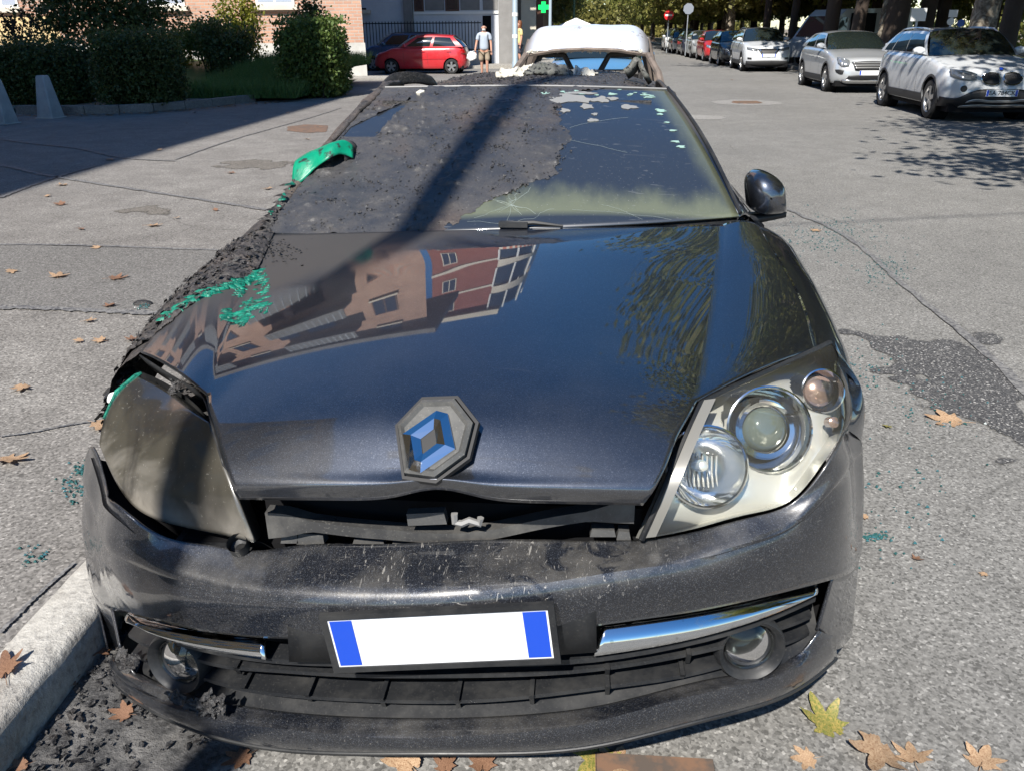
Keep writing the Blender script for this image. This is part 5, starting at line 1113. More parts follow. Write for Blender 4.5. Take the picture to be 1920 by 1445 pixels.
# -- the row beyond
ROW = [('dark grey hatchback parked between white crossover and red car', (.03,.032,.036), 39.0, 1.50), ('small red hatchback parked in the far row', (.38,.012,.015), 44.6, 1.50), ('pale grey hatchback parked behind the red one', (.33,.34,.34), 49.5, 1.48), ('dark blue hatchback parked far down the row', (.03,.035,.06), 54.5, 1.48), ('small white van like car far down the row', (.68,.69,.7), 60.0, 1.62), ('farthest white car visible in the parked row', (.7,.71,.72), 66.0, 1.62)]
for i, (lb, col_, y, H) in enumerate(ROW):
    c = Car('parked_car', car_paint('row_paint', col_, .3 if i in (0,2,3) else 0), (7.35+.05*(i % 2), y, 0), 0, L=4.0, W=1.70, H=H, wb=2.5, fo=.80, r=.30, hf=.78, hr=.98, yc=.98, yr=1.75, yre=3.45, yrb=3.85, belt=.98, label=lb, cat='car', group='cars parked under the trees')
    c.house(); c.both('headlamp', [(.48,.74),(.62,.78),(.76,.80)], [(.48,.64),(.62,.65),(.74,.70)], M['lamp_glass'] if i != 1 else M['lamp_chrome']); c.fpatch('grille', [(-.4,.62),(0,.63),(.4,.62)], [(-.4,.42),(0,.41),(.4,.42)], M['black']); c.plate(.48)
# -- red three-door and blue car in the side street
RED = car_paint('red_car_paint', (.50,.012,.02))
c = Car('parked_car', RED, (float(at(706,125,Y=33.6)[0]), 33.6, 0), R(-90), L=3.78, W=1.69, H=1.45, wb=2.38, fo=.78, r=.275, hf=.74, hr=.94, yc=.95, yr=1.72, yre=3.25, yrb=3.62, belt=.95, zb=.20, wr=.72, label='red three door hatchback parked broadside in the side street', cat='car')
c.house(wins=((.08,.47),(.52,.90)), bmul=.92)
c.both('headlamp', [(.50,.68),(.62,.72),(.74,.73)], [(.50,.58),(.62,.59),(.72,.62)], M['lamp_chrome']); c.fpatch('grille', [(-.16,.70),(0,.71),(.16,.70)], [(-.12,.58),(0,.57),(.12,.58)], M['black']); c.fpatch('lower_intake', [(-.5,.36),(0,.37),(.5,.36)], [(-.5,.28),(0,.28),(.5,.28)], M['black']); c.plate(.44)
for sx in (-1, 1):
    c.spatch('rub_strip', sx, [(.95,.56),(3.0,.58)], [(.95,.53),(3.0,.55)], RED, .014, 20, 3); c.fpatch('tail_lamp', [(sx*.62,.90),(sx*.76,.90)], [(sx*.60,.72),(sx*.76,.72)], M['red_lamp'], back=True)
BLUE = car_paint('blue_car_paint', (.03,.10,.22), .4)
c = Car('parked_car', BLUE, (float(at(672,110,Y=36.2)[0]), 36.4, 0), R(-90), L=3.9, W=1.66, H=1.52, wb=2.45, fo=.75, r=.285, hf=.80, hr=1.0, yc=.85, yr=1.5, yre=3.5, yrb=3.75, belt=.98, zb=.22, wr=.74, label='blue hatchback half hidden behind the brick corner', cat='car')
c.house(rails=M['black'], wins=((.06,.42),(.46,.78),(.82,.95))); c.plate(.48)
# -- pale blue van behind the burnt-out car, seen through its empty windows
c = Car('parked_van', car_paint('light_blue_paint', (.10,.26,.46), .2), (.55, 13.2, 0), 0, L=4.3, W=1.75, H=1.60, wb=2.6, fo=.82, r=.31, hf=.86, hr=1.06, yc=1.0, yr=1.65, yre=3.9, yrb=4.15, belt=1.06, label='light blue van seen through the burnt-out car', cat='van')
c.house(); c.both('headlamp', [(.5,.82),(.62,.86),(.76,.88)], [(.5,.7),(.62,.71),(.74,.76)], M['lamp_glass']); c.fpatch('grille', [(-.35,.70),(.35,.70)], [(-.35,.5),(.35,.5)], M['black'])

# -- burnt-out car standing behind the estate: bare pillars, ashy roof with painted sun glare, empty windows
burnt = mat('burnt_bare_steel', (.16,.13,.11), .75, .3); t = NT(burnt); n = t.noise(7, 6, .7); t.put(t.mix(t.mr(n, .4, .65), (.20,.16,.135), (.10,.085,.075)), 'Base Color'); t.bump(n, .01, .5)
ash = mat('ash_glare_roof', (.8,.8,.82), .34, .35); t = NT(ash); n = t.noise(4, 6, .7, co=t.mapping((1, .35, 1))); e_ = t.xyz(); n2 = t.noise(26, 4, .7)
sd = t.mr(t.math('ABSOLUTE', e_[0]), .50, .62); k_ = t.math('MAXIMUM', t.mr(t.math('ADD', n, t.math('MULTIPLY', n2, .12)), .66, .71), sd)
t.put(t.mix(k_, (.78,.83,.92), (.24,.225,.225)), 'Base Color'); t.put(t.mr(k_, 0, 1, .34, .75), 'Roughness')  # pale ash, with the roof's sun glare put into its white
YB = 6.3; xb = float(at(1092,90,Y=7.9)[0])
c = Car('burnt_out_car', burnt, (xb, YB, -.04), R(-1.5), L=4.0, W=1.72, H=1.66, wb=2.5, fo=.8, r=.24, hf=.72, hr=.93, yc=.95, yr=1.6, yre=3.7, yrb=3.9, belt=.95, zb=.16, label='burnt-out car shell with ashy roof whitened for sun glare and empty windows behind the estate', cat='car')
rows = []
for y, z, w, dr in ((1.60,1.415,.63,.03),(1.72,1.485,.645,.045),(1.95,1.56,.655,.06),(2.4,1.635,.66,.07),(3.0,1.655,.65,.07),(3.6,1.62,.63,.06)): rows.append([(-w, y+.05, z-dr*1.9), (-w*.9, y+.02, z-dr*.8), (-w*.5, y, z-.012), (0, y, z), (w*.5, y, z-.012), (w*.9, y+.02, z-dr*.8), (w, y+.05, z-dr*1.9)])
RB_ = loft(rows, 60, 70)
for i in range(70):
    for j in range(60): RB_[i, j, 2] += .008*fbm(RB_[i, j], 4, 4)
o = obj('roof', MB().grid(RB_), ash, c.root, ang=180, label='ashy roof panel whitened for sun glare'); solidify(o, .012)
for sx in (-1, 1):
    e0 = np.array([sx*.78, .98, .95]); e1 = np.array(rows[0][0 if sx < 0 else 6])+np.array([0,0,.0])
    mb = MB().tube([e0, e0*.5+e1*.5+np.array([sx*.02,-.05,.04]), e1], [.045,.036,.032], 8); obj('pillar', mb, burnt, c.root)
    for ya, yb_, r_ in ((2.35,2.4,.035),(3.75,3.55,.06)): mb = MB().tube([(sx*.80, ya, .93), (sx*.74, (ya+yb_)/2, 1.2), (sx*.645, yb_, 1.5)], r_, 8); obj('pillar', mb, burnt, c.root)
    for ys_ in (1.75,):
        x0 = sx*.36; mb = MB().tube([(x0-.2, ys_, .92), (x0-.21, ys_+.06, 1.2), (x0-.12, ys_+.10, 1.36), (x0+.12, ys_+.10, 1.36), (x0+.21, ys_+.06, 1.2), (x0+.2, ys_, .92)], .035, 6); mb.tube([(x0-.18, ys_+.04, 1.17), (x0+.18, ys_+.04, 1.17)], .05, 6); mb.tube([(x0-.2, ys_+.02, 1.0), (x0+.2, ys_+.02, 1.0)], .045, 6); mb.tube([(x0-.09, ys_+.1, 1.36), (x0-.08, ys_+.12, 1.45), (x0+.08, ys_+.12, 1.45), (x0+.09, ys_+.1, 1.36)], .03, 6); obj('seat_frame', mb, M['char_black'], c.root)
mb = MB().tube([rows[0][0], rows[0][2], rows[0][3], rows[0][4], rows[0][6]], .022, 6); obj('roof_header', mb, burnt, c.root)
obj('dashboard', MB().box(-.72, .72, 1.05, 1.4, .86, .99), M['char_black'], c.root, smooth=False)
mb = MB()
for k in range(60): p = rows[0][3]; flake(mb, np.array([random.uniform(-.6,.6), 1.62, 1.39+.01*random.random()]), np.array([0,-1,0.]), .02, k)
obj('hanging_scraps', mb, M['felt'], c.root, weld=False, smooth=False, kind='stuff')
# ================================================================= buildings
def facade_windows(root, face, rects, y, frame, pane, depth=.12, sill=None, axis='y', sgn=-1):
    """recessed windows: surround, pane and sill for each rectangle (a0,a1,z0,z1) on a wall plane"""
    for a0, a1, z0, z1 in rects:
        def bx(p0, p1, q0, q1, d0, d1):
            lo, hi = sorted((y+sgn*d0, y+sgn*d1))
            return MB().box(p0, p1, lo, hi, q0, q1) if axis == 'y' else MB().box(lo, hi, p0, p1, q0, q1)
        f = obj('window', bx(a0, a1, z0, z1, .002, .05), frame, root, smooth=False)
        w = (a1-a0); n = max(1, round(w/.7)); pw = (w-.08*(n+1))/n
        for k in range(n): obj('pane', bx(a0+.08+k*(pw+.08), a0+.08+k*(pw+.08)+pw, z0+.08, z1-.08, .052, .058), pane, f, smooth=False)
        if sill: obj('sill', bx(a0-.12, a1+.12, z0-.16, z0-.002, .003, .16), sill, f, smooth=False)
def brick_mat(name, a, b, mortar, sc=1.0):
    m = mat(name, a, .85); t = NT(m); s = t.xyz(); cb = t.n.new('ShaderNodeCombineXYZ'); t.L(t.math('ADD', s[0], s[1]), cb.inputs[0]); t.L(s[2], cb.inputs[1])
    br = t.n.new('ShaderNodeTexBrick'); t.L(cb.outputs[0], br.inputs['Vector']); br.inputs['Color1'].default_value = (*a, 1); br.inputs['Color2'].default_value = (*b, 1); br.inputs['Mortar'].default_value = (*mortar, 1)
    br.inputs['Scale'].default_value = 1.0; br.inputs['Brick Width'].default_value = .30*sc; br.inputs['Row Height'].default_value = .10*sc; br.inputs['Mortar Size'].default_value = .012*sc; br.inputs['Bias'].default_value = -.1
    t.put(t.mix(.35, br.outputs['Color'], t.ramp(t.noise(1.2, 4), [(.3, .6), (.7, 1.2)]), 'MULTIPLY'), 'Base Color'); t.bump(br.outputs['Fac'], -.012, .7); return m
M['brick'] = brick_mat('salmon_brick', (.50,.29,.20), (.40,.22,.155), (.42,.37,.32)); M['redwall'] = brick_mat('dark_red_brick', (.30,.075,.05), (.24,.06,.045), (.25,.16,.13))
def plaster(name, a, b, sc=1.5):
    m = mat(name, a, .85); t = NT(m); t.put(t.mix(t.mr(t.noise(sc, 6, .65), .35, .7), a, b), 'Base Color'); t.bump(t.noise(60, 3), .004, .4); return m
M['plinth'] = plaster('concrete_plinth', (.50,.49,.46), (.36,.35,.32)); M['marble'] = plaster('pale_marble', (.66,.68,.71), (.52,.55,.60), 1.1); M['ochre'] = plaster('ochre_render', (.46,.27,.12), (.38,.22,.10)); M['cream'] = plaster('cream_stone', (.66,.60,.50), (.55,.50,.42)); M['greywall'] = plaster('grey_stone', (.24,.235,.23), (.17,.165,.16))
M['shutter'] = mat('grey_shutter', (.34,.38,.46), .5); M['brownframe'] = mat('brown_window_frame', (.09,.04,.025), .5); M['pane'] = mat('window_pane', (.02,.024,.03), .04, 0, 1.0, spec=.7); M['awning_g'] = mat('grey_balcony', (.16,.165,.165), .7); M['awning_r'] = mat('striped_awning', (.5,.2,.13), .8)
t = NT(M['awning_r']); s_ = t.xyz(); t.put(t.mix(t.mr(t.math('FRACT', t.math('MULTIPLY', t.math('ADD', s_[0], s_[1]), 2.2)), .45, .55), (.55,.19,.12), (.7,.62,.52)), 'Base Color')
def block(root, name, x0, x1, y0, y1, z0, z1, m): return obj(name, MB().box(x0, x1, y0, y1, z0, z1), m, root, smooth=False)
# -- salmon brick apartment house behind the garden
YBK, XBK = 28.6, float(at(684,100,Y=28.6)[0])
b = empty('brick_building', (0,0,0), label='salmon brick apartment house with pale concrete plinth behind the garden', cat='building')
obj('wall', MB().prism([(-42,YBK,1.2),(XBK,YBK,1.2),(XBK-3.6,34.6,1.2),(-42,34.6,1.2)], (0,0,15.2)), M['brick'], b, smooth=False, fixn=True); obj('plinth', MB().prism([(-42.05,YBK-.06,.1),(XBK+.05,YBK-.06,.1),(XBK-3.5,34.66,.1),(-42.05,34.66,.1)], (0,0,1.1)), M['plinth'], b, smooth=False, fixn=True); block(b, 'cornice', -42.6, XBK+.7, YBK-.9, 35.2, 16.4, 17.0, M['greywall'])
xs = lambda u: float(at(u, 40, Y=YBK)[0])
W0 = [(xs(484), xs(556), 2.40, 4.2), (xs(268), xs(352), 2.40, 4.2), (xs(-20), xs(42), 2.40, 4.2)]
facade_windows(b, 0, W0, YBK, M['white_paint'], M['shutter'], sill=M['cream'])
block(b, 'rendered_panel', -42, xs(108), YBK-.03, YBK-.004, 1.22, 2.1, plaster('yellow_render', (.62,.46,.24), (.55,.42,.22)))
for fl in range(1, 5):
    z = 2.2+3.3*fl; facade_windows(b, 0, [(XBK-3.2-k*3.3, XBK-1.7-k*3.3, z, z+1.7) for k in range(7) if k % 3 != 1], YBK, M['brownframe'], M['pane'], sill=M['cream'])
    for k in (1, 4):
        x1 = XBK-1.0-k*3.3; bb = block(b, 'balcony', x1-5.2, x1, YBK-1.5, YBK-.002, z-.9, z-.72, M['greywall']); obj('balcony_front', MB().box(x1-5.2, x1, YBK-1.5, YBK-1.44, z-.718, z+.25), M['awning_g'], bb, smooth=False)
        for j in range(12): obj('balcony_bar', MB().box(x1-5.1+j*.44, x1-5.06+j*.44, YBK-1.53, YBK-1.502, z-.72, z+.3), M['steel'], bb, smooth=False)
        facade_windows(b, 0, [(x1-3.4, x1-1.4, z-.68, z+1.6)], YBK, M['brownframe'], M['pane'])
# -- red brick block with white bands and glazed bays, next along the road beyond the side street
b2 = empty('red_brick_tower', (0,0,0), label='dark red brick tower with white bands standing over the marble house', cat='building')
block(b2, 'wall', -10.5, -4.4, 44.2, 58, 6.0, 24, M['redwall']); block(b2, 'cornice', -11.0, -3.9, 43.6, 58.4, 24, 24.7, M['cream'])
for fl in range(5): block(b2, 'band', -10.54, -4.36, 44.14, 58.04, 8.2+3.1*fl, 8.45+3.1*fl, M['cream'])
facade_windows(b2, 0, [(-9.6, -8.4, 9.3+3.1*f, 10.9+3.1*f) for f in range(5)], 44.2, M['cream'], M['pane'])
for fl in range(5):
    z = 8.5+3.1*fl; cx, cy = -4.4, 47.5; mb = MB(); a_ = np.linspace(-1.9, 1.2, 14); mb.grid([[(cx+2.0*math.cos(a), cy-1.2+2.4*math.sin(a), z+.9) for a in a_], [(cx+2.0*math.cos(a), cy-1.2+2.4*math.sin(a), z+2.75) for a in a_]], flip=True); obj('bay_glass', mb, M['pane'], b2)
    mb = MB(); mb.grid([[(cx+2.08*math.cos(a), cy-1.2+2.48*math.sin(a), z) for a in a_], [(cx+2.08*math.cos(a), cy-1.2+2.48*math.sin(a), z+.9) for a in a_]], flip=True); obj('bay_parapet', mb, M['awning_r'] if fl % 3 == 2 else M['cream'], b2)
    for a in a_[::3]: obj('bay_post', MB().tube([(cx+2.06*math.cos(a), cy-1.2+2.46*math.sin(a), z+.9), (cx+2.06*math.cos(a), cy-1.2+2.46*math.sin(a), z+3.1)], .09, 6), M['white_paint'], b2)
# -- pale marble house with iron railings
YM = 40.0; xm = lambda u: float(at(u, 40, Y=YM)[0])
b = empty('marble_building', (0,0,0), label='pale marble faced house with brown windows behind iron railings', cat='building')
block(b, 'wall', -20, xm(936), YM, 46, .1, 6.0, M['marble'])
for u0, u1 in ((760,776),(936,962)): block(b, 'pilaster', xm(u0), xm(u1), YM-.35, YM-.003, .12, 6.2, M['greywall'])
zz = lambda v: 1.56+(57-v)/FPX*(YM+1.2)
block(b, 'stone_course', xm(776)+.01, xm(936)-.01, YM-.05, YM-.004, zz(31), zz(27), M['white_paint'])
for u0, u1 in ((778,796),(836,862)): facade_windows(b, 0, [(xm(u0), xm(u1), zz(27)+.02, 4.6)], YM, M['brownframe'], M['pane'])
facade_windows(b, 0, [(xm(640), xm(692), zz(23), 2.45)], YM, M['white_paint'], M['pane'], sill=M['cream'])
for u0, u1 in ((798,834),(864,900),(906,934)): block(b, 'grey_panel', xm(u0), xm(u1), YM-.03, YM-.004, zz(25), 5.6, M['greywall'])
block(b, 'doorway', xm(905), xm(921), YM-.04, YM-.004, .13, zz(34), M['dark'])
rl = empty('iron_railing', (0, YM-1.4, .13), label='dark iron railing on a low wall before the marble house', cat='railing')
xr0, xr1 = float(at(668,60,Y=YM-1.4)[0]), float(at(902,60,Y=YM-1.4)[0]); obj('low_wall', MB().box(xr0, xr1, -.12, .12, 0, .5), M['plinth'], rl, smooth=False)
bar = MB().box(-.015, .015, -.015, .015, .5, 1.82).mesh('bar', M['black'], False)
for k in range(int((xr1-xr0)/.145)): link('railing_bar', bar, rl, (xr0+.05+k*.145, 0, 0))
for z in (.62, 1.72): obj('railing_rail', MB().box(xr0, xr1, -.022, .022, z, z+.045), M['black'], rl, smooth=False)
# -- shops further along the left side
b = empty('shop_building', (0,0,0), label='brown grey shop front wall receding beyond the marble house', cat='building')
xq = lambda u, Y: float(at(u, 40, Y=Y)[0])
block(b, 'wall', -12, xq(1004,58), 58.5, 95, .1, 16, M['greywall']); block(b, 'pale_pier', xq(977,50), xq(1005,50), 50, 58.4, .12, 7, M['cream']); block(b, 'dark_pier', xq(1006,50), xq(1018,50), 50.2, 58.3, .12, 7, M['brownframe']); block(b, 'fascia', xq(960,50), xq(1020,50), 49.6, 49.98, 3.6, 4.4, M['brownframe'])
# -- ochre apartment house to the left behind the photographer: shades the forecourt, mirrored in the wing
b = empty('ochre_building', (0,0,0), label='ochre rendered apartment house left of the footpath outside the view', cat='building')
block(b, 'wall', -30, -11.2, -15.6, 7.5, .1, 19.2, M['ochre']); block(b, 'cornice', -30.4, -10.6, -16.0, 7.9, 19.2, 19.7, M['greywall'])
for fl in range(6):
    z = 1.6+3.0*fl; facade_windows(b, 0, [(-14+3.2*k, -12.6+3.2*k, z, z+1.6) for k in range(7)], -11.2, M['cream'], M['pane'], axis='x', sgn=1)
# ================================================================= vegetation
def leaf_cloud(P, size, nrm=None, asp=.6, jit=.35, rng=RNG):
    """one small folded leaf (two triangles pairs) at each point of P"""
    n = len(P); a = rng.normal(size=(n, 3)); a /= np.linalg.norm(a, axis=1, keepdims=True); b = rng.normal(size=(n, 3)); b -= a*(a*b).sum(1, keepdims=True); b /= np.linalg.norm(b, axis=1, keepdims=True)
    s = (size*(1-jit+2*jit*rng.random(n)))[:, None]; c = np.cross(a, b)
    V = np.stack([P-a*s, P-b*s*asp+c*s*.2, P+a*s, P+b*s*asp+c*s*.2], 1).reshape(-1, 3); F = np.arange(n*4).reshape(n, 4)
    return V, F
def cloud_mesh(name, V, F, m):
    me = bpy.data.meshes.new(name); me.vertices.add(len(V)); me.vertices.foreach_set('co', V.astype(np.float32).ravel()); nf = len(F); me.loops.add(nf*4); me.polygons.add(nf)
    me.loops.foreach_set('vertex_index', F.astype(np.int32).ravel()); me.polygons.foreach_set('loop_start', np.arange(0, nf*4, 4, dtype=np.int32)); me.polygons.foreach_set('loop_total', np.full(nf, 4, np.int32)); me.update(calc_edges=True); me.materials.append(m); return me
def leaf_mat(name, a, b, c=None, sc=1.5, trans=.35):
    m = mat(name, a, .5, spec=.35); t = NT(m); n = t.noise(sc, 3); f = t.noise(23, 2)
    col = t.mix(t.mr(n, .35, .65), a, b); col = t.mix(t.mr(f, .52, .62), col, c or tuple(x*1.7 for x in b)); t.put(col, 'Base Color')
    tr = t.n.new('ShaderNodeBsdfTranslucent'); t.L(col, tr.inputs[0]); mx = t.n.new('ShaderNodeMixShader'); mx.inputs[0].default_value = trans; o = t.n['Material Output']; t.L(t.b.outputs[0], mx.inputs[1]); t.L(tr.outputs[0], mx.inputs[2]); t.L(mx.outputs[0], o.inputs[0]); return m
M['hedge'] = leaf_mat('dark_hedge_leaves', (.04,.065,.022), (.065,.10,.03), (.12,.14,.05)); M['hedge2'] = leaf_mat('fresh_hedge_leaves', (.06,.11,.025), (.10,.16,.035), (.17,.21,.06)); M['yellow'] = leaf_mat('yellow_green_leaves', (.10,.14,.02), (.22,.22,.03), (.3,.26,.05)); M['plane'] = leaf_mat('plane_tree_leaves', (.11,.16,.035), (.20,.22,.05), (.36,.30,.09), .6, .5); M['plane2'] = leaf_mat('olive_plane_leaves', (.13,.155,.04), (.22,.21,.06), (.40,.32,.11), .5, .5)
M['twig'] = mat('dark_twigs', (.03,.022,.015), .9)
def bark():
    m = mat('mottled_plane_bark', (.2,.17,.13), .9); t = NT(m); n = t.noise(5, 5, .6, 1.2); v = t.voro(6); t.put(t.mix(t.mr(n, .45, .6), t.mix(t.mr(v, .2, .5), (.16,.125,.09), (.09,.07,.05)), (.32,.28,.22)), 'Base Color'); t.bump(n, .03, .6); return m
M['bark'] = bark(); M['bark_dark'] = mat('dark_bark', (.05,.036,.028), .95); t = NT(M['bark_dark']); t.bump(t.noise(12, 5, .7), .03, .8)
def box_points(n, x0, x1, y0, y1, z0, z1, shell=.25, rng=RNG, rnd=.15):
    P = rng.random((n, 3))*2-1; k = np.argmax(np.abs(P), axis=1); d = 1-np.abs(rng.normal(0, shell, n)); d = np.clip(d, 0, 1); P[np.arange(n), k] = np.sign(P[np.arange(n), k])*d
    r = np.linalg.norm(P, axis=1, keepdims=True); P = P*(1-rnd*np.clip(r-1, 0, 1)); P += rng.normal(0, .035, P.shape)
    return np.array([(x0+x1)/2, (y0+y1)/2, (z0+z1)/2]) + P*np.array([(x1-x0)/2, (y1-y0)/2, (z1-z0)/2])
def hedge(box, n, size, m, label, tops=0, core=.80):
    x0, x1, y0, y1, z0, z1 = box; r = empty('hedge', ((x0+x1)/2, (y0+y1)/2, z0), label=label, cat='hedge', group='clipped hedges of the garden')
    P = box_points(n, *box)
    if tops:
        T = np.stack([RNG.uniform(x0, x1, tops), RNG.uniform(y0, y1, tops), z1+np.abs(RNG.normal(0, .09, tops))], 1); P = np.concatenate([P, T])
    o0 = np.array([(x0+x1)/2, (y0+y1)/2, z0]); V, F = leaf_cloud(P-o0, size); link('foliage', cloud_mesh('foliage', V, F, m), r)
    V, F = leaf_cloud(box_points(n//3, *box, shell=.5)*core+ (1-core)*np.array([(x0+x1)/2, (y0+y1)/2, (z0+z1)/2])-o0, size*2.2); link('inner_foliage', cloud_mesh('inner', V, F, M['hedge']), r)
    for k in range(5): x, y = RNG.uniform(x0+.2, x1-.2)-o0[0], RNG.uniform(y0+.2, y1-.2)-o0[1]; obj('stem', MB().tube([(x, y, -.1), (x+.08, y, (z1-z0)*.4), (x-.05, y+.05, (z1-z0)*.8)], [.03,.02,.01], 5), M['twig'], r)
g = lambda u, v, Z=.12: at(u, v, Z=Z)
def hb(u0, u1, vb, vt, dep, Z=.12):
    a, b_ = g(u0, vb, Z), g(u1, vb, Z); y = (a[1]+b_[1])/2; zt = 1.56-(vt-57)/FPX*(y+1.2+dep/2)*1.08; return (at(u0, 100, Y=y)[0], at(u1, 100, Y=y)[0], y, y+dep, Z, zt)
hedge(hb(-70, 124, 206, 74, 1.5), 15000, .035, M['hedge'], 'dark clipped hedge behind the leftmost concrete bollards', 700)
hedge(hb(150, 292, 210, 62, 1.5), 13000, .035, M['hedge'], 'dark box shaped hedge right of the bollards', 900)
hedge(hb(505, 628, 186, 46, 1.7), 12000, .045, M['hedge2'], 'rounded leafy hedge before the brick plinth', 800)
# planted bed with its kerb, grass, leaf litter
bed = [g(30,212)[:2], g(250,210)[:2], g(400,198)[:2], g(470,191)[:2], g(560,188)[:2], g(640,170)[:2], np.array([-6.6,25.2]), np.array([-30,25.5]), np.array([-30,16.0])]
o = fill_poly('garden_bed', [tuple(p) for p in bed], .20, earth, None); o['kind'] = 'structure'
kb = empty('garden_kerb', (0,0,0)); kb['kind'] = 'structure'; pk = spl([g(30,214)[:2], g(250,212)[:2], g(400,200)[:2], g(480,191)[:2]], 9)
for a, b_ in zip(pk[:-1], pk[1:]):
    d = (b_-a)/np.linalg.norm(b_-a); n_ = np.array([-d[1], d[0]]); q4 = [a+d*.01, b_-d*.01, b_-d*.01+n_*.16, a+d*.01+n_*.16]; obj('kerb_stone', MB().prism([(*p, .10) for p in q4], (0,0,.17)), M['walk'], kb, smooth=False, fixn=True)
def blades(n, region, h0, h1, m, name, label, w=.008):
    x0, x1, y0, y1 = region; V = []; F = []
    X = RNG.uniform(0, 1, n); Yv = RNG.uniform(0, 1, n)
    B = np.stack([x0+(x1-x0)*X, y0+(y1-y0)*Yv, np.full(n, .2)], 1); B[:, 2] += .45*np.clip((B[:, 1]-19)/4, 0, 1); hh = RNG.uniform(h0, h1, n); a = RNG.uniform(0, 6.28, n); W_ = np.stack([np.cos(a), np.sin(a), 0*a], 1)*w; ln = np.stack([RNG.normal(0, .35, n), RNG.normal(0, .35, n), np.ones(n)], 1)*hh[:, None]
    V = np.stack([B-W_, B+W_, B+W_*.5+ln*.6, B-W_*.5+ln], 1).reshape(-1, 3); F = np.arange(n*4).reshape(n, 4); o = link(name, cloud_mesh(name, V, F, m)); tag(o, label, 'grass', kind='stuff'); return o
M['grass'] = leaf_mat('garden_grass', (.06,.13,.03), (.09,.17,.04), (.14,.20,.06), 2.0, .3)
gl_ = g(300,200); gr_ = g(555,188); blades(26000, (gl_[0]-.2, gr_[0]+.2, 17.6, 25), .16, .42, M['grass'], 'grass', 'green unmown grass in the garden bed')
mound = loft([[(-30,16.5,.2),(-10,18.2,.2),(-6.8,20.6,.2)], [(-30,20,.35),(-10,20.5,.4),(-6.6,22,.3)], [(-30,25.4,.7),(-10,25.4,.65),(-6.6,25.2,.3)]], 30, 16); o = obj('garden_mound', MB().grid(mound), M['grass']); o['kind'] = 'structure'
M['litter'] = leaf_mat('dry_leaf_litter', (.16,.08,.035), (.28,.15,.07), (.35,.22,.12), 6)
P = np.array([spl([g(40,216)[:2], g(250,214)[:2], g(400,202)[:2], g(540,190)[:2]], 400)[RNG.integers(0, 400, 700)]])[0]; P = np.column_stack([P+RNG.normal(0, .13, P.shape)-np.array([0,.1]), np.full(len(P), .135)])
V, F = leaf_cloud(P, .035); V[:, 2] = .125+np.abs(V[:, 2]-.135)*.5; tag(link('leaf_litter', cloud_mesh('leaf_litter', V, F, M['litter'])), 'brown dry leaves drifted along the garden kerb', 'leaves', kind='stuff')
def bush(name, c, rx, ry, rz_, n, size, m, label, cat, stems=6, trunk=None, clump=26):
    r = empty(name, (c[0], c[1], c[2]-rz_), label=label, cat=cat); K = RNG.normal(size=(clump, 3)); K /= np.linalg.norm(K, axis=1, keepdims=True); K *= (RNG.random((clump, 1))**.4)
    P = K[RNG.integers(0, clump, n)] + RNG.normal(0, .24, (n, 3)); P = P*np.array([rx, ry, rz_])*.85 + np.array([0, 0, rz_]); P = P[P[:, 2] > -.3]
    V, F = leaf_cloud(P, size); link('foliage', cloud_mesh('foliage', V, F, m), r)
    for k in range(stems):
        t_ = K[k]*np.array([rx, ry, rz_])*.8+np.array([0, 0, rz_]); obj('branch', MB().tube([(random.gauss(0,.08), random.gauss(0,.08), -.2), (t_[0]*.4, t_[1]*.4, t_[2]*.5), tuple(t_)], [trunk or .035, .02, .008], 5), M['twig'], r)
    return r
def bc_(u, v, Y): return at(u, v, Y=Y)
bush('garden_tree', bc_(185,15,20.8), 1.9, 1.3, 1.35, 11000, .055, M['hedge'], 'dark spreading shrub rising behind the two clipped hedges', 'shrub', 9, .06, 34)
bush('garden_shrub', bc_(385,80,23.5), 1.0, .8, .85, 5000, .05, M['hedge2'], 'leafy green shrub standing over the grass', 'shrub')
bush('garden_shrub', bc_(440,55,24.6), .8, .6, 1.05, 3600, .055, M['yellow'], 'yellowing shrub against the brick wall', 'shrub')
bush('garden_shrub', bc_(425,95,22.6), .9, .6, .75, 3600, .05, M['hedge'], 'dark low shrub between grass and brick wall', 'shrub')
bush('garden_shrub', bc_(330,95,24.2), .8, .6, .6, 3000, .05, M['yellow'], 'bright yellow green shrub right of the middle hedge', 'shrub')
bush('garden_shrub', bc_(585,28,23.0), .55, .4, .5, 900, .05, M['hedge'], 'thin twiggy shrub showing over the rounded hedge', 'shrub', 10, .015, 14)
bush('garden_shrub', bc_(30,60,19.2), .6, .5, .5, 500, .045, M['twig'], 'sparse bare shrub over the left hedge', 'shrub', 10, .012, 12)
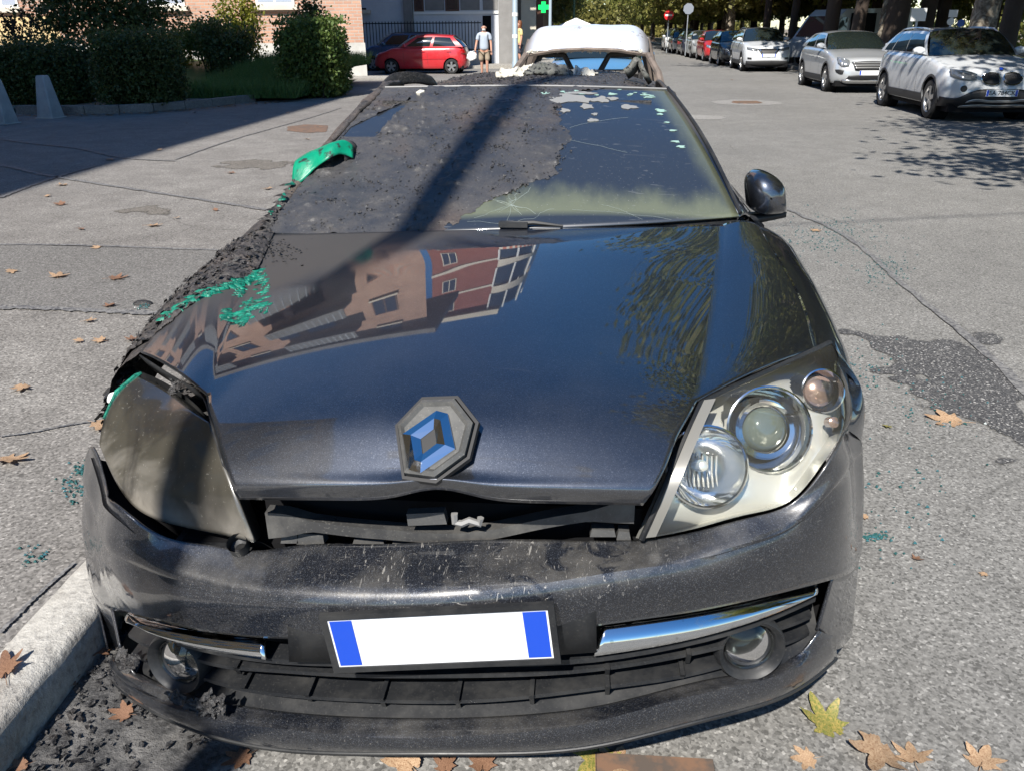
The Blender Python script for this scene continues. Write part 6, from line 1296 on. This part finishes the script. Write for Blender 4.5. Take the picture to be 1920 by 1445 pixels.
# -- plane trees
def crown(seed, n, R_, h, size, zlow, m):
    rng = np.random.default_rng(seed); K = rng.normal(size=(60, 3)); K /= np.linalg.norm(K, axis=1, keepdims=True); K *= rng.random((60, 1))**.33; P = K[rng.integers(0, 60, n)]*np.array([R_, R_, h]) + rng.normal(0, .55, (n, 3)); P[:, 2] += zlow+h*.85; P = P[P[:, 2] > zlow-.6]
    V, F = leaf_cloud(P, size, rng=rng); return cloud_mesh('crown', V, F, m), K*np.array([R_, R_, h])+np.array([0, 0, zlow+h*.85])
CR = [crown(1, 24000, 4.6, 3.6, .105, 4.6, M['plane']), crown(2, 24000, 4.4, 3.9, .105, 4.4, M['plane2']), crown(3, 9000, 4.4, 3.8, .20, 3.0, M['plane2']), crown(4, 9000, 4.8, 4.0, .20, 2.7, M['plane'])]
def trunk_mesh(K, r, lean, m, seed, h=5.2):
    rs = random.Random(seed); mb = MB(); P = [(0,0,-.15), (0.02,0,.3), (lean*.5, .03, 1.6), (lean, rs.gauss(0,.1), 3.2), (lean*1.2, rs.gauss(0,.15), h)]; mb.tube(P, [r*1.35, r*1.05, r*.95, r*.85, r*.55], 14)
    top = np.array(P[-1])
    for k in range(9): e = K[k*3]; mid = top*.45+e*.55+np.array([0,0,-.5]); mb.tube([np.array(P[3])*.5+top*.5, mid, e], [r*.45, r*.25, r*.08], 6)
    return mb.mesh('trunk', m, True, False)
def plane_tree(x, y, r, k, lab, lean=0.1, m=None, sc=1.0, grp='plane trees along the road', off=0.0):
    o = empty('plane_tree', (x, y, .08), random.Random(int(x*37+y*11)).uniform(0, 6.28), label=lab, cat='tree', group=grp); o.scale = (sc, sc, sc)
    link('trunk', trunk_mesh(CR[k][1], r, lean, m or M['bark'], int(abs(x*7+y*3))), o); cr_ = link('crown', CR[k][0], o)
    if off: o.rotation_euler = (0, 0, 0); cr_.location = (off, 0, off*.5)
    return o
for i in range(8): plane_tree(16.2+.8*math.sin(i*1.9), 13+7.2*i, .24, i % 2 if i < 3 else 2+i % 2, 'tall plane tree of the second row behind the parked cars', .1, M['bark_dark'], 1.3, 'second row of plane trees')
# near row beyond the parked cars (some stand outside the view; they shade the cars and show in the hood)
for i, (x, y) in enumerate([(10.3, -2.5), (9.9, 4.6), (9.9, 11.2)]): plane_tree(x, y, .26, i % 2, 'plane tree right of the view shading the nearest parked car', .1, off=-2.0 if i == 1 else 0)
TR = [(1842,19.5,.28,M['bark'],'thick pale plane trunk above the white crossover roof'),(1893,17.0,.19,M['bark_dark'],'dark leaning trunk at the right edge'),(1735,30,.24,M['bark_dark'],'dark trunk beside the white square sign board'),(1765,36,.2,M['bark_dark'],'dark slim trunk right of the square sign board'),(1678,27,.22,M['bark_dark'],'dark trunk over the white crossover rear'),(1658,31,.17,M['bark'],'pale slim trunk between two parked crossovers'),(1609,30,.2,M['bark_dark'],'dark trunk right of the grey van'),(1558,25.5,.24,M['bark_dark'],'dark trunk in front of the grey van'),(1487,29.5,.17,M['bark_dark'],'dark trunk left of the grey van'),(1437,40,.17,M['bark_dark'],'slim dark trunk beyond the white V grille car'),(1372,44,.24,M['bark'],'pale leaning trunk over the white V grille car'),(1360,52,.22,M['bark'],'grey trunk next to the pale leaning one')]
for i, (u, y, r, m_, lb) in enumerate(TR):
    y = 29.6 if u == 1678 else max(y, float(at(u, 40, X=9.65)[1])); x = float(at(u, 40, Y=y)[0]); r *= max(1, (y+1)/30)**.5; plane_tree(x, y, r, (i % 2) if y < 33 else 2+i % 2, lb, -.25 if u == 1372 else .08, m_, 1.68 if u == 1678 else 1.1 if y < 36 else .95, off=0 if u == 1678 else 2.6 if y < 48 else 0)
far = []
for i, y in enumerate(range(58, 150, 7)): far.append((9.9+.5*math.sin(i*2.1), y, 2+i % 2)); far.append((15.5+.8*math.cos(i*1.7), y+3, 3-i % 2))
for i, y in enumerate(range(70, 160, 11)): far.append((-4.4+.4*math.sin(i), y, 2+i % 2))
for i, (x, y, k) in enumerate(far): plane_tree(x, y, .22, k, 'plane tree of the avenue far down the road', .1, M['bark_dark'] if i % 3 else M['bark'], 1.0, 'far avenue trees')
for i, (x, y) in enumerate([(20,30),(25,38),(30,46),(22,48),(34,58),(27,62),(20,66),(38,72)]): plane_tree(x, y, .2, 2+i % 2, 'plane tree in the park beyond the parked cars', .1, M['bark_dark'], .9, 'trees in the park behind')
V, F = leaf_cloud(np.stack([RNG.uniform(16, 60, 9000), RNG.uniform(52, 80, 9000), np.abs(RNG.normal(0, 1.3, 9000))], 1), .22); tag(link('far_shrubbery', cloud_mesh('far_shrubbery', V, F, M['plane'])), 'green shrubbery at the back of the park', 'shrubs', kind='stuff')
V, F = leaf_cloud(np.stack([RNG.uniform(-16, 34, 16000), RNG.uniform(165, 200, 16000), np.abs(RNG.normal(0, 5.5, 16000))], 1), .55); tag(link('far_treeline', cloud_mesh('far_treeline', V, F, M['plane2'])), 'hazy mass of trees closing the road', 'trees', kind='stuff')
# litter under the trees
P = np.column_stack([RNG.uniform(8.6, 13, 2600), RNG.uniform(12, 60, 2600), np.full(2600, .11)]); P[P[:, 0] < 9.2, 2] = .012; V, F = leaf_cloud(P, .06); V[:, 2] = np.repeat(P[:, 2], 4)+np.abs(RNG.normal(0, .012, len(V))); tag(link('leaf_litter', cloud_mesh('tree_litter', V, F, M['litter'])), 'brown dry leaves under the plane trees', 'leaves', kind='stuff')
# ================================================================= street furniture
def concrete_bollard(u, v, lab):
    p = at(u, v, Z=.118); o = empty('bollard', (p[0], p[1], .118), R(-8), label=lab, cat='bollard', group='concrete bollards by the hedge')
    h = .74; mb = MB(); lv = [(.0,.165,.165),(.02,.17,.17),(.70,.09,.09),(.735,.08,.08),(h,.07,.07)]; rows = []
    for z, a, b_ in lv: rows.append([(sx*(a-.02*e), sy*(b_-.02*(1-e)), z) for sx, sy, e in ((1,1,0),(1,1,1),(-1,1,1),(-1,1,0),(-1,-1,0),(-1,-1,1),(1,-1,1),(1,-1,0))])
    mb.grid(rows, closeu=True, flip=False); mb.add(rows[-1], [tuple(range(8))]); obj('post', mb, M['bollard'], o, ang=30, fixn=True)
    obj('footing', MB().box(-.19, .19, -.19, .19, -.02, .012), M['plinth'], o, smooth=False)
M['bollard'] = plaster('weathered_concrete', (.34,.36,.38), (.24,.26,.28), 6)
concrete_bollard(96, 221, 'tapered concrete bollard before the gap between the hedges'); concrete_bollard(8, 232, 'tapered concrete bollard cut by the left edge'); 
p = g(462,160,.2); o = empty('marker_post', (p[0], p[1], .2), label='short white marker post in the garden grass', cat='post'); obj('post', MB().box(-.03, .03, -.03, .03, 0, .36), M['white_paint'], o, smooth=False, rot=(0, .15, 0)); obj('cap', MB().box(-.035, .035, -.035, .035, .36, .39), M['black'], o, smooth=False, rot=(0, .15, 0))
# lamp post at the kerb behind the photographer: its shadow lies over the hood and windscreen
PXY = (-1.52, -3.05)
o = empty('lamp_post', (*PXY, .118), label='grey steel lamp post at the kerb behind the viewpoint', cat='lamp post'); obj('pole', MB().lathe([(.0,0),(.11,0),(.11,.5),(.075,.55),(.066,4),(.055,10.1),(.0,10.12)], 16), M['steel'], o); obj('base_collar', MB().lathe([(.15,0),(.15,.06),(.11,.08)], 16), M['steel'], o)
obj('lamp_arm', MB().tube([(0,0,9.9),(-.6,0,10.2),(-1.5,0,10.3)], .035, 8), M['steel'], o); obj('lamp_head', MB().box(-2.1,-1.4,-.14,.14,10.24,10.36), M['steel'], o, smooth=False)
cab = empty('overhead_cable', (PXY[0], PXY[1], 9.7), label='thin overhead cable with a hanging lamp crossing the road above the view', cat='cable'); dx = np.array([.957,.29,0]); obj('wire', MB().tube([dx*d+np.array([0,0,-.25*math.sin(math.pi*d/14)]) for d in np.linspace(0, 14, 16)], .012, 5), M['black'], cab); obj('hanging_lamp', MB().lathe([(.0,.25),(.05,.24),(.06,.1),(.22,.02),(.22,-.04),(.0,-.06)], 16, tuple(dx*3.75+np.array([0,0,-.45]))), M['steel'], cab)
# pale blue pole by the marble house, and the pharmacy pole
def simple_pole(u, Y, dia, h, m, lab, name='street_pole'):
    x = float(at(u, 90, Y=Y)[0]); o = empty(name, (x, Y, .10), label=lab, cat='pole'); obj('pole', MB().lathe([(.0,0),(dia*.6,0),(dia*.6,.4),(dia*.5,.45),(dia*.42,h),(.0,h)], 14), m, o); obj('base', MB().lathe([(dia,0),(dia,.05),(dia*.6,.07)], 14), m, o); return o
M['pole_blue'] = mat('pale_blue_pole_paint', (.34,.42,.48), .5, .2); o = simple_pole(966, 30.2, .20, 8, M['pole_blue'], 'pale blue grey steel pole beside the marble house')
for z in (1.2, 1.9): obj('pole_band', MB().lathe([(.104,z),(.106,z+.02),(.106,z+.10),(.104,z+.12)], 14), M['white_paint'], o)
o = simple_pole(1031, 46, .17, 6, M['pole_blue'], 'slim pale pole next to the green cross sign')
simple_pole(1075, 64, .16, 7, mat('green_pole_paint', (.16,.24,.13), .6), 'slim green pole above the white gazebo')
gc = mat('green_cross_light', (.0,.25,.04), .4, emit=(.0,.85,.16), emit_s=.75); x = float(at(1019,14,Y=46.4)[0]); z = float(at(1019,14,Y=46.4)[2]); o = empty('pharmacy_cross', (x, 46.4, z), label='lit green pharmacy cross sign on the pole', cat='sign'); k = .27; w = .115
obj('cross', MB().prism([(a, 0, b_) for a, b_ in ((-w,-k),(w,-k),(w,-w),(k,-w),(k,w),(w,w),(w,k),(-w,k),(-w,w),(-k,w),(-k,-w),(-w,-w))], (0,.14,0)), gc, o, smooth=False, fixn=True); obj('bracket', MB().box(.2,.42,.05,.09,-.03,.03), M['black'], o, smooth=False)
p = at(1080,46,Y=52); o = empty('gazebo', (p[0], 52, .13), label='small white market gazebo on the left pavement', cat='gazebo'); zt = float(at(1080,38,Y=52)[2])-.13; ze = float(at(1080,48,Y=52)[2])-.13
obj('canopy', MB().add([(-1,-1,ze),(1,-1,ze),(1,1,ze),(-1,1,ze),(0,0,zt+.12),(-1,-1,ze-.15),(1,-1,ze-.15),(1,1,ze-.15),(-1,1,ze-.15)], [(0,1,4),(1,2,4),(2,3,4),(3,0,4),(0,5,6,1),(1,6,7,2),(2,7,8,3),(3,8,5,0)]), M['white_paint'], o, smooth=False)
for sx in (-1, 1):
    for sy in (-1, 1): obj('leg', MB().tube([(sx*.97, sy*.97, 0), (sx*.97, sy*.97, ze)], .03, 6), M['steel'], o)
# road signs
M['sign_red'] = mat('sign_red', (.55,.015,.02), .4); M['sign_back'] = mat('sign_back_grey', (.25,.28,.33), .5, .3); M['sign_blue'] = mat('sign_blue', (.01,.10,.45), .4)
def sign(u, v, Y, h_px, shape, size, m, lab, extra=None):
    p = at(u, v, Y=Y); o = empty('road_sign', (p[0], Y, .1), label=lab, cat='sign', group='road signs along the parked cars'); z = p[2]-.1; obj('post', MB().tube([(0,.03,0),(0,.03,z+size*.4)], .032, 8), M['steel'], o)
    if shape == 'disc': d = obj('face', MB().lathe([(.0,.012),(size*.5,.012),(size*.5,-.012),(.0,-.012)], 28, (0,-.02,z), (0,-1,0)), m, o)
    elif shape == 'rect': d = obj('face', MB().box(-size*.55, size*.55, -.03, -.01, z-size*.45, z+size*.45), m, o, smooth=False)
    else: a = size*.5; d = obj('face', MB().prism([(a*math.cos(t_), -.03, z+a*math.sin(t_)) for t_ in np.arange(8)*math.pi/4+.3], (0,.02,0)), m, o, smooth=False, fixn=True)
    if extra == 'bar': obj('bar', MB().box(-size*.36, size*.36, -.042, -.034, z-size*.09, z+size*.09), M['white_paint'], d, smooth=False)
    return o
sign(1254, 29, 58, 0, 'disc', .62, M['sign_red'], 'round red no entry sign with a white bar', 'bar'); sign(1291, 17, 52, 0, 'oct', .62, M['sign_back'], 'grey back of a sign right of the no entry sign')
sign(1722, 28, 24, 0, 'rect', .36, M['white_paint'], 'white square notice board above the white crossover'); o = sign(1787, 26, 26, 0, 'rect', .22, M['white_paint'], 'small white sign pair right of the square board'); p = at(1782,41,Y=26); obj('face', MB().lathe([(.0,.012),(.10,.012),(.10,-.012)], 18, (p[0]-o.location[0], -.02, p[2]-.1), (0,-1,0)), M['white_paint'], o)
sign(1801, 44, 28, 0, 'disc', .22, M['sign_blue'], 'small round blue sign right of the white pair')
# grey van with open side door standing beyond the trees
VP = mat('van_grey_white', (.40,.42,.43), .45, 0, .6); x = float(at(1505,60,Y=36)[0]); o = empty('panel_van', (x, 36, .1), R(-62), label='grey panel van with open side beyond the tree trunks', cat='van')
prof = [(0,.35),(0,.9),(.35,1.05),(.95,1.85),(1.35,2.15),(4.9,2.2),(5.0,2.1),(5.0,.35)]; mb = MB(); hw = .98; rows = []
for s_, ins in ((-hw,0),(-hw+.02,-.0),(hw-.02,0),(hw,0)): rows.append([(s_*(1 if z < 1.2 else .93), y, z) for y, z in prof])
mb.grid(rows); mb.add([(-hw*(1 if z < 1.2 else .93), y, z) for y, z in prof], [tuple(range(8))]); mb.add([(hw*(1 if z < 1.2 else .93), y, z) for y, z in prof], [tuple(range(8))[::-1]]); obj('body', mb, VP, o, ang=25, fixn=True)
for sx in (-1, 1):
    obj('open_side', MB().add([(sx*(hw+.004),1.55,.5),(sx*(hw+.004),2.9,.5),(sx*(hw*.93+.035),2.9,2.0),(sx*(hw*.93+.035),1.55,2.0)], [(0,1,2,3)]), M['dark'], o, smooth=False); obj('side_window', MB().add([(sx*(hw*.97+.012),.75,1.2),(sx*(hw*.97+.012),1.4,1.2),(sx*(hw*.94+.012),1.4,1.85),(sx*(hw*.94+.012),1.1,1.85)], [(0,1,2,3)]), M['car_glass'], o, smooth=False)
    for y in (.95, 4.0): w_ = obj('wheel', MB().lathe([(.2,-.1),(.33,-.09),(.34,.0),(.33,.1),(.2,.11)], 24, (sx*.86, y, .34), (sx,0,0)), M['rubber'], o); obj('rim', MB().lathe([(.0,.08),(.2,.1)], 20, (sx*.86, y, .34), (sx,0,0)), M['alloy'], w_)
obj('windscreen', MB().add([(-.8,.38,1.12),(.8,.38,1.12),(.74,.96,1.88),(-.74,.96,1.88)], [(0,1,2,3)]), M['car_glass'], o, smooth=False, loc=(0,-.02,.02))
# motor scooters far down the road
def scooter(u, Y, col_, lab):
    x = float(at(u, 80, Y=Y)[0]); o = empty('motor_scooter', (x, Y, .0), R(-12), label=lab, cat='scooter', group='scooters parked far down the road'); m = mat('scooter_paint', col_, .4, 0, .8)
    mb = MB().tube([(0,.3,.45),(0,.7,.62),(0,1.15,.72),(0,1.4,.70)], [.12,.17,.17,.06], 10); obj('body', mb, m, o); obj('leg_shield', MB().tube([(0,-.02,.35),(0,-.06,.75),(0,-.02,1.02)], [.10,.2,.13], 8), m, o); obj('seat', MB().tube([(0,.55,.80),(0,.9,.84),(0,1.25,.86)], [.10,.13,.08], 8), M['black'], o); obj('handlebar', MB().tube([(-.32,.04,1.06),(0,-.02,1.04),(.32,.04,1.06)], .025, 6), M['black'], o)
    for y in (-.12, 1.1): w_ = obj('wheel', MB().lathe([(.13,-.05),(.24,-.05),(.26,0),(.24,.05),(.13,.05)], 20, (0, y, .26), (1,0,0)), M['rubber'], o); obj('rim', MB().lathe([(.0,.02),(.13,.04)], 14, (0, y, .26), (1,0,0)), M['alloy'], w_)
scooter(1212, 62, (.6,.6,.6), 'white motor scooter before the far parked row'); scooter(1206, 70, (.45,.02,.02), 'red motor scooter behind the white one')

# ================================================================= people
SKIN = mat('skin', (.50,.27,.19), .55); 
def skin_body(name, J, E, mtl, parent, sub=2, root=0):
    me = bpy.data.meshes.new(name); me.from_pydata([j[:3] for j in J], E, []); o = bpy.data.objects.new(name, me); COL.objects.link(o); sm = o.modifiers.new('s', 'SKIN'); sm.use_smooth_shade = True
    for i, j in enumerate(J): sv = me.skin_vertices[0].data[i]; r_ = j[3] if len(j) > 3 else .05; sv.radius = (r_, j[4] if len(j) > 4 else r_); sv.use_root = (i == root)
    ss = o.modifiers.new('d', 'SUBSURF'); ss.levels = sub; ss.render_levels = sub; dg = bpy.context.evaluated_depsgraph_get(); dg.update(); me2 = bpy.data.meshes.new_from_object(o.evaluated_get(dg)); bpy.data.objects.remove(o); me2.materials.clear(); me2.materials.append(mtl); me2.polygons.foreach_set('use_smooth', [True]*len(me2.polygons)); return link(name, me2, parent)
def person(loc, rz, shirt, short, lab, hair=None, bag=True):
    o = empty('person', loc, rz, label=lab, cat='person')
    J = [(0,0,.93,.14,.11),(0,0,1.12,.145,.115),(0,-.01,1.32,.15,.11),(0,0,1.45,.10,.08),(0,0,1.52,.05,.05),(0,-.015,1.61,.088,.10),(0,-.01,1.71,.085,.10),
         (.19,0,1.42,.055),(.25,0,1.15,.045),(.26,-.06,.92,.034),(.265,-.08,.82,.030),(-.19,0,1.42,.055),(-.27,-.02,1.16,.045),(-.32,-.08,.93,.034),(-.33,-.10,.84,.030),
         (.09,0,.88,.085),(.10,-.03,.50,.058),(.10,.0,.28,.055),(.10,.02,.09,.038),(.115,-.12,.04,.035),(-.09,0,.88,.085),(-.10,.05,.50,.058),(-.10,.10,.28,.055),(-.10,.12,.09,.038),(-.115,-.02,.04,.035)]
    E = [(0,1),(1,2),(2,3),(3,4),(4,5),(5,6),(3,7),(7,8),(8,9),(9,10),(3,11),(11,12),(12,13),(13,14),(0,15),(15,16),(16,17),(17,18),(18,19),(0,20),(20,21),(21,22),(22,23),(23,24)]
    b_ = skin_body('body', J, E, SKIN, o)
    for hx, hy, hz in ((.265,-.08,.80),(-.33,-.10,.82)):
        for k in range(4): b2_ = obj('finger', MB().tube([(hx-.022+.015*k, hy, hz), (hx-.024+.016*k, hy-.012, hz-.045), (hx-.022+.015*k, hy-.004, hz-.085+.01*abs(k-1.5))], [.009,.008,.006], 5), SKIN, b_)
        obj('thumb', MB().tube([(hx+(.02 if hx < 0 else -.02), hy-.01, hz), (hx+(.04 if hx < 0 else -.04), hy-.03, hz-.04)], [.010,.007], 5), SKIN, b_)
    J2 = [(0,0,.86,.17,.14),(0,0,.98,.18,.15),(0,0,1.10,.175,.145),(0,-.01,1.30,.175,.135),(0,0,1.43,.12,.095),(.20,0,1.41,.075),(.245,0,1.20,.075),(-.20,0,1.41,.075),(-.255,-.01,1.20,.075)]; skin_body('shirt', J2, [(0,1),(1,2),(2,3),(3,4),(4,5),(5,6),(4,7),(7,8)], shirt, o)
    J3 = [(0,0,.92,.165,.135),(.10,0,.82,.115),(.12,-.02,.50,.105),(-.10,0,.82,.115),(-.12,.03,.50,.105)]; skin_body('shorts', J3, [(0,1),(1,2),(0,3),(3,4)], short, o)
    nose = obj('nose', MB().tube([(0,-.095,1.66),(0,-.118,1.625),(0,-.10,1.615)], [.008,.013,.010], 6), SKIN, b_)
    for sx in (-1, 1): obj('eye', MB().lathe([(.0,.006),(.012,.0)], 8, (sx*.032,-.098,1.66), (0,-1,0)), M['black'], b_); obj('ear', MB().lathe([(.0,.01),(.02,.008),(.028,-.01)], 8, (sx*.085,.0,1.64), (sx,0,0)), SKIN, b_); obj('shoe', MB().tube([(sx*.11,.06 if sx > 0 else .16,.045),(sx*.115,-.06 if sx > 0 else .04,.05),(sx*.118,-.16 if sx > 0 else -.07,.035)], [.045,.05,.035], 8), M['black'], o)
    obj('mouth', MB().box(-.022,.022,-.100,-.096,1.575,1.581), mat('lips', (.3,.1,.08), .5), b_, smooth=False)
    if hair == 'beard': obj('beard', MB().lathe([(.06,0),(.066,.03),(.05,.06),(.0,.07)], 12, (0,-.045,1.585), (0,-.55,-.8)), mat('white_beard', (.55,.53,.5), .9), b_)
    elif hair: obj('hair', MB().lathe([(.0,.19),(.07,.17),(.098,.10),(.10,.0),(.085,-.14),(.06,-.16)], 14, (0,.03,1.62), (0,.1,1)), hair, b_)
    return o
mp = at(908, 100, Y=31.0); shirt = plaster('grey_blue_shirt', (.40,.45,.52), (.34,.39,.46), 8); khaki = plaster('khaki_shorts', (.36,.29,.21), (.30,.24,.17), 8)
person((mp[0], 31.0, .01), R(4), shirt, khaki, 'bald man in grey blue shirt and khaki shorts walking past the red car', 'beard')
bg_ = empty('carried_bag', (mp[0]-.40, 30.86, .55), label='white bag in the hand of the walking man', cat='bag'); mb = MB(); rows = []
for z, a, b_ in ((0,.02,.02),(.03,.14,.07),(.15,.20,.09),(.26,.13,.06),(.32,.03,.02)): rows.append([(a*math.cos(t_)*(1+.1*math.sin(3*t_)), b_*math.sin(t_), z) for t_ in np.linspace(0, 6.283, 17)[:-1]])
obj('sack', MB().grid(rows, closeu=True), M['white_paint'], bg_, rot=(0, -.35, 0)); obj('handle', MB().tube([(-.02,0,.3),(.02,-.01,.34),(.05,0,.3)], .008, 5), M['white_paint'], bg_)
wpn = at(973, 60, Y=36.0); person((wpn[0], 36.0, .13), R(-60), mat('yellow_top', (.62,.50,.22), .8), mat('dark_trousers', (.05,.05,.07), .8), 'woman in a yellow top behind the pale pole', mat('auburn_hair', (.16,.055,.02), .6))

# ================================================================= fallen leaves, glass, scraps
LC_ = [leaf_mat('tan_leaf', (.36,.235,.145), (.47,.33,.21), (.26,.15,.085), 9, .15), leaf_mat('brown_leaf', (.20,.11,.07), (.28,.16,.10), (.15,.08,.05), 14, .15), leaf_mat('green_yellow_leaf', (.16,.17,.05), (.36,.27,.08), (.12,.15,.03), 10, .15)]
def leaf_mesh(seed, m):
    rs = random.Random(seed); lobes = [(0,1.0,.42),(.88,.88,.40),(-.88,.88,.40),(1.75,.62,.36),(-1.75,.62,.36)]; pts = []
    for k in range(72):
        a = -math.pi+2*math.pi*k/72; r = .40
        for c_, l_, w_ in lobes:
            d = (a-c_+math.pi) % (2*math.pi)-math.pi; r = max(r, l_*max(0, 1-abs(d)/w_*.62)**.85)
        r *= 1+.07*rs.random()*(k % 3); r *= .55 if abs(abs(a)-math.pi) < .25 else 1
        pts.append((r*math.sin(a), r*math.cos(a)))
    ph = rs.random()*6; cur = rs.uniform(.15, .55); fx = rs.uniform(.2, 1.0)
    z = lambda x, y: cur*(fx*x*x+(1.2-fx)*y*y)*.6+.10*math.sin(3*x+ph)*math.cos(2.3*y+ph)+.02
    mb = MB(); n = len(pts); rings = [.0, .25, .5, .75, 1.0]; rows = [[(x*f, y*f, z(x*f, y*f)) for x, y in pts] for f in rings]; mb.grid(rows, closeu=True); mb.tube([(0,0,z(0,0)),(0,-.45,.03),(.05,-.85,.06)], [.018,.014,.012], 4); return mb.mesh('leaf', m, True, True, 180)
LM = [[leaf_mesh(s*7+k, LC_[k]) for s in range(5)] for k in range(3)]
def leaf(u, v, size, k, lab, Z=0.0, rz=None, grp=None, tilt=0.0):
    p = at(u, v, Z=Z); rs = random.Random(int(u*13+v)); o = link('fallen_leaf', LM[k][int(u*3+v) % 5], None, (p[0], p[1], Z+.006), (tilt+rs.gauss(0,.08), rs.gauss(0,.08), rs.uniform(0, 6.28) if rz is None else rz), label=lab, cat='leaf', group=grp or 'fallen plane leaves'); o.scale = (size*rs.uniform(.85, 1.1), size*rs.uniform(.85, 1.1), size)
leaf(1783,790,.105,0,'tan plane leaf lying before the oil stain', rz=1.2); leaf(1648,1412,.105,0,'largest tan leaf in the bottom right corner', rz=2.6, tilt=.25); leaf(1552,1362,.085,2,'greenish plane leaf right of the bumper', rz=.4, tilt=.3); leaf(1515,1424,.05,0,'small tan leaf left of the largest corner leaf'); leaf(1840,1432,.06,0,'tan leaf at the bottom right edge'); leaf(1712,1425,.06,0,'tan leaf touching the largest corner leaf')
leaf(765,1432,.075,0,'tan leaf under the bumper left of the middle', rz=.8); leaf(1122,1424,.085,2,'green and yellow leaf at the iron channel cover', rz=3.3); leaf(1150,1440,.07,0,'pale tan leaf beside the green and yellow one'); leaf(905,1436,.06,1,'brown leaf at the bottom middle edge'); leaf(455,1422,.05,1,'brown leaf in the shadow below the bumper'); leaf(835,1440,.045,1,'small brown leaf beside the bottom middle one')
leaf(1527,433,.07,0,'tan leaf beside the tar seam right of the mirror'); leaf(1718,1050,.028,1,'small brown leaf on the open road right'); leaf(1660,800,.03,2,'tiny yellow leaf near the headlamp on the road'); leaf(1621,970,.028,0,'tiny pale leaf close to the bumper corner'); leaf(1845,1078,.02,0,'tiny tan leaf at the far right of the road'); leaf(1372,150,.09,1,'brown leaf on the road before the silver crossover')
for i, (u, v, s_) in enumerate([(115,384,.08),(285,424,.08),(183,465,.06),(215,523,.085),(110,520,.085),(22,510,.06),(205,575,.06),(190,640,.055),(165,603,.05),(248,638,.05),(42,727,.06),(150,640,.04),(205,300,.10),(115,348,.085),(300,282,.07),(430,325,.07),(500,355,.07),(575,262,.06),(405,395,.05),(90,368,.05),(10,235,.07),(350,232,.06),(460,228,.06),(540,212,.07),(150,430,.05),(365,212,.06),(330,410,.04)]): leaf(u, v, s_, 0 if i % 3 else 1, 'small tan leaf scattered on the grey footpath', .123, grp='leaves strewn on the footpath')
leaf(14,862,.085,0,'tan leaf at the left edge of the footpath', .123); leaf(188,797,.07,0,'tan leaf beside the bumper on the footpath', .123); leaf(12,1258,.07,1,'brown leaf lying on the kerb stone', .128)
for i, (u, v) in enumerate([(118,1190),(160,1205),(95,1240),(130,1275),(60,1330),(25,1390),(150,1160),(180,1225),(40,1440),(108,1300),(75,1265),(235,1340),(215,1180)]): leaf(u, v, .035+.025*((i*7) % 5)/5, 1, 'small brown leaf in the sooty gutter', .006, grp='leaves in the gutter')
gm_ = mat('teal_glass_shard', (.03,.10,.10), .05, 0, 1.0); mb = MB(); rs = random.Random(77)
def shard(mb, p, s_): a = rs.random()*6; mb.add([(p[0]+s_*math.cos(a), p[1]+s_*math.sin(a), p[2]), (p[0]+s_*math.cos(a+2), p[1]+s_*math.sin(a+2.2), p[2]), (p[0]+s_*math.cos(a+4), p[1]+s_*math.sin(a+4), p[2]), (p[0], p[1], p[2]+s_*.9)], [(0,1,3),(1,2,3),(2,0,3)])
for cu, cv, su, sv, n_, Z in ((1640,1005,14,4,60,0),(1560,440,60,22,420,0),(1660,505,25,14,180,0),(1640,690,40,30,70,0),(1750,760,50,30,60,0),(1700,950,60,70,60,0),(140,905,14,18,70,.118),(160,880,8,6,60,.118),(60,1040,20,10,25,.118),(268,573,7,5,50,.125)):
    for k in range(n_): shard(mb, at(cu+rs.gauss(0,su), cv+rs.gauss(0,sv), Z=Z+.004), .003+.006*rs.random())
tag(obj('glass_shards', mb, gm_, None, smooth=False, weld=False), 'teal crumbs of broken glass around the car', 'glass', kind='stuff')
mb = MB()
for k in range(1500):
    x = -1.03+abs(rs.gauss(0, .25)); y = rs.uniform(-.35, 1.4); flake(mb, np.array([x, y, .008]), np.array([0,0,1.]), .004+.012*rs.random()**2, k)
tag(obj('burnt_scraps', mb, M['char_black'], None, smooth=False, weld=False), 'black burnt scraps lying in the gutter', 'debris', kind='stuff')
P = at(268,570,Z=.123); o = obj('molten_lump', MB().lathe([(.0,.05),(.03,.045),(.055,.02),(.06,.0)], 12, (0,0,0)), M['char_black'], None, loc=tuple(P)); tag(o, 'small dark molten lump on the tar line of the footpath', 'debris'); o.scale = (1.0, .6, .45)
